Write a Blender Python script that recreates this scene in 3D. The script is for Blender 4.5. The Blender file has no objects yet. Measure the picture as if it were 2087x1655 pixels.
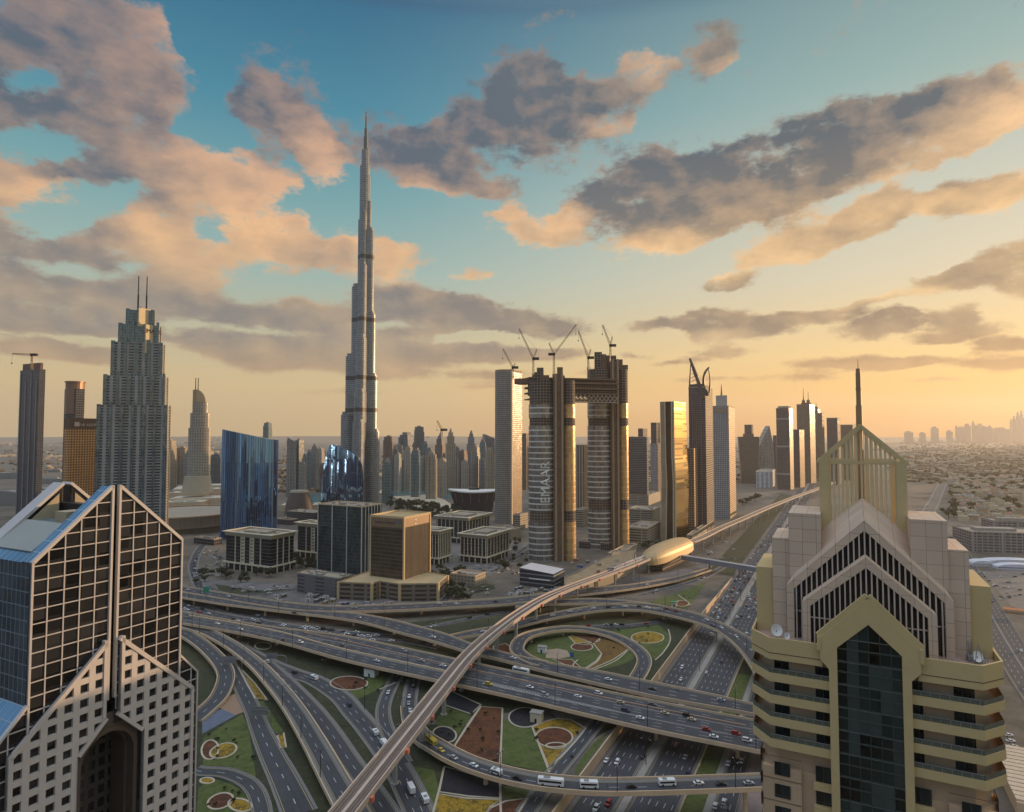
import bpy, math, random
from math import sin, cos, pi, radians, atan2, sqrt, asin, floor
from mathutils import Vector, Matrix, noise as mnoise
from mathutils.geometry import tessellate_polygon
random.seed(11)
SC = bpy.context.scene
COL = SC.collection

# ---------------------------------------------------------------- camera
H = 165.0; FPX = 1300.0; CX = 1043.5; CY = 827.5
TH = math.atan(57.5 / FPX)
cam = bpy.data.cameras.new('camera')
cam.sensor_width = 36.0; cam.lens = 36.0 * FPX / 2087.0
cam.clip_start = 1.0; cam.clip_end = 90000.0
camo = bpy.data.objects.new('camera', cam); COL.objects.link(camo)
camo.location = (0, 0, H); camo.rotation_euler = (pi / 2 + TH, 0, 0)
SC.camera = camo

def ray(px, py):
    a = (px - CX) / FPX; b = (CY - py) / FPX
    return Vector((a, cos(TH) - b * sin(TH), sin(TH) + b * cos(TH)))
def P(px, py, z=0.0):
    d = ray(px, py); t = (z - H) / d.z
    return Vector((d.x * t, d.y * t, z))
def at(px, py, Y):
    d = ray(px, py); t = Y / d.y
    return Vector((d.x * t, Y, H + d.z * t))
def srgb(*c):
    return tuple(((v / 255.0) / 12.92 if v <= 10 else ((v / 255.0 + .055) / 1.055) ** 2.4) for v in c[:3]) + (1.0,)

# ---------------------------------------------------------------- sun, sky, haze values
SUN_AZ = radians(60.0); SUN_EL = radians(4.2)
SC.view_settings.view_transform = 'Standard'
SC.view_settings.look = 'None'
SC.view_settings.gamma = 1.0
SC.view_settings.exposure = 0.0
SC.view_settings.use_curve_mapping = False
SC.cycles.use_denoising = True
SC.cycles.max_bounces = 6
SC.cycles.volume_bounces = 1
SC.cycles.caustics_reflective = False
SC.cycles.caustics_refractive = False
sl = bpy.data.lights.new('sun', 'SUN')
sl.energy = 5.0; sl.angle = radians(0.6); sl.color = (1.0, 0.64, 0.34)
so = bpy.data.objects.new('sun', sl); COL.objects.link(so)
sd = Vector((sin(SUN_AZ) * cos(SUN_EL), cos(SUN_AZ) * cos(SUN_EL), sin(SUN_EL)))
so.rotation_euler = sd.to_track_quat('Z', 'Y').to_euler()
so.location = sd * 500

class NT:
    """tiny node helper"""
    def __init__(s, tree):
        s.t = tree; s.n = tree.nodes; s.l = tree.links
    def new(s, typ, **kw):
        n = s.n.new(typ)
        for k, v in kw.items(): setattr(n, k, v)
        return n
    def put(s, sock, v):
        if v is None: return
        if isinstance(v, bpy.types.NodeSocket): s.l.new(v, sock)
        else: sock.default_value = v
    def m(s, op, a, b=None, c=None, clamp=False):
        n = s.new('ShaderNodeMath', operation=op); n.use_clamp = clamp
        for i, v in enumerate((a, b, c)): s.put(n.inputs[i], v)
        return n.outputs[0]
    def vm(s, op, a, b=None):
        n = s.new('ShaderNodeVectorMath', operation=op)
        s.put(n.inputs[0], a)
        if b is not None: s.put(n.inputs[3] if op == 'SCALE' else n.inputs[1], b)
        return n.outputs[0]
    def mix(s, f, a, b, blend='MIX'):
        n = s.new('ShaderNodeMix', data_type='RGBA', blend_type=blend)
        s.put(n.inputs[0], f); s.put(n.inputs[6], a); s.put(n.inputs[7], b)
        return n.outputs[2]
    def mr(s, v, a, b, c=0.0, d=1.0, smooth=False):
        n = s.new('ShaderNodeMapRange'); n.interpolation_type = 'SMOOTHSTEP' if smooth else 'LINEAR'
        s.put(n.inputs[0], v)
        for i, q in enumerate((a, b, c, d)): s.put(n.inputs[i + 1], q)
        return n.outputs[0]
    def noise(s, vec, scale, detail=4, rough=0.55, dim='3D', dist=0.0):
        n = s.new('ShaderNodeTexNoise', noise_dimensions=dim)
        if vec is not None: s.l.new(vec, n.inputs['Vector'])
        n.inputs['Scale'].default_value = scale; n.inputs['Detail'].default_value = detail
        n.inputs['Roughness'].default_value = rough; n.inputs['Distortion'].default_value = dist
        return n
    def ramp(s, f, stops):
        n = s.new('ShaderNodeValToRGB'); s.l.new(f, n.inputs[0])
        e = n.color_ramp.elements
        while len(e) < len(stops): e.new(0.5)
        for q, (p, c) in zip(e, stops): q.position = p; q.color = c
        return n.outputs[0]

def azel(px, py):
    d = ray(px, py).normalized()
    return atan2(d.x, d.y), asin(d.z)

# clouds: centre x, y, half width, half height (photo pixels), tilt, grey weight, lit weight
CLOUDS = [
 (60,70,330,120,8,.62,.12),(230,70,170,110,20,.8,.25),(335,95,75,60,25,0,.75),(130,230,330,130,8,.95,0),(330,170,120,70,0,.5,.1),
 (60,330,260,60,14,.75,.05),(250,320,170,80,20,.8,.2),(560,235,130,115,18,.95,.12),(630,280,70,45,30,0,.85),(520,180,70,50,0,.5,0),
 (300,372,140,60,14,.8,.1),(450,385,170,75,8,.15,1.0),(400,350,150,60,5,.2,.5),(560,385,45,40,0,0,.5),(25,385,95,60,10,.1,.95),(110,405,70,28,6,0,.75),
 (180,445,80,38,12,.75,0),(300,470,95,60,14,.1,.95),(385,515,120,70,25,.2,.9),(60,490,130,60,14,.75,.3),(240,520,120,60,24,.75,.1),
 (530,480,130,65,18,.1,1.0),(575,455,70,42,0,0,.7),(640,510,90,34,6,.6,.35),(700,492,55,26,0,0,.6),(150,560,280,60,8,.95,0),
 (60,600,200,55,5,.8,.25),(330,585,170,50,4,.7,.3),(60,650,150,32,2,.75,.05),(200,655,140,30,0,.7,0),(480,650,190,40,0,.85,.05),(430,625,110,26,0,.6,0),
 (620,690,180,40,0,.8,.15),(410,690,140,28,0,.75,.1),(60,712,120,18,0,.7,.05),(230,722,110,22,0,.75,0),(560,735,160,22,0,.65,.15),(640,600,120,40,0,.5,.4),
 (880,300,190,75,-4,.9,0),(1010,265,170,95,-18,.95,0),(1100,235,140,85,-10,.85,0),(1060,160,120,55,10,.7,0),(950,340,200,50,4,.85,.1),(1010,375,60,34,30,.5,.1),(900,385,110,22,0,0,.42),
 (1265,185,105,65,-20,.95,.1),(1312,130,62,48,20,0,1.0),(1237,258,42,24,0,0,.85),(1240,300,110,40,0,.45,.05),(1440,105,75,62,-30,.85,.15),(1458,140,45,22,0,0,.5),
 (1085,470,95,38,8,.1,.9),(1015,430,40,20,0,0,.7),(1160,455,55,18,-10,0,.6),(1300,355,130,60,-25,.8,0),(1330,400,190,70,-12,1.0,0),(1520,360,240,85,-12,1.1,0),(1720,305,260,80,-15,1.1,0),
 (1850,275,190,70,-14,.9,.1),(1960,245,150,58,-14,.25,.9),(2040,235,70,40,0,0,.8),(1900,330,160,32,-14,.2,.6),(1500,430,200,50,-8,.6,.4),(1330,495,130,26,-4,0,.75),(1640,490,210,44,-14,.3,.85),(1775,445,95,42,-14,.85,.25),(1600,520,80,24,-10,.2,.5),
 (1910,420,70,26,-14,0,.9),(1960,395,80,45,-14,.85,.2),(2070,385,110,48,-16,.15,.95),(2040,535,130,48,-14,.9,.35),(1935,570,90,22,-6,.8,.3),(2085,580,60,30,0,.5,.4),
 (1470,577,85,19,2,.85,.15),(1450,552,30,12,0,0,.5),(1420,660,70,28,4,.8,0),(1470,662,75,42,0,.95,.1),(1568,668,60,28,0,.9,0),(1330,660,70,16,0,.7,0),(1470,690,90,16,0,0,.5),
 (1690,637,160,14,-5,.8,.1),(1790,660,130,26,2,1.0,0),(1860,640,60,18,0,.7,0),(1985,668,90,26,0,.85,.05),(1960,635,60,22,0,.7,.1),(2060,700,110,17,-3,.9,0),(1900,690,60,14,0,.7,.1),(1800,610,110,10,-3,0,.55),
 (1720,738,150,19,0,.95,0),(1880,740,150,16,0,.9,0),(2060,740,90,18,-4,.8,.1),(1480,722,80,14,0,.75,.1),(1380,740,60,10,0,.6,0),(1440,775,110,10,0,.6,0),(1640,770,120,12,0,.55,.05),(1900,775,140,9,0,.45,.1),
 (880,622,150,34,4,.9,.05),(960,640,130,30,6,.85,.05),(1090,662,130,26,2,.85,0),(800,640,130,40,0,.75,.15),(780,690,150,32,0,.6,.4),(920,722,170,20,-2,.9,0),(1120,722,120,14,-3,.7,.05),(800,760,140,18,0,.7,.1),(1010,765,90,14,0,.6,0),(1000,790,110,10,0,.5,0),
 (963,563,60,14,5,.1,.75),(800,505,80,30,6,.15,.75),(770,550,110,28,4,.1,.65),(672,345,55,48,20,.1,.85),(1220,760,110,12,0,.5,.1),(1290,722,50,10,0,.6,0),(700,800,150,10,0,.4,0),
 (370,215,45,26,0,0,.4),(1700,60,260,60,-20,.16,.1),(70,300,140,34,-12,-.9,0),(210,405,120,38,-22,-.9,0),(110,450,90,30,-14,-.8,0),(420,215,60,60,0,-.7,0),(265,535,60,40,20,-.5,0),(130,545,110,18,0,-.6,0),
 (630,590,90,30,0,-.7,0),(520,605,70,20,0,-.6,0),(590,430,60,26,-10,-.5,0),(425,470,26,30,30,-.45,0),(60,170,70,36,-10,-.7,0),(400,120,60,90,0,-.5,0),(470,300,50,40,0,-.6,0),(200,690,160,9,0,-.5,0),(520,670,160,8,0,-.5,0),(800,660,90,10,0,-.5,0),(960,690,120,9,0,-.5,0),(350,660,60,16,0,-.5,0),(1040,330,50,60,20,-.3,0),
 (1110,40,60,30,0,.22,.05),(1000,60,160,60,0,.16,0),(610,60,90,60,20,.22,0),
]
def build_world():
    w = bpy.data.worlds.new('World'); SC.world = w; w.use_nodes = True
    w.cycles.sampling_method = 'MANUAL'; w.cycles.sample_map_resolution = 512
    w.node_tree.nodes.clear()
    q = NT(w.node_tree)
    tc = q.new('ShaderNodeTexCoord'); d = tc.outputs['Generated']
    sx = q.new('ShaderNodeSeparateXYZ'); q.l.new(d, sx.inputs[0])
    az = q.m('ARCTAN2', sx.outputs[0], sx.outputs[1]); el = q.m('ARCSINE', sx.outputs[2])
    sky = q.new('ShaderNodeTexSky', sky_type='NISHITA')
    sky.sun_disc = False; sky.sun_elevation = SUN_EL; sky.sun_rotation = SUN_AZ
    sky.altitude = 160; sky.air_density = 1.0; sky.dust_density = 3.0; sky.ozone_density = 1.5
    t = q.mr(el, -0.02, 0.60)
    e2 = lambda py: (azel(1043, py)[1] + .02) / .62
    L = q.ramp(t, [(0, srgb(208,178,130)), (e2(860), srgb(216,184,130)), (e2(790), srgb(222,194,142)), (e2(700), srgb(200,194,160)), (e2(560), srgb(158,188,182)),
                   (e2(420), srgb(118,170,176)), (e2(250), srgb(70,142,166)), (e2(40), srgb(44,112,146)), (1, srgb(40,98,134))])
    R = q.ramp(t, [(0, srgb(222,158,88)), (e2(860), srgb(238,172,90)), (e2(800), srgb(250,196,108)), (e2(740), srgb(250,212,142)), (e2(600), srgb(226,214,184)),
                   (e2(430), srgb(200,206,192)), (e2(250), srgb(152,184,180)), (e2(60), srgb(126,160,164)), (1, srgb(100,138,150))])
    c = q.m('COSINE', q.m('SUBTRACT', az, SUN_AZ))
    f = q.mr(c, 0.22, .97, 0, 1, True)
    base = q.mix(f, L, R)
    base = q.vm('SCALE', base, 10.0)
    base = q.mix(0.12, base, q.vm('SCALE', sky.outputs[0], 1.0))
    # opposite the sun the sky is dimmer and bluer
    base = q.mix(q.mr(c, -1, -.15, .85, 0), base, q.vm('SCALE', q.ramp(t, [(0, (.42, .30, .22, 1)), (.12, (.40, .33, .28, 1)), (.25, (.22, .38, .58, 1)), (1, (.16, .33, .62, 1))]), 10.0))
    # cloud space: azimuth, elevation
    cv = q.new('ShaderNodeCombineXYZ'); q.l.new(az, cv.inputs[0]); q.l.new(el, cv.inputs[1])
    an = q.vm('MULTIPLY', cv.outputs[0], (1.0, 1.75, 1.0))
    wn = q.noise(an, 9.0, 5, .6)
    wv = q.vm('MULTIPLY', q.vm('SUBTRACT', wn.outputs['Color'], (.5, .5, .5)), (.115, .07, 0))
    wv = q.vm('SCALE', wv, q.mr(el, 0, .32, .16, 1.0))
    pv = q.vm('ADD', cv.outputs[0], wv)
    pv2 = q.vm('MULTIPLY', q.vm('ADD', cv.outputs[0], q.vm('SCALE', wv, .55)), (1.0, 1.6, 1.0))
    D = W = None; HO = 0.0
    for (x, y, rx, ry, tl, wd, wl) in CLOUDS:
        a0, e0 = azel(x, y); a1, _ = azel(x + 10, y); _, e1 = azel(x, y - 10)
        mp = q.new('ShaderNodeMapping', vector_type='TEXTURE')
        q.l.new(pv, mp.inputs[0])
        mp.inputs['Location'].default_value = (a0, e0, 0)
        mp.inputs['Rotation'].default_value = (0, 0, radians(-tl))
        mp.inputs['Scale'].default_value = (rx * 1.3 * abs(a1 - a0) / 10, ry * (1.35 if y < 600 else 1.6 if x < 1150 else 1.4) * abs(e1 - e0) / 10, 1)
        g = q.new('ShaderNodeTexGradient', gradient_type='SPHERICAL'); q.l.new(mp.outputs[0], g.inputs[0])
        if y > 600 and wd > 0: wd *= 1.4 if x < 1150 else 1.12
        if wd < 0: HO = q.m('MULTIPLY_ADD', g.outputs[1], -wd, HO); continue
        if wd: D = q.m('MULTIPLY_ADD', g.outputs[1], wd, D if D else 0.0)
        if wl: W = q.m('MULTIPLY_ADD', g.outputs[1], wl, W if W else 0.0)
    n1 = q.m('ADD', q.m('MULTIPLY', q.noise(an, 8.0, 8, .60).outputs[0], .54), q.m('MULTIPLY', q.noise(an, 34.0, 8, .68).outputs[0], .46))
    m1 = q.noise(pv2, 11.0, 3, .5).outputs[0]
    m2 = q.noise(q.vm('ADD', pv2, (.022, .026, 0)), 11.0, 3, .5).outputs[0]
    # generic cover outside the part of the sky the photo shows
    gn = q.mr(q.noise(an, 3.2, 6, .6).outputs[0], .5, .75, 0, .8)
    out = q.m('MAXIMUM', q.mr(q.m('ABSOLUTE', az), .75, .95), q.mr(el, .62, .75))
    D = q.m('MULTIPLY_ADD', gn, out, D)
    T = q.m('ADD', D, W)
    dens = q.m('ADD', q.m('SUBTRACT', q.m('MINIMUM', q.m('MULTIPLY', T, .95), .70), HO), q.m('MULTIPLY', q.m('SUBTRACT', n1, .5), q.mr(el, .03, .3, 1.0, 2.2)))
    al = q.mr(dens, .23, .64, 0, .97, True)
    rel = q.m('MULTIPLY', q.m('SUBTRACT', m1, m2), .95)
    lit = q.m('ADD', q.m('DIVIDE', W, q.m('ADD', T, .05)), rel, clamp=False)
    lit = q.m('MULTIPLY_ADD', q.m('SUBTRACT', .72, dens), .42, lit)
    lit = q.mr(lit, -.05, 1.05, 0, 1)
    dk = q.ramp(t, [(0, srgb(196,158,108)), (e2(800), srgb(182,148,108)), (e2(700), srgb(138,132,126)), (e2(560), srgb(112,116,122)), (e2(330), srgb(88,100,114)), (1, srgb(86,100,118))])
    dkr = q.ramp(t, [(0, srgb(210,150,90)), (e2(800), srgb(206,156,96)), (e2(700), srgb(146,126,106)), (e2(500), srgb(118,112,104)), (e2(330), srgb(80,94,106)), (1, srgb(110,116,112))])
    lt = q.ramp(t, [(0, srgb(236,190,126)), (e2(700), srgb(226,192,146)), (e2(520), srgb(236,188,140)), (e2(350), srgb(240,188,148)), (1, srgb(206,166,142))])
    ltr = q.ramp(t, [(0, srgb(255,205,120)), (e2(700), srgb(255,218,160)), (e2(480), srgb(255,208,150)), (e2(250), srgb(252,206,160)), (1, srgb(210,180,150))])
    cc = q.mix(lit, q.mix(f, dk, dkr), q.mix(f, lt, ltr))
    cc = q.vm('SCALE', cc, 10.0)
    fin = q.mix(al, base, cc)
    # the part of the sky above the frame is raised in brightness, added only to lift the foreground
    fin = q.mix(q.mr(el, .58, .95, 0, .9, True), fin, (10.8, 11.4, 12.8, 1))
    # below the horizon: dim ground colour
    fin = q.mix(q.mr(el, -.03, -.004), (1.0, .8, .6, 1), fin)
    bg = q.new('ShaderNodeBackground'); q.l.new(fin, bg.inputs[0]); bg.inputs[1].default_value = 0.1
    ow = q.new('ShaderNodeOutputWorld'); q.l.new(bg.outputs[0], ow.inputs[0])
build_world()

# ---------------------------------------------------------------- mesh helpers
class MB:
    def __init__(s): s.v = []; s.f = []; s.m = []; s.u = []
    def face(s, pts, m=0, uv=None):
        i = len(s.v); s.v += [tuple(p) for p in pts]
        s.f.append(tuple(range(i, i + len(pts)))); s.m.append(m)
        s.u.append(uv if uv else [(p[0] + p[1] * .31, p[2] + p[1]) for p in pts])
        return s
    def box(s, x, y, z, sx, sy, sz, rot=0.0, m=0, bottom=False, mt=None):
        """box standing on z, centred at x, y"""
        c, n = cos(rot), sin(rot)
        q = [(x + a * sx / 2 * c - b * sy / 2 * n, y + a * sx / 2 * n + b * sy / 2 * c) for a, b in ((-1, -1), (1, -1), (1, 1), (-1, 1))]
        return s.prism(q, z, z + sz, m, mt, bottom)
    def prism(s, poly, z0, z1, m=0, mt=None, bottom=False, top=True):
        """poly counter-clockwise; z1 may be a function of x, y"""
        zt = z1 if callable(z1) else (lambda x, y: z1)
        zb = z0 if callable(z0) else (lambda x, y: z0)
        u = 0.0; n = len(poly)
        for i in range(n):
            a = poly[i]; b = poly[(i + 1) % n]; l = math.hypot(b[0] - a[0], b[1] - a[1])
            za, zc, ta, tb = zb(*a), zb(*b), zt(*a), zt(*b)
            s.face([(a[0], a[1], za), (b[0], b[1], zc), (b[0], b[1], tb), (a[0], a[1], ta)], m,
                   [(u, za), (u + l, zc), (u + l, tb), (u, ta)])
            u += l
        if top: s.face([(x, y, zt(x, y)) for x, y in poly], m if mt is None else mt, [(x, y) for x, y in poly])
        if bottom: s.face([(x, y, zb(x, y)) for x, y in reversed(poly)], m)
        return s
    def bar(s, p, q, w, h=None, m=0):
        p = Vector(p); q = Vector(q); h = h or w
        d = q - p; L = d.length
        if L < 1e-6: return s
        d.normalize(); up = Vector((0, 0, 1)) if abs(d.z) < .95 else Vector((0, 1, 0))
        r = d.cross(up).normalized() * (w / 2); t = r.cross(d).normalized() * (h / 2)
        A = [p - r - t, p + r - t, p + r + t, p - r + t]; B = [v + (q - p) for v in A]
        for i in range(4):
            j = (i + 1) % 4; s.face([A[i], A[j], B[j], B[i]], m, [(0, 0), (w, 0), (w, L), (0, L)])
        s.face(A[::-1], m); s.face(B, m)
        return s
    def tube(s, x, y, prof, n=16, m=0, a0=0.0, a1=2 * pi, cap=True, ex=1.0, rot=0.0, mt=None):
        """lathe: prof = [(r, z), ...]; ex = ellipse factor in y"""
        full = abs(a1 - a0) > 6.28; c, si = cos(rot), sin(rot)
        def pt(r, z, k):
            a = a0 + (a1 - a0) * k / n; X = r * cos(a); Y = r * sin(a) * ex
            return (x + X * c - Y * si, y + X * si + Y * c, z)
        for i in range(len(prof) - 1):
            (r0, z0), (r1, z1) = prof[i], prof[i + 1]
            rr = max(r0, r1) * (a1 - a0) / n
            vv0 = z0 if abs(z1 - z0) > 1e-4 else r0; vv1 = z1 if abs(z1 - z0) > 1e-4 else r1
            for k in range(n):
                s.face([pt(r0, z0, k), pt(r0, z0, k + 1), pt(r1, z1, k + 1), pt(r1, z1, k)], m,
                       [(k * rr, vv0), (k * rr + rr, vv0), (k * rr + rr, vv1), (k * rr, vv1)])
        if cap and prof[-1][0] > 1e-3:
            s.face([pt(prof[-1][0], prof[-1][1], k) for k in range(n if full else n + 1)], m if mt is None else mt)
        return s
    def add(s, o, M=None):
        i = len(s.v)
        s.v += [tuple(M @ Vector(p)) for p in o.v] if M else o.v
        s.f += [tuple(k + i for k in f) for f in o.f]; s.m += o.m; s.u += o.u
        return s
    def mesh(s, name, mats, smooth=False):
        me = bpy.data.meshes.new(name)
        me.from_pydata(s.v, [], s.f)
        for k in (mats if isinstance(mats, (list, tuple)) else [mats]): me.materials.append(k)
        me.polygons.foreach_set('material_index', s.m)
        ul = me.uv_layers.new(name='UVMap')
        ul.data.foreach_set('uv', [c for f in s.u for p in f for c in p])
        if smooth: me.polygons.foreach_set('use_smooth', [True] * len(s.f))
        me.update()
        return me
    def build(s, name, mats, parent=None, loc=(0, 0, 0), rz=0.0, smooth=False):
        o = bpy.data.objects.new(name, s.mesh(name, mats, smooth)); COL.objects.link(o)
        o.parent = parent; o.location = loc; o.rotation_euler = (0, 0, rz)
        return o

def tag(o, label=None, cat=None, group=None, kind=None):
    if label: o['label'] = label
    if cat: o['category'] = cat
    if group: o['group'] = group
    if kind: o['kind'] = kind
    return o
def thing(name, label, cat, loc=(0, 0, 0), rz=0.0, group=None):
    o = bpy.data.objects.new(name, None); COL.objects.link(o)
    o.empty_display_size = .1; o.location = loc; o.rotation_euler = (0, 0, rz)
    return tag(o, label, cat, group)
def struct(name, mb, mats, **k): return tag(mb.build(name, mats, **k), kind='structure')
def dup(root, loc, rz=0.0, label=None, group=None):
    r = root.copy(); COL.objects.link(r); r.location = loc; r.rotation_euler = (0, 0, rz)
    if label: r['label'] = label
    if group: r['group'] = group
    for ch in list(root.children):
        c = ch.copy(); COL.objects.link(c); c.parent = r
        for g in ch.children:
            d = g.copy(); COL.objects.link(d); d.parent = c
    return r

# ---------------------------------------------------------------- materials
MATS = {}
def pmat(name):
    m = bpy.data.materials.new(name); m.use_nodes = True
    q = NT(m.node_tree); b = m.node_tree.nodes['Principled BSDF']
    return m, q, b
def plain(name, col, rough=.75, metal=0.0, var=.15, scale=.3, spec=.5):
    if name in MATS: return MATS[name]
    m, q, b = pmat(name); c = col if len(col) == 4 else tuple(col) + (1,)
    tc = q.new('ShaderNodeTexCoord')
    n = q.noise(tc.outputs['Object'], scale, 5, .6)
    n2 = q.noise(tc.outputs['Object'], scale * 9, 3, .6)
    f = q.m('ADD', q.m('MULTIPLY', n.outputs[0], .65), q.m('MULTIPLY', n2.outputs[0], .35))
    lo = tuple(v * (1 - var) for v in c[:3]) + (1,); hi = tuple(v * (1 + var) for v in c[:3]) + (1,)
    q.l.new(q.mix(q.mr(f, .3, .7), lo, hi), b.inputs['Base Color'])
    b.inputs['Roughness'].default_value = rough; b.inputs['Metallic'].default_value = metal
    b.inputs['Specular IOR Level'].default_value = spec
    MATS[name] = m; return m
def facade(name, wall, glass, pu, pv, wu, wv, gr=.12, gm=0.0, var=.6, wr=.7, wm=0.0, ou=0.0, ov=0.0, slab=None, blind=.15, tilt=.05):
    """walls with a grid of windows in metres from the UV map: pitch pu x pv, window share wu x wv"""
    if name in MATS: return MATS[name]
    m, q, b = pmat(name)
    tc = q.new('ShaderNodeTexCoord'); sx = q.new('ShaderNodeSeparateXYZ'); q.l.new(tc.outputs['UV'], sx.inputs[0])
    u = q.m('MULTIPLY_ADD', sx.outputs[0], 1.0 / pu, ou); v = q.m('MULTIPLY_ADD', sx.outputs[1], 1.0 / pv, ov)
    def inside(t, w):
        return q.m('LESS_THAN', q.m('ABSOLUTE', q.m('SUBTRACT', q.m('FRACT', t), .5)), w / 2)
    mk = q.m('MULTIPLY', inside(u, wu), inside(v, wv))
    cv = q.new('ShaderNodeCombineXYZ'); q.l.new(q.m('FLOOR', u), cv.inputs[0]); q.l.new(q.m('FLOOR', v), cv.inputs[1])
    wn = q.new('ShaderNodeTexWhiteNoise', noise_dimensions='2D'); q.l.new(cv.outputs[0], wn.inputs[0])
    r = wn.outputs[0]
    g = tuple(glass[:3]); w = tuple(wall[:3])
    gc = q.mix(r, tuple(x * (1 - var) for x in g) + (1,), tuple(min(1, x * (1 + var)) for x in g) + (1,))
    # a share of the windows has pale blinds drawn
    bl = q.m('GREATER_THAN', wn.outputs['Color'], 1 - blind)
    gc = q.mix(q.m('MULTIPLY', bl, .45), gc, tuple(.5 * x + .5 * y for x, y in zip(w, g)) + (1,))
    n = q.noise(tc.outputs['Object'], .06, 5, .65)
    wc = q.mix(q.mr(n.outputs[0], .3, .7), tuple(x * .82 for x in w) + (1,), tuple(x * 1.14 for x in w) + (1,))
    q.l.new(q.mix(mk, wc, gc), b.inputs['Base Color'])
    q.l.new(q.m('MULTIPLY_ADD', mk, gr - wr, wr), b.inputs['Roughness'])
    q.l.new(q.m('MULTIPLY_ADD', mk, gm - wm, wm), b.inputs['Metallic'])
    if tilt:                                                # panes never sit in exactly one plane
        ge = q.new('ShaderNodeNewGeometry')
        dv = q.vm('SCALE', q.vm('SUBTRACT', wn.outputs['Color'], (.5, .5, .5)), q.m('MULTIPLY', mk, tilt))
        q.l.new(q.vm('NORMALIZE', q.vm('ADD', ge.outputs['Normal'], dv)), b.inputs['Normal'])
    MATS[name] = m; return m
ROOF = plain('roof_screed', srgb(158, 146, 128), .9, var=.25, scale=.08)
CONC = plain('tan_concrete', srgb(206, 180, 148), .85, var=.14, scale=.15)
CONC2 = plain('grey_concrete', srgb(150, 144, 136), .85, var=.16, scale=.15)
KERB = plain('pale_kerb', srgb(184, 172, 150), .8, var=.1)
DARK = plain('dark_metal', srgb(52, 48, 46), .5, .5, var=.1)
STEEL = plain('galvanised_steel', srgb(150, 150, 150), .45, .4, var=.1)
WHITE = plain('white_paint', srgb(226, 224, 218), .5, var=.06)

def road_mat(name, w, shl=.6, shr=.6, lanes=(), solid=(), yellow=True, base=(.046, .048, .056), shcol=(.20, .19, .18)):
    """asphalt with painted lines; u = metres from the left edge, v = metres along"""
    if name in MATS: return MATS[name]
    m, q, b = pmat(name)
    tc = q.new('ShaderNodeTexCoord'); sx = q.new('ShaderNodeSeparateXYZ'); q.l.new(tc.outputs['UV'], sx.inputs[0])
    u, v = sx.outputs[0], sx.outputs[1]
    n = q.noise(tc.outputs['Object'], .05, 6, .65); n2 = q.noise(tc.outputs['Object'], 1.2, 3, .6)
    # long faint wear along the wheel tracks
    st = q.new('ShaderNodeCombineXYZ'); q.l.new(q.m('MULTIPLY', u, .9), st.inputs[0]); q.l.new(q.m('MULTIPLY', v, .012), st.inputs[1])
    n3 = q.noise(st.outputs[0], 1.0, 3, .6)
    f = q.m('ADD', q.m('MULTIPLY', n.outputs[0], .4), q.m('ADD', q.m('MULTIPLY', n2.outputs[0], .2), q.m('MULTIPLY', n3.outputs[0], .4)))
    c = q.mix(q.mr(f, .32, .68), tuple(x * .60 for x in base) + (1,), tuple(x * 1.5 for x in base) + (1,))
    jn = q.m('LESS_THAN', q.m('FRACT', q.m('MULTIPLY', v, 1 / 31.0)), .018)
    c = q.mix(q.m('MULTIPLY', jn, .55), c, (.02, .02, .022, 1))
    def line(p, wd): return q.m('LESS_THAN', q.m('ABSOLUTE', q.m('SUBTRACT', u, p)), wd / 2)
    sh = q.m('MAXIMUM', q.m('LESS_THAN', u, shl), q.m('GREATER_THAN', u, w - shr))
    c = q.mix(sh, c, q.mix(q.mr(n2.outputs[0], .3, .7), tuple(x * .8 for x in shcol) + (1,), tuple(x * 1.15 for x in shcol) + (1,)))
    if yellow:
        e = q.m('MAXIMUM', line(shl + .45, .26), line(w - shr - .45, .26))
        c = q.mix(q.m('MULTIPLY', e, .75), c, (.42, .34, .16, 1))
    d = q.m('LESS_THAN', q.m('FRACT', q.m('MULTIPLY', v, 1 / 12.0)), .36)
    for p in lanes: c = q.mix(q.m('MULTIPLY', q.m('MULTIPLY', line(p, .26), d), .85), c, (.55, .55, .53, 1))
    for p in solid: c = q.mix(q.m('MULTIPLY', line(p, .3), .7), c, (.5, .48, .42, 1))
    q.l.new(c, b.inputs['Base Color']); b.inputs['Roughness'].default_value = .72
    MATS[name] = m; return m
def plant_mat(name, cols, scale=.9, big=.06, mid=.28):
    """low planting: speckled flower colours"""
    if name in MATS: return MATS[name]
    m, q, b = pmat(name); tc = q.new('ShaderNodeTexCoord')
    n = q.noise(tc.outputs['Object'], scale, 4, .75); n2 = q.noise(tc.outputs['Object'], big, 4, .6)
    n3 = q.noise(tc.outputs['Object'], mid, 3, .6)
    f = q.m('ADD', q.m('MULTIPLY', n.outputs[0], .40), q.m('ADD', q.m('MULTIPLY', n2.outputs[0], .25), q.m('MULTIPLY', n3.outputs[0], .35)))
    k = len(cols)
    c = q.ramp(f, [(.38 + .24 * i / (k - 1), tuple(x) + (1,)) for i, x in enumerate(cols)])
    q.l.new(c, b.inputs['Base Color']); b.inputs['Roughness'].default_value = .9
    bm = q.new('ShaderNodeBump'); bm.inputs['Strength'].default_value = .8; bm.inputs['Distance'].default_value = .5
    q.l.new(n.outputs[0], bm.inputs['Height']); q.l.new(bm.outputs[0], b.inputs['Normal'])
    MATS[name] = m; return m
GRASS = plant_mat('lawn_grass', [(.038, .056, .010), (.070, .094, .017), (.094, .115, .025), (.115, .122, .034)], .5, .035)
GRASSD = plant_mat('dark_grass', [(.018, .024, .008), (.028, .035, .011), (.040, .045, .016), (.070, .060, .034)], .4, .04)  # darker green grass between the bright lawns
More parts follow.
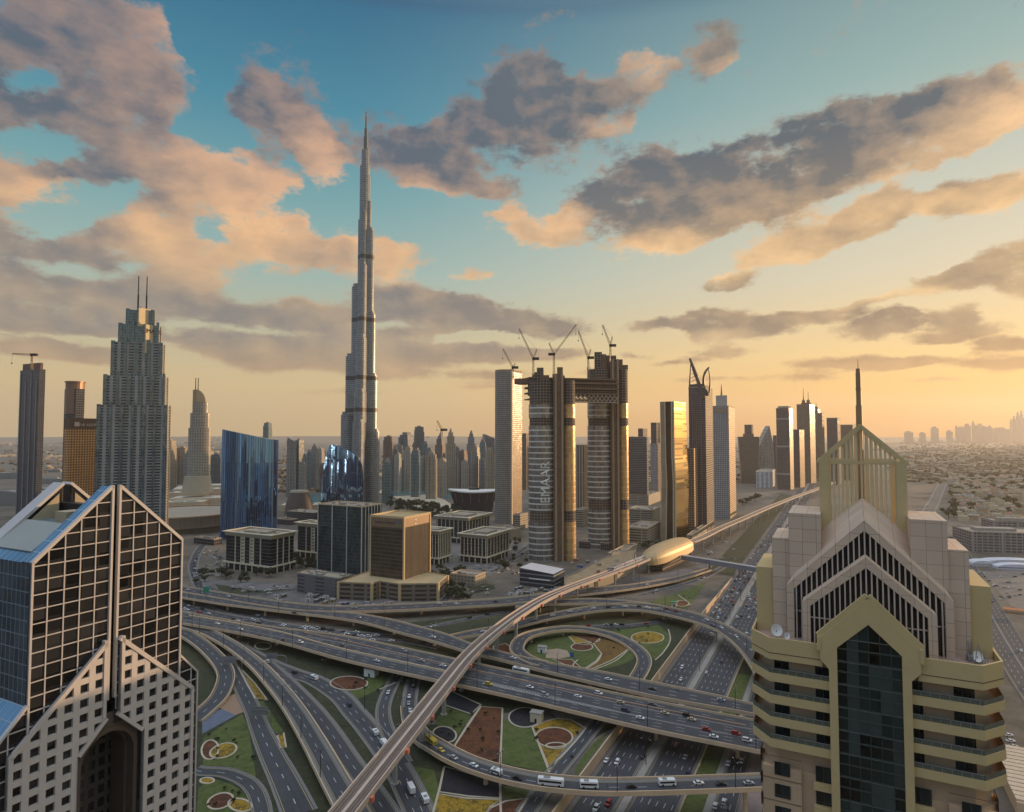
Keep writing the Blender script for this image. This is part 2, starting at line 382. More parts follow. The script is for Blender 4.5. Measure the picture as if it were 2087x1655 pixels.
REDP = plant_mat('red_flowers', [(.035, .016, .008), (.08, .027, .011), (.16, .052, .015), (.06, .045, .014)], 1.1)
YELP = plant_mat('yellow_flowers', [(.06, .05, .012), (.17, .11, .012), (.42, .25, .015), (.12, .10, .02)], 1.1)
ORAP = plant_mat('orange_flowers', [(.08, .045, .014), (.15, .075, .017), (.20, .11, .018), (.09, .07, .02)], .9)
DARKP = plant_mat('dark_plants', [(.010, .008, .016), (.016, .014, .022), (.022, .020, .024), (.04, .03, .03)], 1.0)

# ---------------------------------------------------------------- ground level
RA = radians(26.97); RS = Vector((sin(RA), cos(RA), 0)); RN = Vector((cos(RA), -sin(RA), 0))
def sl_(l, s, z=0.0): return RN * l + RS * s + Vector((0, 0, z))
def hgt(x, y):
    l = x * RN.x + y * RN.y; s = x * RS.x + y * RS.y
    if l > -110.3: return 0.0
    return 5.0 * min(1, max(0, (780 - s) / 160.0))
def G(px, py, dz=0.0):
    z = 0.0
    for _ in range(6):
        p = P(px, py, z); z = hgt(p.x, p.y)
    return Vector((p.x, p.y, z + dz))

def catmull(pts, n=6):
    out = []
    for i in range(len(pts) - 1):
        p0 = pts[max(i - 1, 0)]; p1 = pts[i]; p2 = pts[i + 1]; p3 = pts[min(i + 2, len(pts) - 1)]
        for k in range(n):
            t = k / n
            out.append(.5 * ((2 * p1) + (p2 - p0) * t + (2 * p0 - 5 * p1 + 4 * p2 - p3) * t * t + (3 * p1 - p0 - 3 * p2 + p3) * t ** 3))
    out.append(pts[-1].copy()); return out
def edges(cen, w):
    """left and right edge lists of a centre line"""
    L, R = [], []
    for i, p in enumerate(cen):
        a = cen[max(i - 1, 0)]; b = cen[min(i + 1, len(cen) - 1)]
        t = Vector((b.x - a.x, b.y - a.y, 0)).normalized(); n = Vector((-t.y, t.x, 0))
        ww = w if not callable(w) else w(i / (len(cen) - 1))
        L.append(p + n * ww / 2); R.append(p - n * ww / 2)
    return L, R
def sweep(mb, L, R, prof, m=0, closed=False, unit=None):
    """prof = [(t across 0..1, metre offset across, dz)]"""
    rows = []; vv = 0.0; vs = []
    for i in range(len(L)):
        d = R[i] - L[i]; w = d.length; d = d / max(w, 1e-6)
        rows.append([L[i] + d * (w * t + o) + Vector((0, 0, z)) for t, o, z in prof])
        if i: vv += ((L[i] + R[i]) * .5 - (L[i - 1] + R[i - 1]) * .5).length
        vs.append(vv)
    W = unit if unit else (R[0] - L[0]).length
    us = [t * W + o for t, o, z in prof]
    K = len(prof) if closed else len(prof) - 1
    for i in range(len(rows) - 1):
        for k in range(K):
            j = (k + 1) % len(prof)
            mb.face([rows[i][k], rows[i][j], rows[i + 1][j], rows[i + 1][k]], m,
                    [(us[k], vs[i]), (us[j], vs[i]), (us[j], vs[i + 1]), (us[k], vs[i + 1])])
    return mb

# ---------------------------------------------------------------- ground
def ground():
    m, q, b = pmat('sandy_city_ground')
    tc = q.new('ShaderNodeTexCoord'); o = tc.outputs['Object']
    n1 = q.noise(o, .004, 6, .65); n2 = q.noise(o, .03, 5, .7); n3 = q.noise(o, .3, 3, .6)
    f = q.m('ADD', q.m('MULTIPLY', n1.outputs[0], .45), q.m('ADD', q.m('MULTIPLY', n2.outputs[0], .4), q.m('MULTIPLY', n3.outputs[0], .15)))
    c = q.ramp(f, [(.36, (.05, .045, .034, 1)), (.45, (.10, .086, .066, 1)), (.52, (.145, .122, .094, 1)), (.6, (.20, .165, .125, 1)), (.66, (.12, .106, .09, 1))])
    q.l.new(c, b.inputs['Base Color']); b.inputs['Roughness'].default_value = .95
    mb = MB()
    rows = [-600, 60, 300, 620, 660, 700, 740, 780, 1200, 3000, 9000, 40000]
    for i in range(len(rows) - 1):
        a, c2 = rows[i], rows[i + 1]
        h = lambda s: 5.0 * min(1, max(0, (780 - s) / 160.0))
        for l0, l1 in ((-40000, -3000), (-3000, -700), (-700, -110.3)):
            mb.face([sl_(l0, a, h(a)), sl_(l1, a, h(a)), sl_(l1, c2, h(c2)), sl_(l0, c2, h(c2))])
        for l0, l1 in ((-110.3, 600), (600, 3000), (3000, 40000)):
            mb.face([sl_(l0, a), sl_(l1, a), sl_(l1, c2), sl_(l0, c2)])
    struct('ground', mb, m)
    # retaining wall between the raised interchange and the sunken highway
    mb = MB()
    for i in range(1, len(rows) - 5):
        a, c2 = rows[i], min(rows[i + 1], 770); h = lambda s: 5.0 * min(1, max(0, (780 - s) / 160.0))
        n = 8 if c2 - a > 100 else 2
        for k in range(n):
            s0 = a + (c2 - a) * k / n; s1 = a + (c2 - a) * (k + 1) / n
            w = [sl_(-110.5, s0), sl_(-109.9, s0), sl_(-109.9, s1), sl_(-110.5, s1)]
            t0, t1 = h(s0) + .9, h(s1) + .9
            zz = [t0, t0, t1, t1]
            top = [Vector((p.x, p.y, z)) for p, z in zip(w, zz)]
            mb.face([w[1], w[2], top[2], top[1]]); mb.face([w[3], w[0], top[0], top[3]]); mb.face(top)
    tag(mb.build('retaining_wall', CONC), 'long tan retaining wall along the left side of the sunken highway', 'wall')
ground()

# the straight sunken highway and its side roads
def strip(name, l0, l1, s0, s1, z, mat, n=40, kind='structure', dz=0.0):
    mb = MB(); L = [sl_(l0, s0 + (s1 - s0) * k / n, z) for k in range(n + 1)]; R = [sl_(l1, s0 + (s1 - s0) * k / n, z) for k in range(n + 1)]
    sweep(mb, L, R, [(0, 0, 0), (1, 0, 0)])
    return tag(mb.build(name, mat), kind=kind)
A18 = road_mat('highway_asphalt_left', 18.4, .9, .5, [4.2, 7.6, 11.0, 14.4], yellow=True)
A21 = road_mat('highway_asphalt_right', 20.8, .5, .9, [4.0, 7.4, 10.8, 14.2, 17.6])
strip('highway', -108.8, -90.4, 60, 3200, .05, A18); strip('highway', -85.8, -65.0, 60, 3200, .05, A21)
strip('service_road', -52.5, -42.0, 60, 1300, .05, road_mat('service_asphalt', 10.5, .5, .5, [3.6, 7.0]))
strip('pavement', -109.8, -108.8, 60, 900, .08, plain('purple_grey_paving', srgb(120, 108, 112), .9, var=.3, scale=1.0))
mb = MB(); strip('verge', -64.2, -55.8, 60, 470, .12, GRASS)
strip('pavement', -55.7, -52.6, 60, 800, .14, CONC2); strip('pavement', -41.8, -30, 60, 900, .10, plain('pink_paving', srgb(150, 132, 124), .9, var=.2))
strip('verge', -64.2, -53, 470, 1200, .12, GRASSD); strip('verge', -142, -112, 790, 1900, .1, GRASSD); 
def median():
    mb = MB()
    for l in (-90.2, -86.2):
        L = [sl_(l, s) for s in range(60, 3000, 60)]; R = [sl_(l + .5, s) for s in range(60, 3000, 60)]
        sweep(mb, L, R, [(0, 0, .04), (.3, 0, .95), (.7, 0, .95), (1, 0, .04)])
    L = [sl_(-89.7, s) for s in range(60, 3000, 60)]; R = [sl_(-86.2, s) for s in range(60, 3000, 60)]
    sweep(mb, L, R, [(0, 0, .35), (1, 0, .35)])
    tag(mb.build('median_barrier', CONC2), 'grey double concrete barrier down the middle of the sunken highway', 'barrier')
    for l, lab in ((-64.7, 'low pale barrier along the right edge of the sunken highway, beside the grass strip'), ):
        mb = MB(); L = [sl_(l, s) for s in range(60, 1500, 60)]; R = [sl_(l + .5, s) for s in range(60, 1500, 60)]
        sweep(mb, L, R, [(0, 0, .04), (.2, 0, 1.1), (.8, 0, 1.1), (1, 0, .04)])
        tag(mb.build('roadside_barrier', CONC), lab, 'barrier')
median()

def path(name, pts, w, mat, z=.1, elev=None, n=6, prof=None, kind='structure'):
    """road lying on the ground (or at the heights elev) through photo points"""
    cen = [G(x, y, z) for x, y in pts] if elev is None else [P(x, y, e + z) for (x, y), e in zip(pts, elev)]
    cen = catmull(cen, n); L, R = edges(cen, w); mb = MB()
    W = w if not callable(w) else w(0)
    k = .18
    sweep(mb, L, R, prof or [(0, 0, -.4), (0, 0, k), (0, .5, k), (0, .52, 0), (1, -.52, 0), (1, -.5, k), (1, 0, k), (1, 0, -.4)], unit=W)
    return tag(mb.build(name, mat), kind=kind), cen
ROADS = {}
def rd(key, pts, w, mat, **k):
    o, c = path('road', pts, w, mat, **k); ROADS[key] = c; return o
R2M = road_mat('ramp_asphalt_wide', 15.0, 2.2, 2.2, [5.8, 9.2]); R1M = road_mat('ramp_asphalt', 12.0, 1.8, 1.8, [6.0]); R8M = road_mat('ramp_asphalt_narrow', 9.0, 1.2, 1.2, [4.5])
rd('ramp2', [(385,1262),(428,1284),(474,1312),(515,1335),(555,1355),(604,1374),(645,1388),(694,1420),(721,1451),(745,1478),(771,1511),(796,1545),(818,1578),(836,1615),(858,1660)], 14.0, R2M, z=.10)
rd('rampB', [(540,1352),(576,1384),(619,1427),(653,1466),(683,1508),(711,1551),(741,1592),(766,1628),(795,1672)], 12.5, R1M, z=.16)
rd('rampC', [(452,1335),(478,1372),(497,1410),(516,1450),(532,1490),(552,1535),(580,1590),(612,1660)], lambda t: 10 + 9 * max(0, t - .45), road_mat('fork_asphalt', 10.0, 1.0, 1.0, [5]), z=.22)
rd('ringD', [(396,1570),(414,1573),(458,1576),(498,1591),(520,1612),(531,1640),(536,1668)], 8.5, R8M, z=.28)
rd('ramp3', [(812,1375),(800,1395),(788,1420),(781,1445),(783,1470),(792,1496),(806,1522),(824,1556)], 9.0, R8M, z=.20)
rd('ramp4', [(843,1385),(837,1412),(834,1440),(838,1465),(848,1488)], 9.5, R8M, z=.20)
rd('jamroad', [(360,1232),(376,1238),(458,1257),(572,1275),(640,1285),(700,1291),(760,1296),(830,1304),(900,1318)], 15.0, R2M, z=.1)
rd('underpass', [(1235,1452),(1205,1487),(1172,1527),(1140,1565),(1105,1610),(1070,1660)], 9.5, R8M, z=.20)
rd('innerlink', [(800,1288),(870,1279),(940,1265),(1020,1250),(1100,1238)], 8.0, R8M, z=.1)
rd('innerlink2', [(690,1302),(800,1306),(900,1308),(1000,1290),(1060,1283)], 8.0, R8M, z=.14)
rd('gardenroad', [(1120,1288),(1150,1281),(1210,1277),(1280,1275),(1340,1268),(1372,1262)], 8.0, R8M, z=.1)
rd('stationroad', [(1180,1218),(1260,1207),(1330,1196),(1400,1180),(1455,1160)], 12.0, R1M, z=.1)
rd('stationroad2', [(1180,1232),(1260,1222),(1340,1205),(1420,1183),(1475,1155)], 9.0, R8M, z=.14)
rd('farcurve', [(560,1262),(470,1245),(420,1215),(400,1180),(394,1150),(410,1115),(440,1095),(480,1080)], 12.0, R1M, z=.12)
rd('squareroad', [(600,1195),(660,1190),(560,1208),(470,1212),(420,1196)], 8.0, R8M, z=.16)
rd('towerroad', [(900,1230),(925,1205),(950,1190),(1000,1165),(1045,1140),(1090,1115)], 12.0, R1M, z=.1)
rd('rightroad', [(2140,1440),(2087,1365),(2030,1270),(1990,1195),(1962,1140),(1945,1095)], 24.0, road_mat('boulevard_asphalt', 24.0, .6, .6, [4,7.6,16,19.6], [11.6,12.4]), z=.06)
rd('villaroad', [(1955,1100),(1890,1060),(1905,1020),(1921,985)], 26.0, road_mat('sandy_boulevard', 26.0, 4, 4, [8,18], [13], base=(.12,.10,.085)), z=.06)
rd('farroad', [(1840,918),(1905,908),(1960,897)], 60.0, road_mat('far_road', 60.0, 15, 15, [], base=(.16,.13,.1)), z=.06)

# ---------------------------------------------------------------- gardens
def patch(name, pts, mat, dz=.06, kind='structure', lab=None, cat=None, kerb=0.0, group=None, par=None):
    w = [G(x, y, dz) for x, y in pts]
    mb = MB()
    c = sum(w, Vector()) / len(w)
    tri = tessellate_polygon([[Vector((p.x, p.y, 0)) for p in w]])
    for t in tri:
        t = list(t); a, b2, c2 = (w[i] for i in t)
        if (b2 - a).cross(c2 - a).z < 0: t.reverse()
        mb.face([w[i] for i in t], 0, [(w[i].x, w[i].y) for i in t])
    o = mb.build(name, mat)
    if kind: o['kind'] = kind
    if lab: tag(o, lab, cat, group)
    if kerb:
        k = MB(); q2 = w + [w[0], w[1]]
        L, R = edges(q2, kerb); L = L[1:-1] + [L[1]]; R = R[1:-1] + [R[1]]
        sweep(k, L, R, [(0, 0, -.1), (0, 0, .22), (1, 0, .22), (1, 0, -.1)])
        k.build('kerb', KERB, o)
    return o
def oval(x, y, rx, ry, rot=0, n=28):
    r = radians(rot)
    return [(x + rx * cos(t) * cos(r) - ry * sin(t) * sin(r), y + rx * cos(t) * sin(r) + ry * sin(t) * cos(r)) for t in [2 * pi * k / n for k in range(n)]]
def trim(pts, n=5):
    v = catmull([Vector((x, y, 0)) for x, y in pts], n); return [(p.x, p.y) for p in v]
LOT = plain('mottled_paving', srgb(108, 104, 102), .9, var=.5, scale=.06)
for q in ([(385,1120),(600,1110),(1000,1100),(1080,1108),(1000,1170),(940,1212),(900,1232),(690,1238),(560,1222),(440,1210),(392,1180)], [(1160,1200),(1260,1178),(1330,1172),(1440,1150),(1470,1142),(1400,1178),(1330,1194),(1200,1214)]): patch('pavement', q, LOT, .03)
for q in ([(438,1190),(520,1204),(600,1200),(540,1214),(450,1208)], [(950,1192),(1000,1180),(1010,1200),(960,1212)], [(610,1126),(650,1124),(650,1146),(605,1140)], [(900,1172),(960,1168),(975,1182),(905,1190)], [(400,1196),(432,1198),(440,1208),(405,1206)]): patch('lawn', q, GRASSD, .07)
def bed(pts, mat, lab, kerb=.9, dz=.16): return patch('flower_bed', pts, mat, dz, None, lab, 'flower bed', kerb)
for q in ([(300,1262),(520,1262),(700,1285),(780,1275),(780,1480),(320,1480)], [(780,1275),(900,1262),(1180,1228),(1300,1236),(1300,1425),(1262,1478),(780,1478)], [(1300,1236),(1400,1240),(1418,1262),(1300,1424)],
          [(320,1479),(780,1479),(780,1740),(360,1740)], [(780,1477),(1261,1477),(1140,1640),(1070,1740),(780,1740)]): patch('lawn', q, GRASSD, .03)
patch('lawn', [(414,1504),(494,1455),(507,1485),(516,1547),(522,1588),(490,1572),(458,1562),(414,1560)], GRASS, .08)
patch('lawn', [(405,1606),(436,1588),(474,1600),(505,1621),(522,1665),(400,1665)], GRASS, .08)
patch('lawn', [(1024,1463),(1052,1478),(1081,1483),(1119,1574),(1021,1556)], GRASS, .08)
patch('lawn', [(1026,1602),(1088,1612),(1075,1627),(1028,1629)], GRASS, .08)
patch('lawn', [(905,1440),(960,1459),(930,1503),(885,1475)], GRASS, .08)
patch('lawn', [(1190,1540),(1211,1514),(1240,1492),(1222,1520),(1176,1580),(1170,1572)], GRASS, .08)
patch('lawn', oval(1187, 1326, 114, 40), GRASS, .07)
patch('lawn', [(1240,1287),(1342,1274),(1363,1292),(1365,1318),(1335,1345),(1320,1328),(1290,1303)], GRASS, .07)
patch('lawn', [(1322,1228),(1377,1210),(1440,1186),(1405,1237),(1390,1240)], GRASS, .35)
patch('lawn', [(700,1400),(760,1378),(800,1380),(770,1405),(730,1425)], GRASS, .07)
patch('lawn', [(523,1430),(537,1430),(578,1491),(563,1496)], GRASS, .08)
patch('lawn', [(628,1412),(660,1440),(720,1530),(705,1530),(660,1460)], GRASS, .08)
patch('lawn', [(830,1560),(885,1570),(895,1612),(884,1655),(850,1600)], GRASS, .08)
patch('pavement', [(484,1412),(500,1450),(480,1458),(455,1446),(428,1436)], plain('brown_paving', srgb(150,122,100), .9, var=.15), .10)
patch('pavement', [(412,1455),(458,1444),(486,1455),(412,1496)], plain('blue_grey_ramp', srgb(96,104,122), .8, var=.2), .09)
patch('pavement', [(1135,1464),(1163,1466),(1210,1462),(1240,1448),(1225,1440),(1120,1450)], CONC2, .07)
patch('pavement', [(1114,1325),(1135,1322),(1156,1326),(1163,1338),(1138,1343),(1112,1341)], plain('beige_paving', srgb(160,140,120), .9), .11)
bed([(980,1441),(1024,1444),(1020,1566),(926,1522)], REDP, 'large red brown flower bed beside the green lawn wedge under the wide flyover')
bed(oval(1070, 1463, 33, 20), DARKP, 'round dark bed with bare twigs beside the white utility hut')
bed([(1085,1483),(1110,1472),(1135,1465),(1163,1467),(1194,1485),(1186,1496),(1173,1512),(1153,1534),(1135,1551),(1120,1571)], YELP, 'yellow flower bed around a brown circle, next to the underpass road')
bed(oval(1129, 1504, 38, 20), REDP, 'brown round flower bed inside the yellow bed', dz=.24)
bed(oval(1133, 1521, 20, 6), REDP, 'small lens shaped red bed touching the brown round bed', dz=.30)
bed([(906,1563),(960,1578),(1020,1591),(1021,1628),(955,1624),(895,1615)], DARKP, 'almost black planting bed below the curved bus flyover')
bed([(892,1619),(950,1628),(1020,1631),(1000,1645),(985,1668),(880,1668)], YELP, 'yellow flower bed at the bottom edge of the photo')
bed([(1000,1648),(1030,1634),(1075,1628),(1050,1668),(985,1670)], REDP, 'brown bed at the bottom edge beside the yellow bed')
bed(oval(906, 1498, 24, 16, 10), DARKP, 'oval bed of dark hedge rows beside the rail viaduct')
bed([(908,1404),(980,1437),(960,1456),(908,1438)], DARKP, 'dark purple bed between rail viaduct pier and flyover pier')
bed([(1228,1296),(1262,1306),(1283,1322),(1250,1345),(1202,1366),(1192,1363),(1215,1348),(1226,1333),(1210,1313)], ORAP, 'big orange flower bed inside the ring ramp')
bed([(1163,1294),(1223,1294),(1222,1306),(1208,1313),(1198,1308)], REDP, 'red half round bed at the top of the ring ramp garden')
bed([(1159,1297),(1168,1296),(1205,1310),(1196,1315),(1172,1312)], YELP, 'small yellow bed next to the red half round bed in the ring')
bed(oval(1186, 1319, 22, 8), REDP, 'small red oval bed in the middle of the ring ramp garden')
bed([(1127,1344),(1165,1345),(1184,1361),(1150,1355)], REDP, 'brown bed below the beige pad inside the ring ramp')
bed(oval(1320, 1300, 33, 12), YELP, 'yellow oval bed on the lawn between ring ramp and arched flyover')
bed(oval(1390, 1231, 14, 6), REDP, 'red bed on the triangular lawn by the highway', dz=.5)
bed(oval(428, 1529, 17, 20, 20), REDP, 'red round bed overlapping a yellow oval, beside the glass tower', dz=.14)
bed(oval(455, 1531, 28, 14, -16), YELP, 'yellow oval bed overlapping the red round bed', dz=.19)
bed(oval(449, 1634, 27, 15, -18), REDP, 'red oval bed near the bottom left ring road', dz=.19)
bed(oval(489, 1642, 24, 13, 10), YELP, 'yellow oval bed touching the red oval by the ring road', dz=.14)
bed(oval(422, 1592, 14, 6), YELP, 'small yellow bed tucked between ring road and glass tower')
bed([(484,1358),(495,1368),(520,1394),(545,1428),(520,1424),(506,1400)], YELP, 'long yellow flower strip between two ramps')
bed([(565,1501),(578,1494),(583,1524),(572,1525)], YELP, 'small yellow bed squeezed against the ramp wall')
bed(oval(711, 1393, 38, 14), REDP, 'large ringed oval bed with a path across, below the wide flyover')
bed(oval(536, 1317, 17, 7), GRASSD, 'green ringed oval beneath the wide flyover')
bed([(1005,1318),(1030,1312),(1046,1322),(1040,1334),(1010,1332)], REDP, 'brown bed at the foot of the rail viaduct pier')
for pts in ([(1024,1445),(1022,1500),(1019,1568),(1020,1640),(1022,1670)], [(1178,1345),(1168,1357),(1186,1366)], [(1362,1283),(1366,1305),(1352,1330),(1335,1346)], [(980,1440),(955,1475),(925,1523)],
            [(1283,1322),(1255,1347),(1205,1368)], [(1226,1333),(1218,1348),(1195,1364)], [(770,1407),(800,1395),(820,1388)], [(905,1565),(895,1610),(882,1660)], [(1085,1484),(1120,1575)], [(1377,1210),(1395,1222),(1408,1234)]):
    o, _ = path('path', pts, 1.0, KERB, z=.3, prof=[(0,0,0),(1,0,0)])

# ---------------------------------------------------------------- flyovers
DECKS = {}
def deck(key, label, L, R, mat, name='flyover', cat='flyover', piers=34.0, unit=None, skip=(), pier_r=1.0, girder=2.0, par=.95, tan=CONC, pcol=None, dz_par=1.1):
    t = thing(name, label, cat, (0, 0, 0))
    mb = MB(); sweep(mb, L, R, [(0, 0, 0), (1, 0, 0)], unit=unit); mb.build('roadway', mat, t)
    for prof in ([(0, -.45, -dz_par), (0, -.45, par), (0, 0, par), (0, .05, -dz_par)], [(1, -.05, -dz_par), (1, 0, par), (1, .45, par), (1, .45, -dz_par)]):
        mb = MB(); sweep(mb, L, R, prof, closed=True); mb.build('parapet', tan, t)
    mb = MB(); sweep(mb, L, R, [(0, .06, -.5), (.22, 0, -girder), (.78, 0, -girder), (1, -.06, -.5)]); mb.build('girder', tan, t)
    acc = piers * .5; k = 0
    for i in range(1, len(L)):
        c0 = (L[i - 1] + R[i - 1]) * .5; c1 = (L[i] + R[i]) * .5; acc += (c1 - c0).length
        if acc < piers: continue
        acc = 0; k += 1
        if k in skip: continue
        g = hgt(c1.x, c1.y)
        l = c1.x * RN.x + c1.y * RN.y
        if -108.8 < l < -91 or -85.5 < l < -65.5: continue
        top = c1.z - girder
        if top - g < 1.0: continue
        d = (R[i] - L[i]); w = d.length; d.normalize(); a = atan2(d.y, d.x)
        mb = MB(); mb.tube(c1.x, c1.y, [(pier_r * 1.15, g - .2), (pier_r, g + 1.2), (pier_r, top - 1.2), (pier_r * 1.4, top)], 12)
        mb.box(c1.x, c1.y, top - .75, w * .56, 2.0, .9, a, bottom=True)
        mb.build('pier', pcol or tan, t)
    DECKS[key] = [(a + b) * .5 for a, b in zip(L, R)]
    return t
def E(st, z):
    """edge lists from photo stations; z constant or list"""
    f = (lambda i: z) if not isinstance(z, (list, tuple)) else (lambda i: z[i])
    return catmull([P(x, y, f(i)) for i, (x, y) in enumerate(st)], 5)
def resamp(L, n=60):
    d = [0]
    for a, b in zip(L, L[1:]): d.append(d[-1] + (b - a).length)
    out = []; j = 0
    for k in range(n + 1):
        t = d[-1] * k / n
        while j < len(L) - 2 and d[j + 1] < t: j += 1
        f = (t - d[j]) / max(d[j + 1] - d[j], 1e-6); out.append(L[j].lerp(L[j + 1], min(1, max(0, f))))
    return out
def two(st, sb, zt, zb=None, n=60): return resamp(E(st, zt), n), resamp(E(sb, zb if zb is not None else zt), n)
FM = road_mat('flyover_asphalt', 13.0, .5, .5, [4.6, 8.4]); FM2 = road_mat('flyover_asphalt_narrow', 9.0, .4, .4, [4.5])
MM = road_mat('wide_flyover_asphalt', 36.0, .5, .5, [4.2, 7.8, 14.6, 18.2, 26.5, 30.5], [11.0, 12.0, 22.4, 23.2])
# wide crosstown flyover (two carriageways)
L, R = two([(372,1248),(474,1266),(572,1281),(700,1297),(857,1329),(940,1347),(1062,1373),(1306,1425),(1520,1466),(1640,1488)],
           [(372,1271),(474,1288),(572,1309),(700,1345),(857,1380),(940,1398),(1062,1425),(1306,1483),(1520,1526),(1640,1550)], 13.0, n=90)
wide = deck('wide', 'widest flyover of the interchange, two carriageways crossing the sunken highway', L, R, MM, piers=38, unit=36.0)
mb = MB(); Lc = resamp(E([(385,1255),(474,1270),(572,1289),(700,1324),(857,1358),(930,1374)], 13.0), 40); Rc = [p + Vector((.2, -.9, 0)) for p in Lc]
sweep(mb, Lc, Rc, [(0, 0, 0), (0, 0, 1.0), (1, 0, 1.0), (1, 0, 0)]); mb.build('divider', CONC, wide)
mb = MB(); Lc = resamp(E([(620,1290),(700,1306),(857,1343),(1062,1387),(1306,1438),(1520,1480)], 13.0), 50); Rc = [p + Vector((.15, -.8, 0)) for p in Lc]
sweep(mb, Lc, Rc, [(0, 0, 0), (0, 0, .8), (1, 0, .8), (1, 0, 0)]); mb.build('median', plain('pinkish_concrete', srgb(170, 140, 122), .85), wide)
# chevrons where the carriageways join
mb = MB(); A0 = resamp(E([(985,1391),(1150,1428),(1330,1466)], 13.03), 56)
for i in range(0, 54):
    a, b2 = A0[i], A0[i + 1]; d = (b2 - a).normalized(); n2 = Vector((-d.y, d.x, 0)); w = 1.7 * (1 - i / 60)
    mb.face([a - n2 * w, a - n2 * w + d * .7, a + n2 * w + d * 2.2, a + n2 * w + d * 1.5])
mb.build('chevron_marking', plain('road_paint', srgb(190, 186, 176), .7, var=.2), wide)
# upper flyover: trunk that splits, upper branch
L, R = two([(360,1193),(450,1208),(512,1218),(600,1230),(680,1236),(760,1234),(843,1231),(930,1226),(1020,1220),(1100,1211),(1160,1203),(1240,1196),(1300,1190),(1380,1176),(1450,1156)],
           [(360,1205),(450,1220),(512,1231),(600,1243),(680,1247),(760,1246),(843,1243),(930,1238),(1020,1233),(1100,1225),(1160,1216),(1240,1207),(1300,1199),(1380,1184),(1450,1162)],
           [12.0]*9 + [12, 11.5, 10.5, 8.5, 6, 4.2], n=80)
deck('upper', 'long gently curving flyover nearest the office blocks, running on towards the station', L, R, FM2, piers=42, unit=9.0)
L, R = two([(360,1205.5),(450,1220.5),(512,1231.5),(600,1243.5),(690,1248),(740,1253),(800,1264),(843,1275),(908,1293),(965,1315),(1020,1329),(1110,1350),(1230,1371),(1303,1386),(1443,1415),(1520,1433),(1620,1456)],
           [(360,1216),(458,1232),(572,1246),(700,1262),(752,1272),(802,1286),(884,1308),(957,1330),(1020,1345),(1062,1356),(1154,1379),(1306,1414),(1400,1432),(1520,1453),(1620,1476)], 12.0, n=110)
deck('swoop', 'flyover swooping down from top left to join the near side of the ring ramp', L, R, FM, piers=40, unit=13.0)
# arched flyover with its two feeders
L, R = two([(905,1298),(960,1286),(1020,1275),(1081,1260),(1122,1251),(1179,1240),(1241,1232),(1290,1230),(1340,1234),(1374,1240),(1423,1252),(1464,1268),(1516,1294),(1560,1325),(1600,1370)],
           [(905,1306),(960,1297),(1020,1288),(1081,1272),(1122,1262),(1195,1249),(1244,1244),(1300,1244),(1342,1250),(1399,1263),(1440,1276),(1464,1287),(1496,1313),(1521,1344),(1545,1385)],
           [5.8,6.3,7.5,9,10.5,12,12.5,13,13,13,13,13,13,13,13], n=90)
deck('arch', 'arched flyover curving over the sunken highway towards the yellow tower', L, R, FM2, piers=36, unit=9.0)
L, R = two([(1050,1230),(1110,1225),(1184,1221),(1240,1222),(1300,1228),(1345,1234)], [(1050,1238),(1110,1233),(1184,1231),(1240,1231),(1300,1236),(1345,1241)], 13.05, n=40)
deck('feeder', 'short feeder ramp merging into the arched flyover from the left', L, R, FM2, piers=44, unit=9.0)
# ring ramp
cz = [12.1, 12.1, 12.05, 12, 11.5, 11, 10, 8.5, 7.2, 6.2, 5.6, 5.4, 5.3]
cp = [(1108,1354),(1084,1347),(1064,1336),(1053,1321),(1066,1300),(1100,1288),(1155,1281),(1212,1286),(1260,1300),(1296,1321),(1313,1345),(1303,1375),(1270,1418)]
c = catmull([P(x, y, z) for (x, y), z in zip(cp, cz)], 7); L, R = edges(c, 9.6)
deck('ring', 'ring shaped loop ramp around the flower garden', R, L, FM2, piers=30, unit=9.6, girder=1.5)
# curved bus flyover in the foreground
cz = [5.2, 5.4, 6.2, 7.5, 9.0, 10.2, 11.4, 12.4, 13, 13, 13, 13, 13]
cp = [(836,1440),(839,1464),(848,1488),(866,1506),(890,1521),(925,1541),(967,1559),(1014,1574),(1065,1586),(1123,1595),(1215,1602),(1337,1601),(1560,1593)]
c = catmull([P(x, y, z) for (x, y), z in zip(cp, cz)], 8); L, R = edges(c, 10.6)
deck('bus', 'curved flyover in the foreground carrying white buses over the highway', R, L, FM2, piers=38, unit=10.6)
# left foreground ramp on a wall
cp = [(352,1258),(376,1274),(420,1288),(470,1314),(520,1352),(560,1394),(600,1446),(640,1512),(676,1578),(716,1650),(730,1680)]
c = catmull([P(x, y, z) for (x, y), z in zip(cp, [11, 11, 11, 11, 11, 10.5, 10, 9.5, 9, 8.5, 8])], 7); L, R = edges(c, lambda t: 9.5 + 4.5 * max(0, t - .4))
deck('rampA', 'elevated ramp sweeping from far left to the bottom beside the long dark pit', R, L, R1M, piers=30, unit=12.0)
cp = [(352,1277),(376,1290),(410,1312),(440,1340),(457,1364),(460,1386),(446,1420),(418,1448),(392,1470)]
c = catmull([P(x, y, z) for (x, y), z in zip(cp, [10, 10, 9.5, 9, 8, 7.4, 6.6, 6, 5.6])], 7); L, R = edges(c, 10.0)
deck('hook', 'hook shaped ramp curling back towards the glass tower', R, L, FM2, piers=30, unit=9.0)

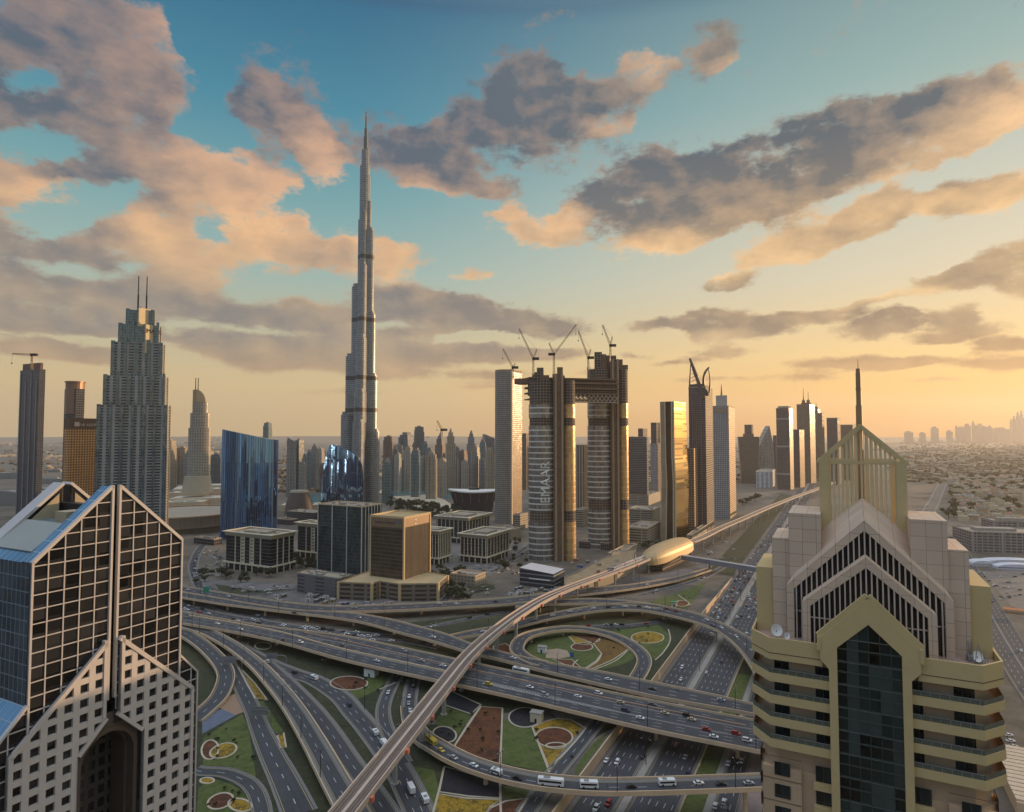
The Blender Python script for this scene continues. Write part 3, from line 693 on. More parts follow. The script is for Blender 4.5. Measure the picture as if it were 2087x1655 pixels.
# ---------------------------------------------------------------- rail viaduct
def viaduct():
    pts = [(672,1690,21),(705,1651,21),(770,1569,21),(850,1468,21),(905,1398,21),(955,1337,21.5),(1005,1291,22),(1060,1250,22),(1120,1215,22),(1200,1183,21),(1290,1150,19),(1360,1121,18),(1425,1098,17.5),(1470,1076,17),(1512,1058,16.5),(1565,1035,16),(1620,1013,15),(1665,997,15),(1700,983,15)]
    c = catmull([P(x, y, z) for x, y, z in pts], 7); L, R = edges(c, 9.6)
    t = thing('rail_viaduct', 'elevated rail viaduct running diagonally over every flyover to the golden station', 'viaduct')
    bedm = plain('brown_trackbed', srgb(116, 102, 92), .9, var=.25, scale=.5); vc = plain('pinkish_viaduct_concrete', srgb(196, 176, 160), .8, var=.12, scale=.15)
    mb = MB(); sweep(mb, L, R, [(0, 0, 0), (1, 0, 0)]); mb.build('trackbed', bedm, t)
    for o in (.05, .95):
        mb = MB(); s = -1 if o < .5 else 1
        pr = [(0, -.5, -1.3), (0, -.5, 1.3), (0, .1, 1.3), (0, .25, 0)] if s < 0 else [(1, -.25, 0), (1, -.1, 1.3), (1, .5, 1.3), (1, .5, -1.3)]
        sweep(mb, L, R, pr); mb.build('parapet', vc, t)
    mb = MB(); sweep(mb, L, R, [(0, -.4, -1.2), (.25, 0, -2.4), (.75, 0, -2.4), (1, .4, -1.2)]); mb.build('girder', vc, t)
    for o in (.18, .34, .66, .82):
        mb = MB(); sweep(mb, L, R, [(o, -.16, .02), (o, -.16, .3), (o, .16, .3), (o, .16, .02)]); mb.build('rail', plain('rail_steel', srgb(150, 132, 120), .5, .3), t)
    mb = MB(); sweep(mb, L, R, [(.5, -.7, .02), (.5, -.7, .75), (.5, .7, .75), (.5, .7, .02)]); mb.build('walkway', vc, t)
    red = plain('salmon_bracket', srgb(206, 120, 96), .7)
    acc = 14
    for i in range(1, len(c)):
        acc += (c[i] - c[i - 1]).length
        far = c[i].y > 900
        if acc < (34 if not far else 44): continue
        acc = 0; g = hgt(c[i].x, c[i].y)
        mb = MB(); top = c[i].z - 2.4
        mb.tube(c[i].x, c[i].y, [(1.9, g - .1), (1.9, g + .5), (1.15, g + .55), (1.15, top - 2.0), (2.2, top)], 14)
        p = mb.build('pier', plain('pale_pier_concrete', srgb(170, 164, 156), .8, var=.1), t, smooth=False)
        if not far:
            d = (R[i] - L[i]).normalized(); q = R[i] + d * .9
            mb = MB(); mb.box(q.x, q.y, q.z - 2.0, 1.8, 2.4, 2.0, atan2(d.y, d.x), bottom=True); mb.build('bracket', red, p)
    DECKS['rail'] = c
viaduct()

# the air between: one closed box of even haze round camera and scene
def haze():
    m = bpy.data.materials.new('haze_air'); m.use_nodes = True; t = m.node_tree; t.nodes.clear()
    v = t.nodes.new('ShaderNodeVolumePrincipled'); v.inputs['Color'].default_value = (1.0, .96, .91, 1)
    v.inputs['Density'].default_value = 3.3e-5; v.inputs['Anisotropy'].default_value = .45
    o = t.nodes.new('ShaderNodeOutputMaterial'); t.links.new(v.outputs[0], o.inputs['Volume'])
    mb = MB(); mb.box(0, 6000, -2.0, 26000, 16000, 880, bottom=True)
    h = mb.build('haze', m); h['kind'] = 'stuff'
haze()

# ---------------------------------------------------------------- shared building helpers
def clip(poly, a, b, c):
    """keep the part of a 2-D polygon where a*x + b*y <= c"""
    out = []
    for i in range(len(poly)):
        p, q = poly[i], poly[(i + 1) % len(poly)]
        dp = a * p[0] + b * p[1] - c; dq = a * q[0] + b * q[1] - c
        if dp <= 0: out.append(p)
        if dp * dq < 0:
            t = dp / (dp - dq); out.append((p[0] + (q[0] - p[0]) * t, p[1] + (q[1] - p[1]) * t))
    return out
def clipconv(poly, conv):
    """clip by a convex counter-clockwise polygon"""
    for i in range(len(conv)):
        (x0, y0), (x1, y1) = conv[i], conv[(i + 1) % len(conv)]
        a, b = (y1 - y0), -(x1 - x0)
        poly = clip(poly, a, b, a * x0 + b * y0)
        if len(poly) < 3: return []
    return poly
def slabxz(mb, poly, y0, y1, m=0, back=True, mt=None):
    """extrude a counter-clockwise x-z outline from y0 (front) to y1"""
    n = len(poly)
    if n < 3: return
    mb.face([(x, y0, z) for x, z in poly], m, [(x, z) for x, z in poly])
    if back: mb.face([(x, y1, z) for x, z in reversed(poly)], m, [(-x, z) for x, z in reversed(poly)])
    for i in range(n):
        a, b = poly[i], poly[(i + 1) % n]
        vert = abs(a[0] - b[0]) < 1e-3
        mb.face([(b[0], y0, b[1]), (a[0], y0, a[1]), (a[0], y1, a[1]), (b[0], y1, b[1])], m if (vert or mt is None) else mt,
                [(y0, b[1]), (y0, a[1]), (y1, a[1]), (y1, b[1])] if vert else [(b[0], y0), (a[0], y0), (a[0], y1), (b[0], y1)])
def rect(x0, z0, x1, z1): return [(x0, z0), (x1, z0), (x1, z1), (x0, z1)]
def mirx(poly): return [(-x, z) for x, z in reversed(poly)]
def lettering(text, size, mat, parent, loc, rot, name='lettering', depth=.15, sx=1.0):
    cu = bpy.data.curves.new(name, 'FONT'); cu.body = text; cu.size = size; cu.align_x = 'CENTER'; cu.align_y = 'CENTER'; cu.extrude = depth
    o = bpy.data.objects.new('tmp_text', cu); COL.objects.link(o)
    me = bpy.data.meshes.new_from_object(o.evaluated_get(bpy.context.evaluated_depsgraph_get()))
    bpy.data.objects.remove(o); me.materials.clear(); me.materials.append(mat)
    r = bpy.data.objects.new(name, me); COL.objects.link(r); r.parent = parent; r.location = loc; r.rotation_euler = rot; r.scale = (sx, 1, 1)
    return r

# ---------------------------------------------------------------- foreground left: twin-gabled glass tower
def glass_tower():
    t = thing('glass_tower', 'dark glass tower with white grid, twin steep gables and arched hollow at left', 'tower', (-101.9, 165, 0), radians(63.03))
    stone = plain('pinkish_stone_cladding', srgb(196, 188, 184), .7, var=.08, scale=.4)
    white = plain('white_mullion', srgb(190, 184, 182), .5, var=.05)
    glass = facade('brown_dark_glass', (.03, .03, .03), (.042, .041, .043), 3.8, 3.3, .97, .97, gr=.04, gm=.55, var=.75, wr=.2, blind=.06)
    gside = facade('blue_side_glass', (.22, .26, .30), (.07, .11, .15), 1.9, 3.3, .92, .94, gr=.08, gm=.65, var=.35, blind=.05)
    roofm = facade('blue_roof_glass', (.30, .38, .46), (.20, .32, .44), 2.4, 2.4, .93, .93, gr=.16, gm=.55, var=.2, blind=0)
    rib = facade('ribbed_roof', (.14, .15, .15), (.17, .18, .18), .9, 40, .6, .99, gr=.5, var=.1, blind=0)
    dark = plain('dark_recess', (.016, .015, .015), .5, var=.2)
    cream = plain('cream_plant_wall', srgb(176, 160, 132), .85)
    Z0 = 0.0
    def half(sgn, poly): return poly if sgn > 0 else mirx(poly)
    body = MB(); rf = MB()
    for g in (1, -1):
        # front and rear gable slabs, lower middle, shoulders
        gab = [(1.2, 92), (19, 92), (19, 135.4), (1.2, 151.7)]
        slabxz(body, half(g, gab), 0, 4, 0, mt=2); slabxz(body, half(g, gab), 22, 26, 0, mt=2)
        mid = [(1.2, 92), (19, 92), (19, 135.2), (17.2, 136.8), (9.5, 142.6), (1.2, 142.6)]
        slabxz(body, half(g, mid), 4, 22, 1, mt=2)
        sh = [(8.3, Z0), (24.7, Z0), (24.7, 97), (19, 103.2), (1.2, 103.2), (1.2, 88), (8.3, 84)]
        slabxz(body, half(g, [(7.5, Z0), (24.7, Z0), (24.7, 97), (19, 103.2), (7.5, 103.2)]), .02, 25.9, 0, mt=2)
        slabxz(body, half(g, [(1.2, 91.4), (7.5, 91.4), (7.5, 103.2), (1.2, 103.2)]), .03, 25.8, 3)
        # outer side walls in bluish glass, split by a dark seam
        x = 19.12 * g
        for y0, y1 in ((.3, 12.6), (13.6, 25.7)):
            sides = MB(); sides.face([(x, y0, 97), (x, y1, 97), (x, y1, 135.2), (x, y0, 135.2)] if g > 0 else [(x, y1, 97), (x, y0, 97), (x, y0, 135.2), (x, y1, 135.2)], 0,
                       [(y0, 97), (y1, 97), (y1, 135.2), (y0, 135.2)] if g > 0 else [(y1, 97), (y0, 97), (y0, 135.2), (y1, 135.2)])
            sides.build('side_glazing', gside, t)
        # ribbed panels on the upper slope
        p = [(17.0, 4.2, 137.25), (17.0, 21.8, 137.25), (9.6, 21.8, 142.85), (9.6, 4.2, 142.85)]
        q = [(a * g, b, c + .05) for a, b, c in p]; q = q if g > 0 else q[::-1]
        rf.face(q, 0, [(b, a) for a, b, c in q])
        nn = Vector((.6 * g, 0, .8))
        for k in range(22):
            y = 4.4 + k * .82; rf.bar(Vector((17.0 * g, y, 137.3)) + nn * .12, Vector((9.6 * g, y, 142.9)) + nn * .12, .3, .22, 1)
    body.box(0, 14, 88, 2.4, 22, 58.5, m=3)                                  # dark core of the slot
    slabxz(body, rect(-7.5, 91.4, 7.5, 97), 9, 25, 3)
    body.build('body', [glass, gside, roofm, dark], t)
    rf.build('ribbed_roof', [rib, plain('roof_rib', srgb(206,208,204), .5, .2, var=.05)], t)
    mb = MB(); mb.box(4.5, 15, 142.5, 9, 9, 3.6, m=0); mb.box(-6, 9, 142.5, 4.5, 5, 3.0, m=0); mb.build('plant_room', cream, t)
    for g in (1, -1):                                                        # tan inner lining of the rear gable
        mb = MB(); poly = [(2.0, 142.4), (9.0, 142.4), (2.0, 149)]
        slabxz(mb, half(g, poly), 21.7, 21.95, 0); mb.build('gable_lining', cream, t)
    # white mullions on both gabled faces
    conv = [(1.2, 95), (19, 95), (19, 135.4), (1.2, 151.7)]
    conv2 = [(18.9, 50), (24.7, 50), (24.7, 97), (18.9, 103.3)]; conv3 = [(8.4, 86), (18.95, 86), (18.95, 95), (8.4, 95)]
    for g in (1, -1):
        mb = MB()
        for k in range(7):
            x = 1.2 + (17.8 / 5) * k; w = .13
            for c in ((conv, conv3) if k <= 5 else (conv2,)): slabxz(mb, half(g, clipconv(rect(x - w if k else x, 50 if k > 5 else 80, x + w, 160), c)), -.25, 0, 0, False)
        k = 0; z = 52.0
        while z < 152:
            for c in (conv, conv2, conv3): slabxz(mb, half(g, clipconv(rect(1.2, z - .12, 25, z + .12), c)), -.20, 0, 0, False)
            z += 3.3
        mb.build('mullion_grid', white, t)
        # thick rims along the gable edges
        mb = MB()
        def rim(a, b, w=.75, y0=-.5, y1=.6):
            a = Vector((a[0], 0, a[1])); b = Vector((b[0], 0, b[1])); d = (b - a).normalized(); n = Vector((-d.z, 0, d.x)) * w
            pl = [(a.x, a.z), (b.x, b.z), (b.x + n.x, b.z + n.z), (a.x + n.x, a.z + n.z)]
            ar = sum(pl[i][0] * pl[(i + 1) % 4][1] - pl[(i + 1) % 4][0] * pl[i][1] for i in range(4))
            if ar < 0: pl.reverse()
            slabxz(mb, half(g, pl), y0, y1, 0)
        rim((19, 135.6), (1.2, 151.9)); rim((1.2, 151.9), (1.2, 98), -.55); rim((19, 97), (19, 135.6), .45); rim((24.7, 97), (19, 103.4), .5)
        rim((24.7, 50), (24.7, 97), .45)
        rim((19, 135.6), (1.2, 151.9), .75, 21.6, 26.3)
        mb.build('gable_rim', white, t)
        # projecting stone grid in front of the lower floors
        A = [(8.3, 40), (22.8, 40), (22.8, 93.4), (8.3, 93.4 + 14.5 * .943)]
        B = [(1.8, 94.2), (8.3, 87.6), (8.3, 93.4 + 14.5 * .943), (1.8, 113.2)]
        mb = MB(); gl = MB()
        for c in (A, B):
            slabxz(gl, half(g, c), -.55, -.15, 0, False)
            for k in range(7):
                x = 1.8 + 3.5 * k
                slabxz(mb, half(g, clipconv(rect(x - .75, 38, x + .75, 120), c)), -1.25, -.5, 0, False)
            z = 41.0
            while z < 114:
                slabxz(mb, half(g, clipconv(rect(1.8, z - .72, 23, z + .72), c)), -1.22, -.5, 0, False); z += 3.55
        for a, b, w in (((22.8, 93.4), (1.8, 113.2), -1.0), ((22.8, 40), (22.8, 93.4), -.9), ((1.8, 113.2), (1.8, 94.2), -.8), ((8.3, 87.6), (1.8, 94.2), .9), ((8.3, 40), (8.3, 87.6), -.01)):
            a = Vector((a[0], 0, a[1])); b = Vector((b[0], 0, b[1])); d = (b - a).normalized(); n = Vector((-d.z, 0, d.x)) * (abs(w))
            ce = Vector((12, 0, 80)); s = 1 if (ce - a).dot(n) > 0 else -1; n *= s
            pl = [(a.x, a.z), (b.x, b.z), (b.x + n.x, b.z + n.z), (a.x + n.x, a.z + n.z)]
            ar = sum(pl[i][0] * pl[(i + 1) % 4][1] - pl[(i + 1) % 4][0] * pl[i][1] for i in range(4))
            if ar < 0: pl.reverse()
            slabxz(mb, half(g, pl), -1.45, -.1, 0)
        mb.build('stone_screen', stone, t); gl.build('screen_glazing', glass, t)
    # arched hollow
    mb = MB(); brown = plain('brown_arch_stone', srgb(92, 78, 70), .7, var=.15)
    for ro, ri, y0, y1 in ((7.6, 6.6, .2, 3), (6.7, 5.9, 3, 9)):
        N = 20
        for k in range(N):
            a0, a1 = pi * k / N, pi * (k + 1) / N
            pl = [(ri * cos(a0), 83 + ri * sin(a0)), (ro * 1.02 * cos(a0), 83 + ro * 1.02 * sin(a0)), (ro * 1.02 * cos(a1), 83 + ro * 1.02 * sin(a1)), (ri * cos(a1), 83 + ri * sin(a1))]
            slabxz(mb, pl, y0, y1, 0)
        for s in (1, -1): slabxz(mb, rect(ri, 0, ro, 83) if s > 0 else rect(-ro, 0, -ri, 83), y0, y1, 0)
    for k in range(16):
        x0 = -7.5 + 15 * k / 16; x1 = x0 + 15 / 16
        f = lambda x: 83 + sqrt(max(0, 6.65 ** 2 - x * x)) if abs(x) < 6.65 else 83
        slabxz(mb, [(x0, f(x0)), (x1, f(x1)), (x1, 94.5), (x0, 94.5)], .35, .6, 0)
    mb.build('arch', brown, t)
    mb = MB(); slabxz(mb, rect(-7.5, 0, 7.5, 91.3), 9.2, 9.6, 0, False)
    mb.build('hollow_wall', facade('painted_shade_wall', (.07, .062, .058), (.012, .012, .013), 2.5, 3.5, .62, .62, gr=.1, var=.4), t)  # wall colour darkened for the shade inside the hollow
    mb = MB()
    for s in (1, -1): mb.face([(7.45 * s, .5, 0), (7.45 * s, 9.2, 0), (7.45 * s, 9.2, 91.3), (7.45 * s, .5, 91.3)])
    mb.build('hollow_side', dark, t)  # sides coloured dark for the hollow's shade as well
glass_tower()

# ---------------------------------------------------------------- foreground right: stepped yellow tower with gables and spire
def yellow_tower():
    t = thing('gabled_tower', 'yellow and beige apartment tower with stepped gables, open lantern and spire, at the right', 'tower', (53.6, 97.4, 0), radians(-26.97))
    yel = plain('ochre_render', srgb(198, 174, 124), .8, var=.06, scale=.25)
    bei = plain('beige_render', srgb(190, 160, 128), .85, var=.08, scale=.25)
    tile = facade('pink_tile', srgb(160, 138, 118), srgb(206, 182, 158), 2.1, 2.1, .965, .965, gr=.75, var=.05, wr=.9, blind=0)
    fin = plain('pale_fin', srgb(196, 182, 168), .6, var=.05)
    lan = plain('olive_lantern_metal', srgb(204, 182, 132), .55, .1, var=.08)
    gl = facade('green_dark_glass', (.20, .24, .215), (.014, .026, .023), 1.45, 3.43, .98, .97, gr=.06, gm=.15, var=.9, wr=.5, blind=.30)
    win = facade('window_glass', (.05, .05, .05), (.016, .024, .025), 1.1, 9, .93, .99, gr=.06, gm=.1, var=.5, blind=.1)
    dgl = plain('dark_void_glass', (.020, .020, .022), .15, var=.3)
    rail = plain('green_rail_glass', (.11, .12, .09), .12, var=.2)
    floor = plain('terrace_floor', srgb(176, 150, 136), .9, var=.12)
    def plan(i, xo=17.0, back=26.0):
        """outline inset by i, counter-clockwise seen from above"""
        x = xo - i; c = 3.0 - .4 * i
        return [(-x + c, i), (x - c, i), (x, i + c * 1.2), (x, back), (-x, back), (-x, i + c * 1.2)]
    # bodies
    mb = MB(); mb.prism(plan(1.7), 100, 131.0, 0, None); mb.prism(plan(1.2, 17.0), 0, 112.0, 0)
    for x in (-12.4, 12.4): mb.box(x, .9, 0, 5.6, 1.0, 112.2)
    mb.build('body', bei, t)
    zb = [129.1 - 3.43 * k for k in range(6)]
    def ring(z0, z1, outer, inner, mat, name, gap):
        o, n = plan(outer), plan(inner); k = len(o)
        def cut(p, q, x): f = (x - p[0]) / (q[0] - p[0]); return (x, p[1] + (q[1] - p[1]) * f)
        for side in (-1, 1):
            mb = MB()
            for i in ((0, 4, 5) if side < 0 else (0, 1, 2)):
                a, b, c, d = o[i], o[(i + 1) % k], n[(i + 1) % k], n[i]
                if i == 0: a, b, c, d = (a, cut(a, b, -gap), cut(d, c, -gap), d) if side < 0 else (cut(a, b, gap), b, c, cut(d, c, gap))
                mb.prism([a, b, c, d], z0, z1, 0, bottom=True)
            mb.build(name, mat, t)
    ring(129.1, 132.5, 0, .3, yel, 'roof_parapet', 6.3)
    ring(130.05, 130.17, -.03, .1, plain('dark_groove', srgb(96, 84, 62), .9), 'parapet_groove', 6.4)  # thin dark strip along the parapet
    mb = MB(); mb.prism(plan(.31), 130.9, 131.25, 0); mb.build('terrace', floor, t)
    for k in range(1, 5):
        b = zb[k]
        mb = MB(); mb.prism(plan(.15), b, b + .22, 0, bottom=True); mb.build('balcony_floor', bei, t)
        ring(b - .02, b + 1.30, 0, .2, yel, 'balcony_band', 4.9)
        ring(b + 1.3, b + 2.0, .08, .13, rail, 'balcony_rail', 4.9)
        for x0, x1 in ((-13.4, -11.2), (-7.4, -5.3), (5.3, 6.9), (10.7, 13.2)):
            mb = MB(); mb.box((x0 + x1) / 2, 1.66, b + .25, x1 - x0, .14, 2.6); mb.build('window', win, t)
        for s in (-1, 1):
            mb = MB(); mb.box(s * 15.22, 7, b + .25, .2, 3.2, 2.6); mb.box(s * 15.22, 15, b + .25, .2, 3.2, 2.6); mb.build('side_window', win, t)
    for k in range(1, 5):
        mb = MB()
        for i in range(24):
            x = -13.6 + 27.2 * i / 23
            if abs(x) > 5.2: mb.box(x, .06, zb[k] + 1.3, .06, .05, .74)
        for s in (-1, 1): mb.box(s * 9.4, .07, zb[k] + 1.98, 8.9, .08, .08)
        mb.build('rail_post', STEEL, t)
    # balcony chairs and doors seen through the rails
    rnd = random.Random(5)
    mb = MB()
    for k in range(1, 5):
        for x in (-9.8, -8.9, 8.4): 
            if rnd.random() < .75:
                x += rnd.uniform(-.5, .5); mb.box(x, .9, zb[k] + .22, .5, .5, .45); mb.box(x, 1.1, zb[k] + .67, .5, .08, .5)
    mb.build('balcony_furniture', DARK, t)
    # lower storeys
    for k in range(0, 24):
        z = 115.4 - 3.43 * (k + 1) - .9
        if z < 45: break
        for x0, x1 in ((-13.5, -11.2), (11.1, 13.4)):
            mb = MB(); mb.box((x0 + x1) / 2, .36, z, x1 - x0, .12, 2.0); mb.build('window', win, t)
        for s in (-1, 1):
            mb = MB(); a, b = (4.9, 7.9); xm = s * (a + b) / 2
            mb.box(xm, .75, z - 1.0, b - a, 1.1, .95, bottom=True); mb.build('small_balcony', yel, t)
            mb = MB(); mb.box(xm, 1.14, z, 2.4, .12, 2.3); mb.build('balcony_window', win, t)
            mb = MB(); mb.box(s * 15.84, 5, z, .12, 3, 1.9); mb.box(s * 15.84, 11, z, .12, 3, 1.9); mb.build('side_window', win, t)
        mb = MB(); mb.box(-12.4, .37, z + 2.75, 5.62, .08, .10); mb.box(12.4, .37, z + 2.75, 5.62, .08, .10); mb.build('joint', plain('brown_joint', srgb(120, 92, 70), .9), t)
    # central pointed bay
    mb = MB()
    for s in (1, -1):
        for pl in ([(4.25, 0), (5.4, 0), (5.4, 129.1), (6.6, 130.4), (6.6, 133.7), (4.25, 136.0 + 0), (4.25, 132.5)], [(0, 136.5), (4.25, 132.5), (4.25, 136.02), (0, 140.3)]):
            slabxz(mb, pl if s > 0 else mirx(pl), -.7, 1.8, 0)
    mb.build('pointed_frame', yel, t)
    mb = MB()
    for s in (1, -1):
        for a, b in (((6.75, 131.8), (6.75, 133.85)), ((6.75, 133.85), (0, 140.6))):
            mb.bar((a[0] * s, -.3, a[1]), (b[0] * s, -.3, b[1]), .5, 1.1)
    mb.build('frame_coping', yel, t)
    mb = MB(); slabxz(mb, [(-4.25, 0), (4.25, 0), (4.25, 132.5), (0, 136.5), (-4.25, 132.5)], -.2, .4, 0, False); mb.build('bay_glazing', gl, t)
    mb = MB()
    for k in range(-2, 3):
        x = k * 1.45; h = 136.5 - abs(x) * .94
        mb.box(x, -.25, 45, .09, .1, h - 45)
    for k in range(30):
        z = 132.2 - k * 1.715
        mb.box(0, -.25, z, 8.4, .1, .12 if k % 2 else .22)
    mb.build('bay_mullions', plain('green_mullion', (.05, .065, .058), .4), t)
    # stepped gables with fins
    def gable(y, hw, ze, za, zbot, bw, mat, step, name, y2):
        m1 = MB()
        sl = (za - ze) / hw
        for s in (1, -1):
            pl = [(0, za - bw * 1.35), (hw - bw, ze - bw * .35), (hw - bw, zbot), (hw, zbot), (hw, ze), (0, za)]
            a = [(0, za - bw * 1.35), (hw - bw, ze - bw * .35), (hw, ze), (0, za)]
            b = [(hw - bw, zbot), (hw, zbot), (hw, ze), (hw - bw, ze - bw * .35)]
            for q in (a, b): slabxz(m1, q if s > 0 else mirx(q), y, y + .9, 0)
        m1.build(name, mat, t)
        m2 = MB(); n = int((hw - bw) / step)
        for k in range(-n, n + 1):
            x = k * step; top = za - bw * 1.35 - abs(x) * ((za - bw * 1.35 - (ze - bw * .35)) / (hw - bw))
            m2.box(x, y + .45, zbot, .2, .7, top - zbot)
        m2.box(0, y + .55, zbot + 4.4, 2 * (hw - bw), .12, .2)
        m2.build('fin', fin, t)
        m3 = MB(); slabxz(m3, [(-hw + bw, zbot), (hw - bw, zbot), (hw - bw, ze - bw * .4), (0, za - bw * 1.4), (-hw + bw, ze - bw * .4)], y + .85, y2, 0); m3.build('void_glazing', dgl, t)
    gable(2.6, 9.1, 138.0, 145.9, 131.2, 1.15, tile, .74, 'front_gable', 5.5)
    gable(5.8, 11.6, 139.8, 151.2, 131.2, 1.15, tile, .78, 'rear_gable', 8.2)
    mb = MB()                                                  # roof between rear gable and lantern
    for s in (1, -1):
        q = [(0, 5.8, 151.25), (11.6 * s, 5.8, 139.85), (6.2 * s, 12.2, 148.9), (0, 12.2, 154.3)]
        q = q if s < 0 else q[::-1]; mb.face(q, 0, [(b[0], b[1] * 2) for b in q])
        q = [(0, 2.6, 145.95), (9.1 * s, 2.6, 138.05), (9.1 * s, 5.9, 138.05), (0, 5.9, 145.95)]
        q = q if s < 0 else q[::-1]; mb.face(q, 0, [(b[0], b[1]) for b in q])
    mb.build('gable_roof', tile, t)
    for s in (1, -1):
        mb = MB(); a, b = sorted((6.3 * s, 11.2 * s)); mb.prism([(a, 7), (b, 7), (b, 20), (a, 20)], 131, 151.7, 0); mb.build('tall_step', tile, t)
        mb = MB(); a, b = sorted((11.2 * s, 13.9 * s)); mb.prism([(a, 7.6), (b, 7.6), (b, 20), (a, 20)], 131, 147.3, 0); mb.build('middle_step', tile, t)
        mb = MB(); a, b = sorted((13.9 * s, 16.6 * s)); mb.prism([(a, 8.2), (b, 8.2), (b, 22), (a, 22)], 131, 142.0, 0); mb.build('low_step', yel, t)
    # open lantern
    mb = MB()
    for x in (-5.75, 5.75):
        for y in (12.6, 23.4): mb.box(x, y, 145, 1.5, 1.5, 15.4)
    for y in (12.3, 23.7):
        mb.box(0, y, 159.9, 12.4, .5, .55)
    for x in (-6, 6): mb.box(x, 18, 159.9, .5, 11, .55)
    mb.build('lantern_post', lan, t)
    mb = MB()
    for s in (1, -1):
        for y in (12.1, 23.9): mb.bar((6.6 * s, y, 160.1), (0, y, 166.3), .55, .7)
        q = [(6.6 * s, 12.0, 160.4), (6.6 * s, 12.5, 160.4), (0, 12.5, 166.7), (0, 12.0, 166.7)]
    mb.bar((0, 12, 166.4), (0, 24, 166.4), .5, .6); mb.bar((6.6, 12, 160.2), (6.6, 24, 160.2), .4, .4); mb.bar((-6.6, 12, 160.2), (-6.6, 24, 160.2), .4, .4)
    mb.build('lantern_gable', lan, t)
    mb = MB()
    for k in range(-7, 8):
        x = k * .70
        for y in (12.3, 23.7):
            mb.box(x, y, 145 if y > 20 else 152 - abs(x) * .95,   .30, .4, 160 - (145 if y > 20 else 152 - abs(x) * .95))
            mb.box(x, y, 160.2, .28, .35, max(.1, 5.6 - abs(x) * .94))
    for k in range(0, 10):
        for x in (-6, 6): mb.box(x, 13.6 + k * 1.0, 147, .3, .15, 13)
    mb.build('lantern_fin', plain('gilded_fin', srgb(214, 194, 150), .5, .1, var=.05), t)
    mb = MB(); mb.tube(0, 18, [(.52, 150), (.52, 170), (.42, 170.1), (.42, 176.0)], 10); mb.tube(0, 18, [(.36, 176), (.36, 176.7)], 10); mb.tube(0, 18, [(.06, 176.7), (.04, 178.3)], 6)
    for z in (160, 163.5, 167, 170, 173): mb.tube(0, 18, [(.55, z), (.55, z + .12)], 10)
    mb.build('spire', plain('brown_mast', srgb(158, 128, 92), .6, .1), t)
    # roof clutter: dishes and aerials
    for x, y, r in ((-13.2, 4.6, 1.0), (-11.6, 4.2, .55), (14.2, 5.2, .8)):
        d = MB(); n = 14
        d.tube(0, 0, [(.05, -.22 * r), (r * .5, -.12 * r), (r, .12 * r)], n, cap=False)
        o = d.build('satellite_dish', WHITE, t, (x, y, 131.2 + 1.3 * r)); o.rotation_euler = (radians(70), 0, radians(30))
        p = MB(); p.box(x, y + .1, 131.2, .12, .12, 1.3 * r); p.build('dish_post', STEEL, t)
    mb = MB()
    for i in range(14):
        x = rnd.uniform(13.2, 15.6); y = rnd.uniform(3.2, 7.5); mb.bar((x, y, 131.2), (x + rnd.uniform(-.4, .4), y, 131.2 + rnd.uniform(.8, 3.2)), .09)
    for i in range(4): mb.box(14 + rnd.uniform(-.6, .8), 5 + rnd.uniform(-1.5, 1.5), 131.2, .9, .7, .8)
    mb.build('aerial_cluster', STEEL, t)
yellow_tower()

# ---------------------------------------------------------------- office and landmark towers
GRID = radians(-26.97)
def span(C, u, px):
    """metres from C along the unit vector u until the photo column px"""
    k = (px - CX) / FPX / cos(TH) * cos(TH)
    # x/(y*cos + (z-H)*sin) = k
    k = (px - CX) / FPX; w = (C.z - H) * sin(TH)
    return (k * (C.y * cos(TH) + w) - C.x) / (u.x - k * u.y * cos(TH))
class Blk:
    """a rectangular block seen at its front corner: photo columns of the corner and of both far ends"""
    def __init__(s, xc, xl, xr, yt, yb=None, d=None, z0=None, rz=GRID, zpix=None):
        if d is None: C = G(xc, yb) if z0 is None else P(xc, yb, z0)
        else:
            C = at(xc, 885, d); C.z = 0 if z0 is None else z0
        s.o = Vector((C.x, C.y, C.z)); s.rz = rz
        X = Vector((cos(rz), sin(rz), 0)); Y = Vector((-sin(rz), cos(rz), 0))
        mid = Vector((C.x, C.y, (C.z + at(xc, yt, C.y).z) / 2))
        s.w = span(mid, -X, xl); s.dp = span(mid, Y, xr); s.h = at(xc, yt, C.y).z - C.z; s.X, s.Y = X, Y
        s.pw = mid
    def poly(s, i=0.0): return [(-s.w + i, i), (-i, i), (-i, s.dp - i), (-s.w + i, s.dp - i)]
def parapet(mb, poly, z, h=1.2, w=.5, m=0):
    n = len(poly); cx = sum(p[0] for p in poly) / n; cy = sum(p[1] for p in poly) / n
    inn = []
    for i in range(n):
        a, b, c = Vector((*poly[i - 1], 0)), Vector((*poly[i], 0)), Vector((*poly[(i + 1) % n], 0))
        e = ((b - a).normalized(), (c - b).normalized()); nn = Vector((-e[0].y - e[1].y, e[0].x + e[1].x, 0))
        nn = nn / max(.3, nn.length); inn.append((b.x + nn.x * w, b.y + nn.y * w))
    for i in range(n):
        j = (i + 1) % n; mb.prism([poly[i], poly[j], inn[j], inn[i]], z, z + h, m)
def units(t, poly, z, n, seed, hmax=3.0):
    r = random.Random(seed); xs = [p[0] for p in poly]; ys = [p[1] for p in poly]
    for _ in range(n):
        x = r.uniform(min(xs) + 3, max(xs) - 3); y = r.uniform(min(ys) + 3, max(ys) - 3)
        mb = MB(); mb.box(x, y, z, r.uniform(2, 6), r.uniform(2, 5), r.uniform(1, hmax)); mb.build('roof_unit', CONC2, t)

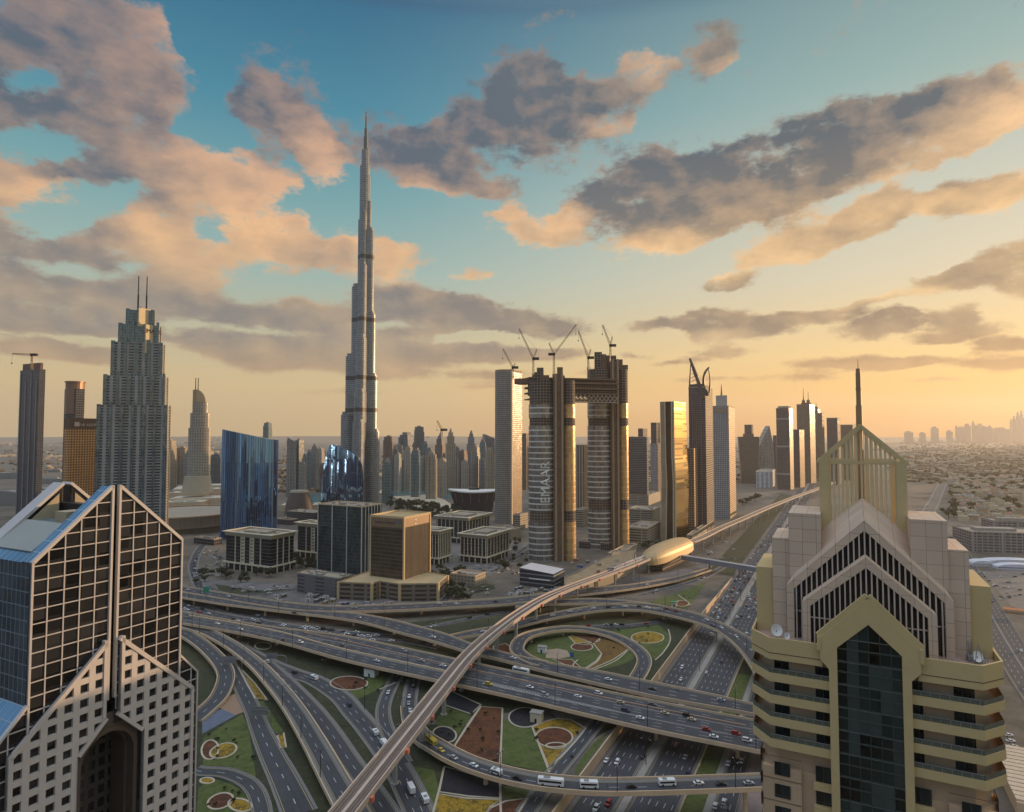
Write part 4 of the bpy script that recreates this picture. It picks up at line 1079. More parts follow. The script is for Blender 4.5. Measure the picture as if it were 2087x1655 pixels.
# ---- supertall stepped spire tower
def supertall():
    D = 1290.0; c = at(738, 885, D)
    t = thing('supertall_tower', 'silver supertall tower narrowing in steps to a needle, tallest in the skyline', 'skyscraper', (c.x, D, 0))
    st = facade('silver_curtain_wall', (.33, .325, .32), (.15, .165, .18), 3.2, 3.9, .74, .62, gr=.34, gm=.35, var=.4, wr=.55, wm=.1, blind=.05)
    band = plain('dark_louvre_band', srgb(84, 78, 74), .5, .3)
    hz = lambda y: 165 + (885 - y) * D / FPX
    def capsule(r0, r1, hw, ang, n=8):
        """plan of a wing: from the core out to a round nose at r1"""
        pts = [(0, -hw), (r1 - hw, -hw)] + [(r1 - hw + hw * sin(a), -hw * cos(a)) for a in [pi * k / n for k in range(1, n)]] + [(r1 - hw, hw), (0, hw)]
        return [(x * cos(ang) - y * sin(ang), x * sin(ang) + y * cos(ang)) for x, y in pts]
    wings = [(radians(170), [(45, 845, 11), (36, 726, 11), (24.5, 582, 10), (12.5, 443, 8), (6.5, 367, 6.5)]),
             (radians(10), [(35, 880, 11), (29.6, 766, 11), (25, 639, 10), (20.5, 465, 8.5), (14.5, 404, 6.5), (11.5, 349, 5.5), (8.5, 293, 4.5)]),
             (radians(-88), [(50, 862, 11), (40, 800, 11), (31, 690, 10), (22, 540, 8.5), (14, 430, 6.5), (9, 330, 5)])]
    for ang, segs in wings:
        mb = MB(); bd = MB()
        for k, (r, y, hw) in enumerate(segs):
            z = hz(y); mb.prism(capsule(0, r, hw, ang), 0, z, 0)
            for yy in (885 - 45, 775, 655, 525):
                zz = hz(yy)
                if zz < z - 4: bd.prism(capsule(0, r + .15, hw + .15, ang), zz, zz + 8, 0, bottom=True)
            # small setback crown
            mb.prism(capsule(0, r - 2.5, hw - 2.5, ang), z, z + 6, 0)
            # two thin pilotis along the nose edge
        mb.build('wing', st, t); bd.build('mechanical_band', band, t)
    mb = MB(); mb.tube(0, 0, [(10, 0), (10, hz(330)), (7, hz(330)), (7, hz(296))], 12); mb.build('core', st, t)
    mb = MB(); s = 3.4
    mb.tube(1.5, 0, [(4.6, hz(300)), (4.6, hz(268)), (3.2, hz(268)), (3.2, hz(250)), (1.9, hz(248)), (1.5, hz(226)), (.9, hz(224)), (.7, hz(217)), (1.3, hz(217)), (1.1, hz(215))], 8)
    mb.build('needle', plain('needle_steel', srgb(110, 108, 106), .4, .6), t)
supertall()

# ---- left: stepped residential tower with twin masts
def stepped_tower():
    D = 820.0; c = at(277, 885, D); rz = radians(22)
    t = thing('stepped_tower', 'stepped grey blue apartment tower with twin masts, behind the glass gables', 'skyscraper', (c.x, D, 0), rz)
    k = D / FPX / cos(radians(30.5)) * 1.0
    bal = facade('balcony_columns', (.34, .34, .335), (.035, .042, .05), 9.0, 3.6, .62, .56, gr=.15, gm=.1, var=.5, blind=.08, ou=.28)
    blu = facade('blue_glass_pier', (.20, .24, .27), (.12, .16, .19), 2.2, 3.6, .9, .9, gr=.1, gm=.6, var=.25, blind=.0)
    crown = plain('pale_crown_panel', srgb(206, 186, 150), .5, .1, var=.06)
    hz = lambda y: 165 + (885 - y) * D / FPX
    W = lambda px: px * D / FPX / cos(radians(30.5))
    lv = [(215, 339, 828), (224, 333, 769), (235, 325, 701), (246, 317, 664), (258, 305, 633)]
    prev = 0
    for i, (a, b, y) in enumerate(lv):
        m = W((a + b) / 2 - 277) * .9; w = W(b - a) * .80; dp = w * .72; z = hz(y)
        mb = MB(); mb.box(m, 0, 0 if i == 0 else prev - 8, w, dp, z - (0 if i == 0 else prev - 8)); mb.build('tier', bal if i < 3 else blu, t)
        n = max(2, int(w / 11)); 
        for j in range(n + 1):
            x = m - w / 2 + w * j / n
            mb = MB(); mb.box(x, -dp / 2 - .6, 0 if i == 0 else prev - 6, 3.0 if j % 2 else 4.4, 2.2, z - (0 if i == 0 else prev - 6) + (4 if j % 2 else 1)); mb.build('glass_pier', blu, t)
        for yv in (-.3, .3):
            mb = MB(); mb.box(m + w / 2 + .3, dp * yv, 0 if i == 0 else prev - 6, 1.6, 4, z - (0 if i == 0 else prev - 6) + 2); mb.build('side_pier', plain('warm_side_pier', srgb(188, 164, 132), .35, .3), t)
        prev = z
    ra = radians(40); nx, ny = sin(ra), -cos(ra)
    mb = MB(); mb.box(W(13), -11, hz(668), W(27), 2.5, hz(630) - hz(668), ra); mb.build('crown_panel', crown, t)
    mb = MB(); mb.box(W(24), -14.5, hz(722), W(25), 2.0, hz(664) - hz(722), ra); mb.build('crown_panel', crown, t)
    lettering('EMAAR', 7.5, plain('dark_letters', srgb(70, 52, 40), .6), t, (W(24) + nx * 1.4, -14.5 + ny * 1.4, hz(677)), (pi / 2, 0, ra), 'sign_lettering')
    for px, yb in ((-1, 640), (12, 655)):
        mb = MB(); mb.tube(W(px), -4, [(1.0, hz(yb) - 30), (1.0, hz(600)), (.7, hz(600)), (.6, hz(561))], 8); mb.build('mast', DARK, t)
stepped_tower()

def facade_block(name, label, cat, b, mat, roof=ROOF, par=1.2, parm=None, n_units=3, seed=1, extra=None, group=None, z_extra=0):
    t = thing(name, label, cat, b.o, b.rz, group)
    mb = MB(); mb.prism(b.poly(), -3, b.h, 0, 1); mb.build('body', [mat, roof], t)
    if par:
        mb = MB(); parapet(mb, b.poly(-.15), b.h, par, .6); mb.build('roof_parapet', parm or CONC, t)
    if n_units: units(t, b.poly(), b.h, n_units, seed)
    if extra: extra(t, b)
    return t
# ---- left edge group
HOTEL = facade('orange_hotel_wall', srgb(206, 150, 92), (.05, .035, .025), 3.4, 3.4, .56, .62, gr=.2, var=.5, blind=.1)
b = Blk(141, 127, 226, 852, d=850)
def hotel_top(t, b):
    mb = MB(); mb.prism([(p[0], p[1]) for p in b.poly(-.6)], b.h - 14, b.h, 0); mb.build('sign_band', plain('brown_sign_band', srgb(104, 76, 62), .7), t)
    lettering('THE ADDRESS', 4.9, plain('pale_letters', srgb(200, 184, 168), .6), t, (.75, b.dp * .46, b.h - 9), (pi / 2, 0, pi / 2), 'sign_lettering')
    mb = MB(); mb.box(.7, 9, b.h - 11, .2, 6, 6); mb.build('sign_emblem', plain('pale_letters', srgb(200, 184, 168), .6), t)
facade_block('hotel_block', 'orange sunlit hotel slab with a brown sign band, left of the stepped tower', 'hotel', b, HOTEL, par=0, n_units=0, extra=hotel_top)
DKB = facade('dark_blue_tower_glass', (.10, .10, .12), (.03, .034, .05), 3.0, 3.7, .78, .72, gr=.15, gm=.3, var=.5, blind=.06)
b = Blk(152, 127, 168, 792, d=1000)
def cyl_top(t, b):
    mb = MB(); mb.tube(-b.w * .45, b.dp * .5, [(b.w * .42, b.h - 40), (b.w * .42, b.h + 10), (b.w * .46, b.h + 10), (b.w * .46, b.h + 12)], 20); mb.build('drum_top', plain('bronze_drum', srgb(140, 110, 90), .4, .3), t)
facade_block('slim_tower', 'slim dark tower with a round drum on top, behind the orange hotel', 'tower', b, DKB, par=0, n_units=0, extra=cyl_top)
b = Blk(76, 36, 88, 752, d=1250)
def dark_top(t, b):
    mb = MB(); mb.prism(b.poly(3), b.h, b.h + 13, 0); mb.build('crown', plain('rusty_frame', srgb(112, 84, 70), .8, var=.3, scale=.1), t)
    for k in range(4):
        mb = MB(); mb.box(-b.w * (.1 + .28 * k), -.5, 0, 3, 1.4, b.h * (.98 if k % 2 else .92)); mb.build('pier', plain('grey_pier', srgb(132, 128, 132), .5, .2), t)
facade_block('unfinished_tower', 'dark unfinished tower topped by a crane, at the far left', 'tower', b, DKB, par=0, n_units=0, extra=dark_top)

def curved_tower():
    D = 1500.0; c = at(407, 885, D); hz = lambda y: 165 + (885 - y) * D / FPX; W = lambda px: px * D / FPX * .93
    t = thing('sail_topped_tower', 'beige tower with a quarter round sail roof, standing on a ribbed oval podium', 'skyscraper', (c.x, D, 0), radians(20))
    fm = facade('beige_hotel_bands', (.42, .37, .30), (.10, .085, .07), 5.5, 3.6, .72, .48, gr=.3, var=.4, blind=.1)
    for (w, y0, y1, f) in ((45, 990, 872, .62), (39, 874, 842, .6), (31, 843, 820, .6)):
        mb = MB(); a = W(w) / 2; bq = a * f
        pts = [(a * cos(q), bq * sin(q)) for q in [2 * pi * k / 24 for k in range(24)]]
        mb.prism(pts, hz(y0), hz(y1), 0); mb.build('shaft', fm, t)
    mb = MB(); pl = [(-W(9), hz(822))] + [(W(11) , hz(822))] + [(-W(9) + W(20) * cos(q), hz(822) + (hz(794) - hz(822)) * sin(q)) for q in [pi / 2 * k / 10 for k in range(1, 11)]]
    slabxz(mb, pl, -6, 6); mb.build('sail_roof', plain('bronze_sail', srgb(186, 160, 126), .35, .3), t)
    mb = MB(); mb.box(-W(9) - 2, 0, hz(840), 8, 14, hz(795) - hz(840)); mb.build('lift_core', plain('warm_grey', srgb(160, 140, 116), .6), t)
    for x in (-W(10), -W(5)):
        mb = MB(); mb.tube(x, 0, [(1.1, hz(800)), (.8, hz(770))], 8); mb.build('mast', DARK, t)
    mb = MB(); a = W(56) / 2
    for k in range(6):
        q = 1.12 - .035 * k; mb.tube(-2, -6, [(a * q, hz(1003 - k * 5.5)), (a * q, hz(1003 - k * 5.5) + 3.2), (a * q * .97, hz(1003 - k * 5.5) + 3.2), (a * q * .97, hz(1003 - k * 5.5) + 6.4)], 28, ex=.75)
    mb.build('podium', plain('pale_podium_bands', srgb(184, 170, 148), .7), t)
curved_tower()

# ---- blue curved twins
BLUE = facade('blue_mirror_glass', (.03, .045, .08), (.13, .32, .74), 3.4, 60, .80, .995, gr=.03, gm=.96, var=.22, wr=.2, wm=.4, blind=0)
BLUES = facade('blue_side_glass2', (.16, .20, .26), (.10, .15, .22), 2.4, 4, .9, .9, gr=.1, gm=.6, var=.3, blind=0)
def lean(mb, k=.026): mb.v = [(x, y + max(z, 0) * k, z) for x, y, z in mb.v]
def blue_tower():
    D = 1000.0; L0 = at(452, 885, D - 10); R0 = at(557, 885, D + 14); w = (R0 - L0).length; rz = atan2(R0.y - L0.y, R0.x - L0.x)
    t = thing('blue_glass_tower', 'broad blue mirror glass tower with a slanting top, reflecting the sunset', 'office tower', (L0.x, L0.y, 0), rz)
    z0 = at(456, 875, D).z; z1 = at(562, 897, D).z
    f = lambda x, y: z0 + (z1 - z0) * min(1, max(0, x / w))
    n = 14; pts = [(w * k / n, -9 * sin(pi * k / n)) for k in range(n + 1)]
    back = [(w + 7, 12)] + [(w * k / n, 30 + 5 * sin(pi * k / n)) for k in range(n, -1, -1)]
    mb = MB(); mb.prism(pts + back, -2, f, 0, 1); lean(mb); o = mb.build('body', [BLUE, BLUES], t)
    mb = MB()
    for k in range(0, 30):
        x = w * (k + .5) / 30; y = -9 * sin(pi * x / w) - .35
        mb.bar((x, y, 0), (x, y, f(x, 0) + 1.2), .26, .4)
    lean(mb); mb.build('vertical_fin', plain('pale_blue_fin', srgb(128, 150, 182), .3, .5), t)
    mb = MB(); mb.bar((w + .4, .5, 0), (w + .4, .5, z1 + 1), 1.6); mb.bar((w + 7, 12, 0), (w + 7, 12, z1 + .5), 1.4); lean(mb); mb.build('edge_fin', plain('grey_edge_fin', srgb(140, 144, 150), .4, .3), t)
blue_tower()
def blue_arch():
    D = 1150.0; L0 = at(655, 885, D - 8); R0 = at(741, 885, D + 6); w = (R0 - L0).length; rz = atan2(R0.y - L0.y, R0.x - L0.x)
    t = thing('blue_arched_tower', 'smaller blue glass tower with a shell shaped arched roofline, before the supertall tower', 'office tower', (L0.x, L0.y, 0), rz)
    s = w / 86.0; hz = lambda y: 165 + (885 - y) * D / FPX
    prof = [(655, 1060), (741, 1060), (741, 985), (738, 950), (731, 934), (715, 921), (692, 910), (682, 906), (672, 907), (666, 922), (660, 950), (656, 990)]
    pl = [((x - 655) * s, hz(y)) for x, y in prof]
    mb = MB(); slabxz(mb, pl, 0, 26, 0); lean(mb); mb.build('body', BLUE, t)
    mb = MB()
    for k in range(24):
        x = w * (k + .6) / 24.6
        ys = [p for p in pl]; top = 0
        for i in range(len(pl)):
            a, b2 = pl[i], pl[(i + 1) % len(pl)]
            if min(a[0], b2[0]) <= x <= max(a[0], b2[0]) and abs(a[0] - b2[0]) > .01: top = max(top, a[1] + (b2[1] - a[1]) * (x - a[0]) / (b2[0] - a[0]))
        if top: mb.bar((x, -.3, 0), (x, -.3, top), .24, .35)
    lean(mb); mb.build('vertical_fin', MATS['pale_blue_fin'], t)
    mb = MB(); N = 16; e = [(26 * k / N) for k in range(N + 1)]
    arc = lambda y: hz(985) + (hz(930) - hz(985)) * sqrt(max(0, 1 - ((y - 13) / 13.2) ** 2))
    for k in range(N):
        mb.face([(w + .2, e[k], 0), (w + .2, e[k + 1], 0), (w + .2, e[k + 1], arc(e[k + 1])), (w + .2, e[k], arc(e[k]))], 0, [(e[k], 0), (e[k + 1], 0), (e[k + 1], arc(e[k + 1])), (e[k], arc(e[k]))])
        mb.bar((w + .5, e[k], arc(e[k])), (w + .5, e[k + 1], arc(e[k + 1])), 1.6, 1.6, 1)
    lean(mb); mb.build('end_wall', [BLUES, MATS['grey_edge_fin']], t)
blue_arch()

# ---- office square: low blocks with pale pillars over a colonnade
NAVY = facade('navy_office_glass', (.10, .10, .11), (.012, .014, .022), 30, 3.9, .995, .84, gr=.1, gm=.15, var=.3, blind=.0)
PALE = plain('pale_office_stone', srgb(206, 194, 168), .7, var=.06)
def office(label, b, nf=3, ns=2, dense=False, seed=3, sign=None):
    t = thing('office_block', label, 'office building', b.o, b.rz)
    hb = 9.0; i = 3.0
    mb = MB(); mb.prism([(-b.w + i, i), (-i, i), (-i, b.dp - i), (-b.w + i, b.dp - i)], -3, b.h - 1.5, 0, 1); mb.build('body', [NAVY, ROOF], t)
    mb = MB(); mb.prism(b.poly(0), hb - 1.5, hb, 0, bottom=True); mb.build('colonnade_slab', PALE, t)
    mb = MB(); ex = 2.2
    outer = b.poly(-ex + 1.5); parapet(mb, outer, b.h - .6, 1.0, 5.0); mb.build('roof_canopy', PALE, t)
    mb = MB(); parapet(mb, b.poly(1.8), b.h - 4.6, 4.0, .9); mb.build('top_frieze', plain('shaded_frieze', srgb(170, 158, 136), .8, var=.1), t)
    def pil(x, y, z0, z1, s=1.1):
        mb = MB(); mb.box(x, y, z0, s, s, z1 - z0); mb.build('pillar', PALE, t)
    n = max(5, int(b.w / 9))
    for k in range(n + 1): pil(-b.w + .7 + (b.w - 1.4) * k / n, .7, -2, hb - 1.5)
    n2 = max(4, int(b.dp / 9))
    for k in range(1, n2 + 1): pil(-.7, .7 + (b.dp - 1.4) * k / n2, -2, hb - 1.5)
    if dense:
        for k in range(8): pil(-b.w * (.08 + .84 * k / 7), i - .3, hb, b.h - 1.5, 1.0)
        for k in range(8): pil(-i + .3, b.dp * (.08 + .84 * k / 7), hb, b.h - 1.5, 1.0)
    else:
        for fx in (.24, .36, .43, .55, .62, .76): pil(-b.w * (1 - fx), i - .3, hb, b.h - 1.5, 1.1)
        for fy in (.3, .52, .74): pil(-i + .3, b.dp * fy, hb, b.h - 1.5, 1.1)
        for fx in (.395, .585):
            mb = MB()
            for q in range(8): mb.box(-b.w * (1 - fx), i - .2, hb + .4 + q * (b.h - hb - 4) / 8, b.w * .045, .5, 1.9)
            mb.box(-b.w * (1 - fx), i - .12, hb, .5, .3, b.h - hb - 2); mb.build('window_ladder', PALE, t)
    mb = MB(); mb.box(-b.w * .5, b.dp * .5, b.h - 1.4, b.w * .45, b.dp * .4, 2.2); mb.build('roof_plant', ROOF, t)
    units(t, [(-b.w * .9, b.dp * .1), (-b.w * .1, b.dp * .9)], b.h - 1.4, 5, seed, 2.0)
    if sign:
        mb = MB(); mb.box(-b.w * .52, i - .9, b.h - 4.6, b.w * .16, .5, 3.2); mb.build('sign_panel', plain('blue_sign', srgb(62, 70, 170), .4), t)
    return t
office('dark office block with blue sign and pale colonnade, nearest the glass gables', Blk(551, 453, 606, 1092, yb=1172), sign=True)
office('dark office block half hidden between blue tower and green glass tower', Blk(690, 600, 720, 1072, yb=1146), seed=5)
office('narrow office block with dense pale pillars behind the bank tower', Blk(895, 846, 924, 1083, yb=1153), dense=True, seed=6)
office('office block with dense pale pillars beside the tower with white letters', Blk(993, 932, 1044, 1092, yb=1151), dense=True, seed=7)
office('rearmost office block with pale pillars, left of the round tower', Blk(955, 884, 1004, 1056, yb=1110), dense=True, seed=8)

# ---- green glass tower with its parking deck
GREEN = facade('green_grey_glass', (.08, .09, .095), (.05, .08, .088), 2.4, 4.0, .95, .95, gr=.06, gm=.55, var=.45, wr=.3, blind=.04)
def green_top(t, b):
    for k in range(4):
        mb = MB(); mb.box(-b.w * k / 3 if k else -.4, -.35, 0, .9, .9, b.h + .4); mb.build('edge_fin', plain('white_edge_fin', srgb(196, 196, 190), .5), t)
    for k in range(1, 7):
        mb = MB(); mb.box(.3, b.dp * k / 6.5, 0, .8, .8, b.h + .4); mb.build('edge_fin', MATS['white_edge_fin'], t)
facade_block('glass_office_tower', 'green glass office tower with a cluttered pale roof, beside the bank tower', 'office tower', Blk(737, 648, 777, 1034, yb=1172), GREEN, par=1.4, parm=CONC, n_units=9, seed=12, extra=green_top)
PARK = facade('grey_parking_wall', (.13, .125, .13), (.03, .03, .032), 26, 3.6, .45, .4, gr=.6, var=.3, ou=.35, blind=0)
facade_block('parking_block', 'dark grey parking block with pale roof, beside the bank podium', 'parking garage', Blk(690, 606, 716, 1180, yb=1219), PARK, par=1.0, parm=CONC2, n_units=7, seed=4)

def bank():
    BRN = facade('bronze_glass', (.10, .078, .055), (.075, .060, .045), 2.2, 3.8, .90, .84, gr=.07, gm=.45, var=.4, wr=.4, blind=.06)
    FIN = facade('bronze_fin_glass', (.17, .13, .088), (.045, .036, .029), 1.5, 60, .62, .995, gr=.1, gm=.35, var=.3, blind=0)
    trim = plain('golden_trim', srgb(196, 170, 128), .6, var=.05)
    b = Blk(823, 755, 876, 1057, yb=1182, z0=21)
    t = thing('bank_tower', 'square bronze bank tower with pale gold edges, on a low zigzag podium', 'office tower', b.o, b.rz)
    mb = MB(); mb.prism(b.poly(), -2, b.h, 0, 1); mb.face([(.05, 0, 0), (.05, b.dp, 0), (.05, b.dp, b.h - 8), (.05, 0, b.h - 8)], 2, [(0, 0), (b.dp, 0), (b.dp, b.h - 8), (0, b.h - 8)])
    mb.build('body', [BRN, plain('gold_roof', srgb(178, 154, 112), .85, var=.1), FIN], t)
    for x, y in ((-.2, -.05), (-b.w + .2, -.05), (-.05, b.dp)):
        mb = MB(); mb.box(x, y, -1, 1.7, 1.7, b.h + 2); mb.build('corner_pier', trim, t)
    mb = MB(); parapet(mb, b.poly(-.5), b.h - .5, 2.2, 1.2); mb.build('roof_parapet', trim, t)
    mb = MB(); mb.box(-b.w / 2, -.12, b.h - 10, b.w - 2, .3, 9.6); mb.box(.12, b.dp / 2, b.h - 9, .3, b.dp - 2, 8.6); mb.build('top_band', plain('bronze_band', srgb(132, 106, 78), .5, .2), t)
    bl = plain('navy_letters', srgb(52, 56, 96), .5)
    lettering('Standard Chartered', 3.1, bl, t, (-b.w * .56, -.35, b.h - 5.2), (pi / 2, 0, 0), 'sign_lettering')
    def emblem(loc, rot, m1, m2):
        e = MB()
        for q, (sx, mi) in enumerate(((1, 0), (-1, 1))):
            for k in range(10):
                a0 = -.6 + 3.6 * k / 10; a1 = -.6 + 3.6 * (k + 1) / 10
                p = lambda a, r: (sx * r * cos(a) , 0, sx * (r * sin(a) + 1.25))
                e.face([p(a0, .8), p(a0, 1.7), p(a1, 1.7), p(a1, .8)], mi)
        o = e.build('sign_emblem', [m1, m2], t, loc); o.rotation_euler = rot
    emblem((-b.w * .2, -.4, b.h - 5.2), (0, 0, 0), plain('emblem_blue', srgb(52, 110, 170), .4), plain('emblem_green', srgb(60, 150, 120), .4))
    emblem((.5, b.dp * .42, b.h - 5.2), (0, 0, pi / 2), WHITE, WHITE)
    # podium as a thing of its own
    z = 21.0; pts = [(690, 1187), (758, 1190), (774, 1185), (815, 1191), (893, 1190), (912, 1174), (868, 1166), (748, 1166)]
    w = [P(x, y, z) for x, y in pts]; o = w[0]
    p = thing('bank_podium', 'low zigzag podium with louvred walls and tan roof, under the bank tower', 'podium', (o.x, o.y, 0))
    q = [((v.x - o.x), (v.y - o.y)) for v in w]
    LOUV = facade('brown_louvres', (.19, .15, .11), (.035, .028, .022), 14, 4.2, .78, .5, gr=.5, var=.3, blind=0)
    mb = MB(); mb.prism(q, 1, z, 0, 1); mb.build('body', [LOUV, plain('tan_flat_roof', srgb(190, 168, 128), .9, var=.12, scale=.1)], p)
    mb = MB(); parapet(mb, q, z - .3, 1.3, .7); mb.build('roof_parapet', trim, p)
    for k in range(6):
        mb = MB(); a = q[k]; mb.box(a[0], a[1], 0, 2.2, 2.2, z + .8, GRID); mb.build('corner_pier', trim, p)
bank()

# ---- construction trio with a bridge between
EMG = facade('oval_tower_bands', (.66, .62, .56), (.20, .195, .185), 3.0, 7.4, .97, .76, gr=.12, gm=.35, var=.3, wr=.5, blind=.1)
GOLDG = facade('painted_sun_bands', (.50, .34, .19), (.66, .40, .16), 2.6, 7.4, .95, .80, gr=.26, gm=.35, var=.25, wr=.5, wm=.2, blind=.05)  # gold of the low sun put into the wing's base colour
RAW = facade('raw_floors', (.20, .15, .115), (.035, .026, .02), 4.2, 3.75, .72, .62, gr=.8, var=.5, wr=.9, blind=.1)
CORE = plain('brown_lift_core', srgb(124, 98, 78), .85, var=.25, scale=.08)
PIER = plain('tan_lift_pier', srgb(160, 136, 108), .8, var=.12, scale=.1)
def oval_shell(rx, ry, a0, a1, n=22):
    return [(rx * cos(a0 + (a1 - a0) * k / n), ry * sin(a0 + (a1 - a0) * k / n)) for k in range(n + 1)]
def skyview(label, pxa, pxb, pxc, pxd, D, y_bands, y_fin, y_top, letters=None):
    """oval drum pxa..pxb, dark core pxb..pxc, sun painted wing pxc..pxd"""
    hz = lambda y: 165 + (885 - y) * D / FPX; sc = D / FPX
    o = at((pxa + pxb) / 2, 885, D)
    t = thing('bridge_tower', label, 'skyscraper', (o.x, o.y, 0), radians(-4))
    rx = (pxb - pxa) / 2 * sc; ry = rx * .8; X = lambda px: (px - (pxa + pxb) / 2) * sc
    dr = [(rx * cos(a), ry * sin(a) + ry * .6) for a in [2 * pi * k / 32 for k in range(32)]]
    z0 = 0
    for (ya, yb2, raw) in y_bands:
        mb = MB(); mb.prism(dr if not raw else [(x * .94, y * .94 + .5) for x, y in dr], hz(ya), hz(yb2), 0); mb.build('raw_storey' if raw else 'glazed_drum', RAW if raw else EMG, t)
    wx = (X(pxc) + X(pxd)) / 2; wr = (X(pxd) - X(pxc)) / 2
    wing = [(wx + wr * 1.1 * cos(a), 12 + 13 * sin(a)) for a in [2 * pi * k / 28 for k in range(28)]]
    for (ya, yb2, raw) in y_bands:
        mb = MB(); mb.prism(wing if not raw else [(wx + (x - wx) * .93, 12 + (y - 12) * .94) for x, y in wing], hz(ya), hz(yb2), 0); mb.build('raw_storey' if raw else 'sun_painted_wing', RAW if raw else GOLDG, t)
    mb = MB(); mb.box((X(pxb) + X(pxc)) / 2, 8, 0, X(pxc) - X(pxb) + 3, 22, hz(y_fin)); mb.build('lift_core', CORE, t)
    for x in (pxb + 3, pxc - 1):
        mb = MB(); mb.box(X(x), -4.2, 0, 2.6, 3.4, hz(y_fin) + 4); mb.build('lift_pier', PIER, t)
    r = random.Random(int(D)); top = hz(y_bands[-1][1])
    for k in range(9):
        x = r.uniform(-rx * .8, X(pxd) * .9); h = r.uniform(.2, 1) * (hz(y_top) - top)
        mb = MB(); mb.box(x, r.uniform(2, 16), top, r.uniform(5, 12), r.uniform(5, 10), max(3, h)); mb.build('unfinished_core', CORE if k % 2 else RAW, t)
    mb = MB()
    for k in range(40):
        a = r.uniform(0, 2 * pi); x, y = rx * cos(a), ry * sin(a) + ry * .6
        mb.bar((x, y, top), (x, y, top + r.uniform(1, 4)), .35)
    mb.build('starter_bars', DARK, t)
    if letters:
        cu = lettering(letters, 17, WHITE, t, (0, 0, 0), (0, 0, 0), 'sign_lettering', .3)
        for v in cu.data.vertices:                       # wrap the word up the curved drum
            u, w = v.co.y, v.co.x
            ang = -pi / 2 + (15 - u) / rx * 1.0 - .42
            ang = -pi / 2 + (.32 - u / rx)
            v.co = Vector(((rx + .8 + v.co.z) * cos(ang), (ry + .8 + v.co.z) * sin(ang) + ry * .6, hz(982) + w))
    return t
B1 = [(1160, 1062, 0), (1062, 1040, 1), (1040, 868, 0), (868, 852, 1), (852, 824, 0), (824, 772, 1)]
skyview('oval tower under construction with the white letters, carrying the left end of the bridge', 1077, 1130, 1147, 1172, 840, [(1170, 1062, 0), (1062, 1040, 1), (1040, 868, 0), (868, 852, 1), (852, 824, 0), (824, 775, 1)], 768, 746, 'EMAAR')
skyview('taller oval tower under construction at the right end of the bridge', 1198, 1246, 1260, 1281, 925, [(1140, 1038, 0), (1038, 1018, 1), (1018, 868, 0), (868, 852, 1), (852, 822, 0), (822, 752, 1)], 738, 716)
def skybridge():
    D = 872.0; hz = lambda y: 165 + (885 - y) * D / FPX
    a = at(1062, 885, D - 6); b = at(1262, 885, D + 34); L = (b - a).length
    t = thing('sky_bridge', 'unfinished brown truss bridge joining both oval towers near their tops', 'bridge', (a.x, a.y, 0), atan2(b.y - a.y, b.x - a.x))
    mb = MB()
    for z, s in ((hz(815), 1.0), (hz(803), 1.4), (hz(792), 1.6), (hz(781), 1.6), (hz(772), 1.2)):
        mb.prism([(10, -7), (L - 3, -7), (L - 3, 18), (10, 18)], z, z + s * 1.6, 0, bottom=True)
    mb.prism([(-6, -4), (12, -6), (12, 16), (-6, 12)], hz(783), hz(772), 0, bottom=True)
    mb.build('deck', plain('rusty_deck', srgb(124, 98, 76), .85, var=.3, scale=.08), t)
    mb = MB(); mb.prism([(14, -3), (L - 6, -3), (L - 6, 14), (14, 14)], hz(806), hz(772), 0); mb.build('infill', RAW, t)
    mb = MB(); n = 16
    for k in range(n):
        x0, x1 = 40 + (L - 44) * k / n, 40 + (L - 44) * (k + 1) / n
        for y in (-7, 18): mb.bar((x0, y, hz(818)), (x1, y, hz(804)), 1.0); mb.bar((x0, y, hz(804)), (x1, y, hz(818)), 1.0)
    mb.bar((38, -7, hz(819)), (L - 4, -7, hz(819)), 1.3)
    mb.build('truss', plain('pale_truss', srgb(168, 152, 132), .7), t)
    for x in (46, 54):
        mb = MB(); mb.box(x, -7.6, hz(822), 6.5, 2, hz(762) - hz(822)); mb.build('bracing_column', PIER, t)
skybridge()
def round_tower():
    D = 1190.0; hz = lambda y: 165 + (885 - y) * D / FPX; o = at(1030, 885, D)
    t = thing('round_fronted_tower', 'pale round fronted tower with a balcony side painted sunset gold, left of the bridge', 'skyscraper', (o.x, o.y, 0), GRID)
    tb = facade('pale_tower_bands', (.34, .31, .265), (.085, .08, .075), 2.4, 3.7, .7, .6, gr=.3, gm=.2, var=.3, blind=.1)
    gb = facade('painted_sun_balconies', (.34, .21, .10), (.09, .05, .025), 5.0, 3.7, .66, .55, gr=.3, gm=.1, wr=.6, wm=.0, var=.4, blind=.1)  # orange wall colour stands in for low sun on this side
    W = D / FPX
    front = [(-24 * W + 38 * W * k / 14, -9 * sin(pi * k / 14)) for k in range(15)]
    mb = MB(); mb.prism(front + [(14 * W, 44), (-24 * W, 44)], 0, hz(757), 0); mb.build('body', [tb], t)
    mb = MB(); mb.face([(14 * W + .2, 2, 0), (14 * W + .2, 43.8, 0), (14 * W + .2, 43.8, hz(764)), (14 * W + .2, 2, hz(764))], 0, [(2, 0), (44, 0), (44, hz(764)), (2, hz(764))]); mb.build('balcony_side', gb, t)
    mb = MB(); mb.box(14 * W, .4, 0, 3, 3, hz(752)); mb.build('edge_fin', plain('pale_edge', srgb(196, 180, 150), .6), t)
    mb = MB(); parapet(mb, front + [(14 * W, 44), (-24 * W, 44)], hz(757), 3.5, .8); mb.build('roof_parapet', PIER, t)
    units(t, [(-20, 4), (8, 38)], hz(757), 6, 9, 6)
round_tower()

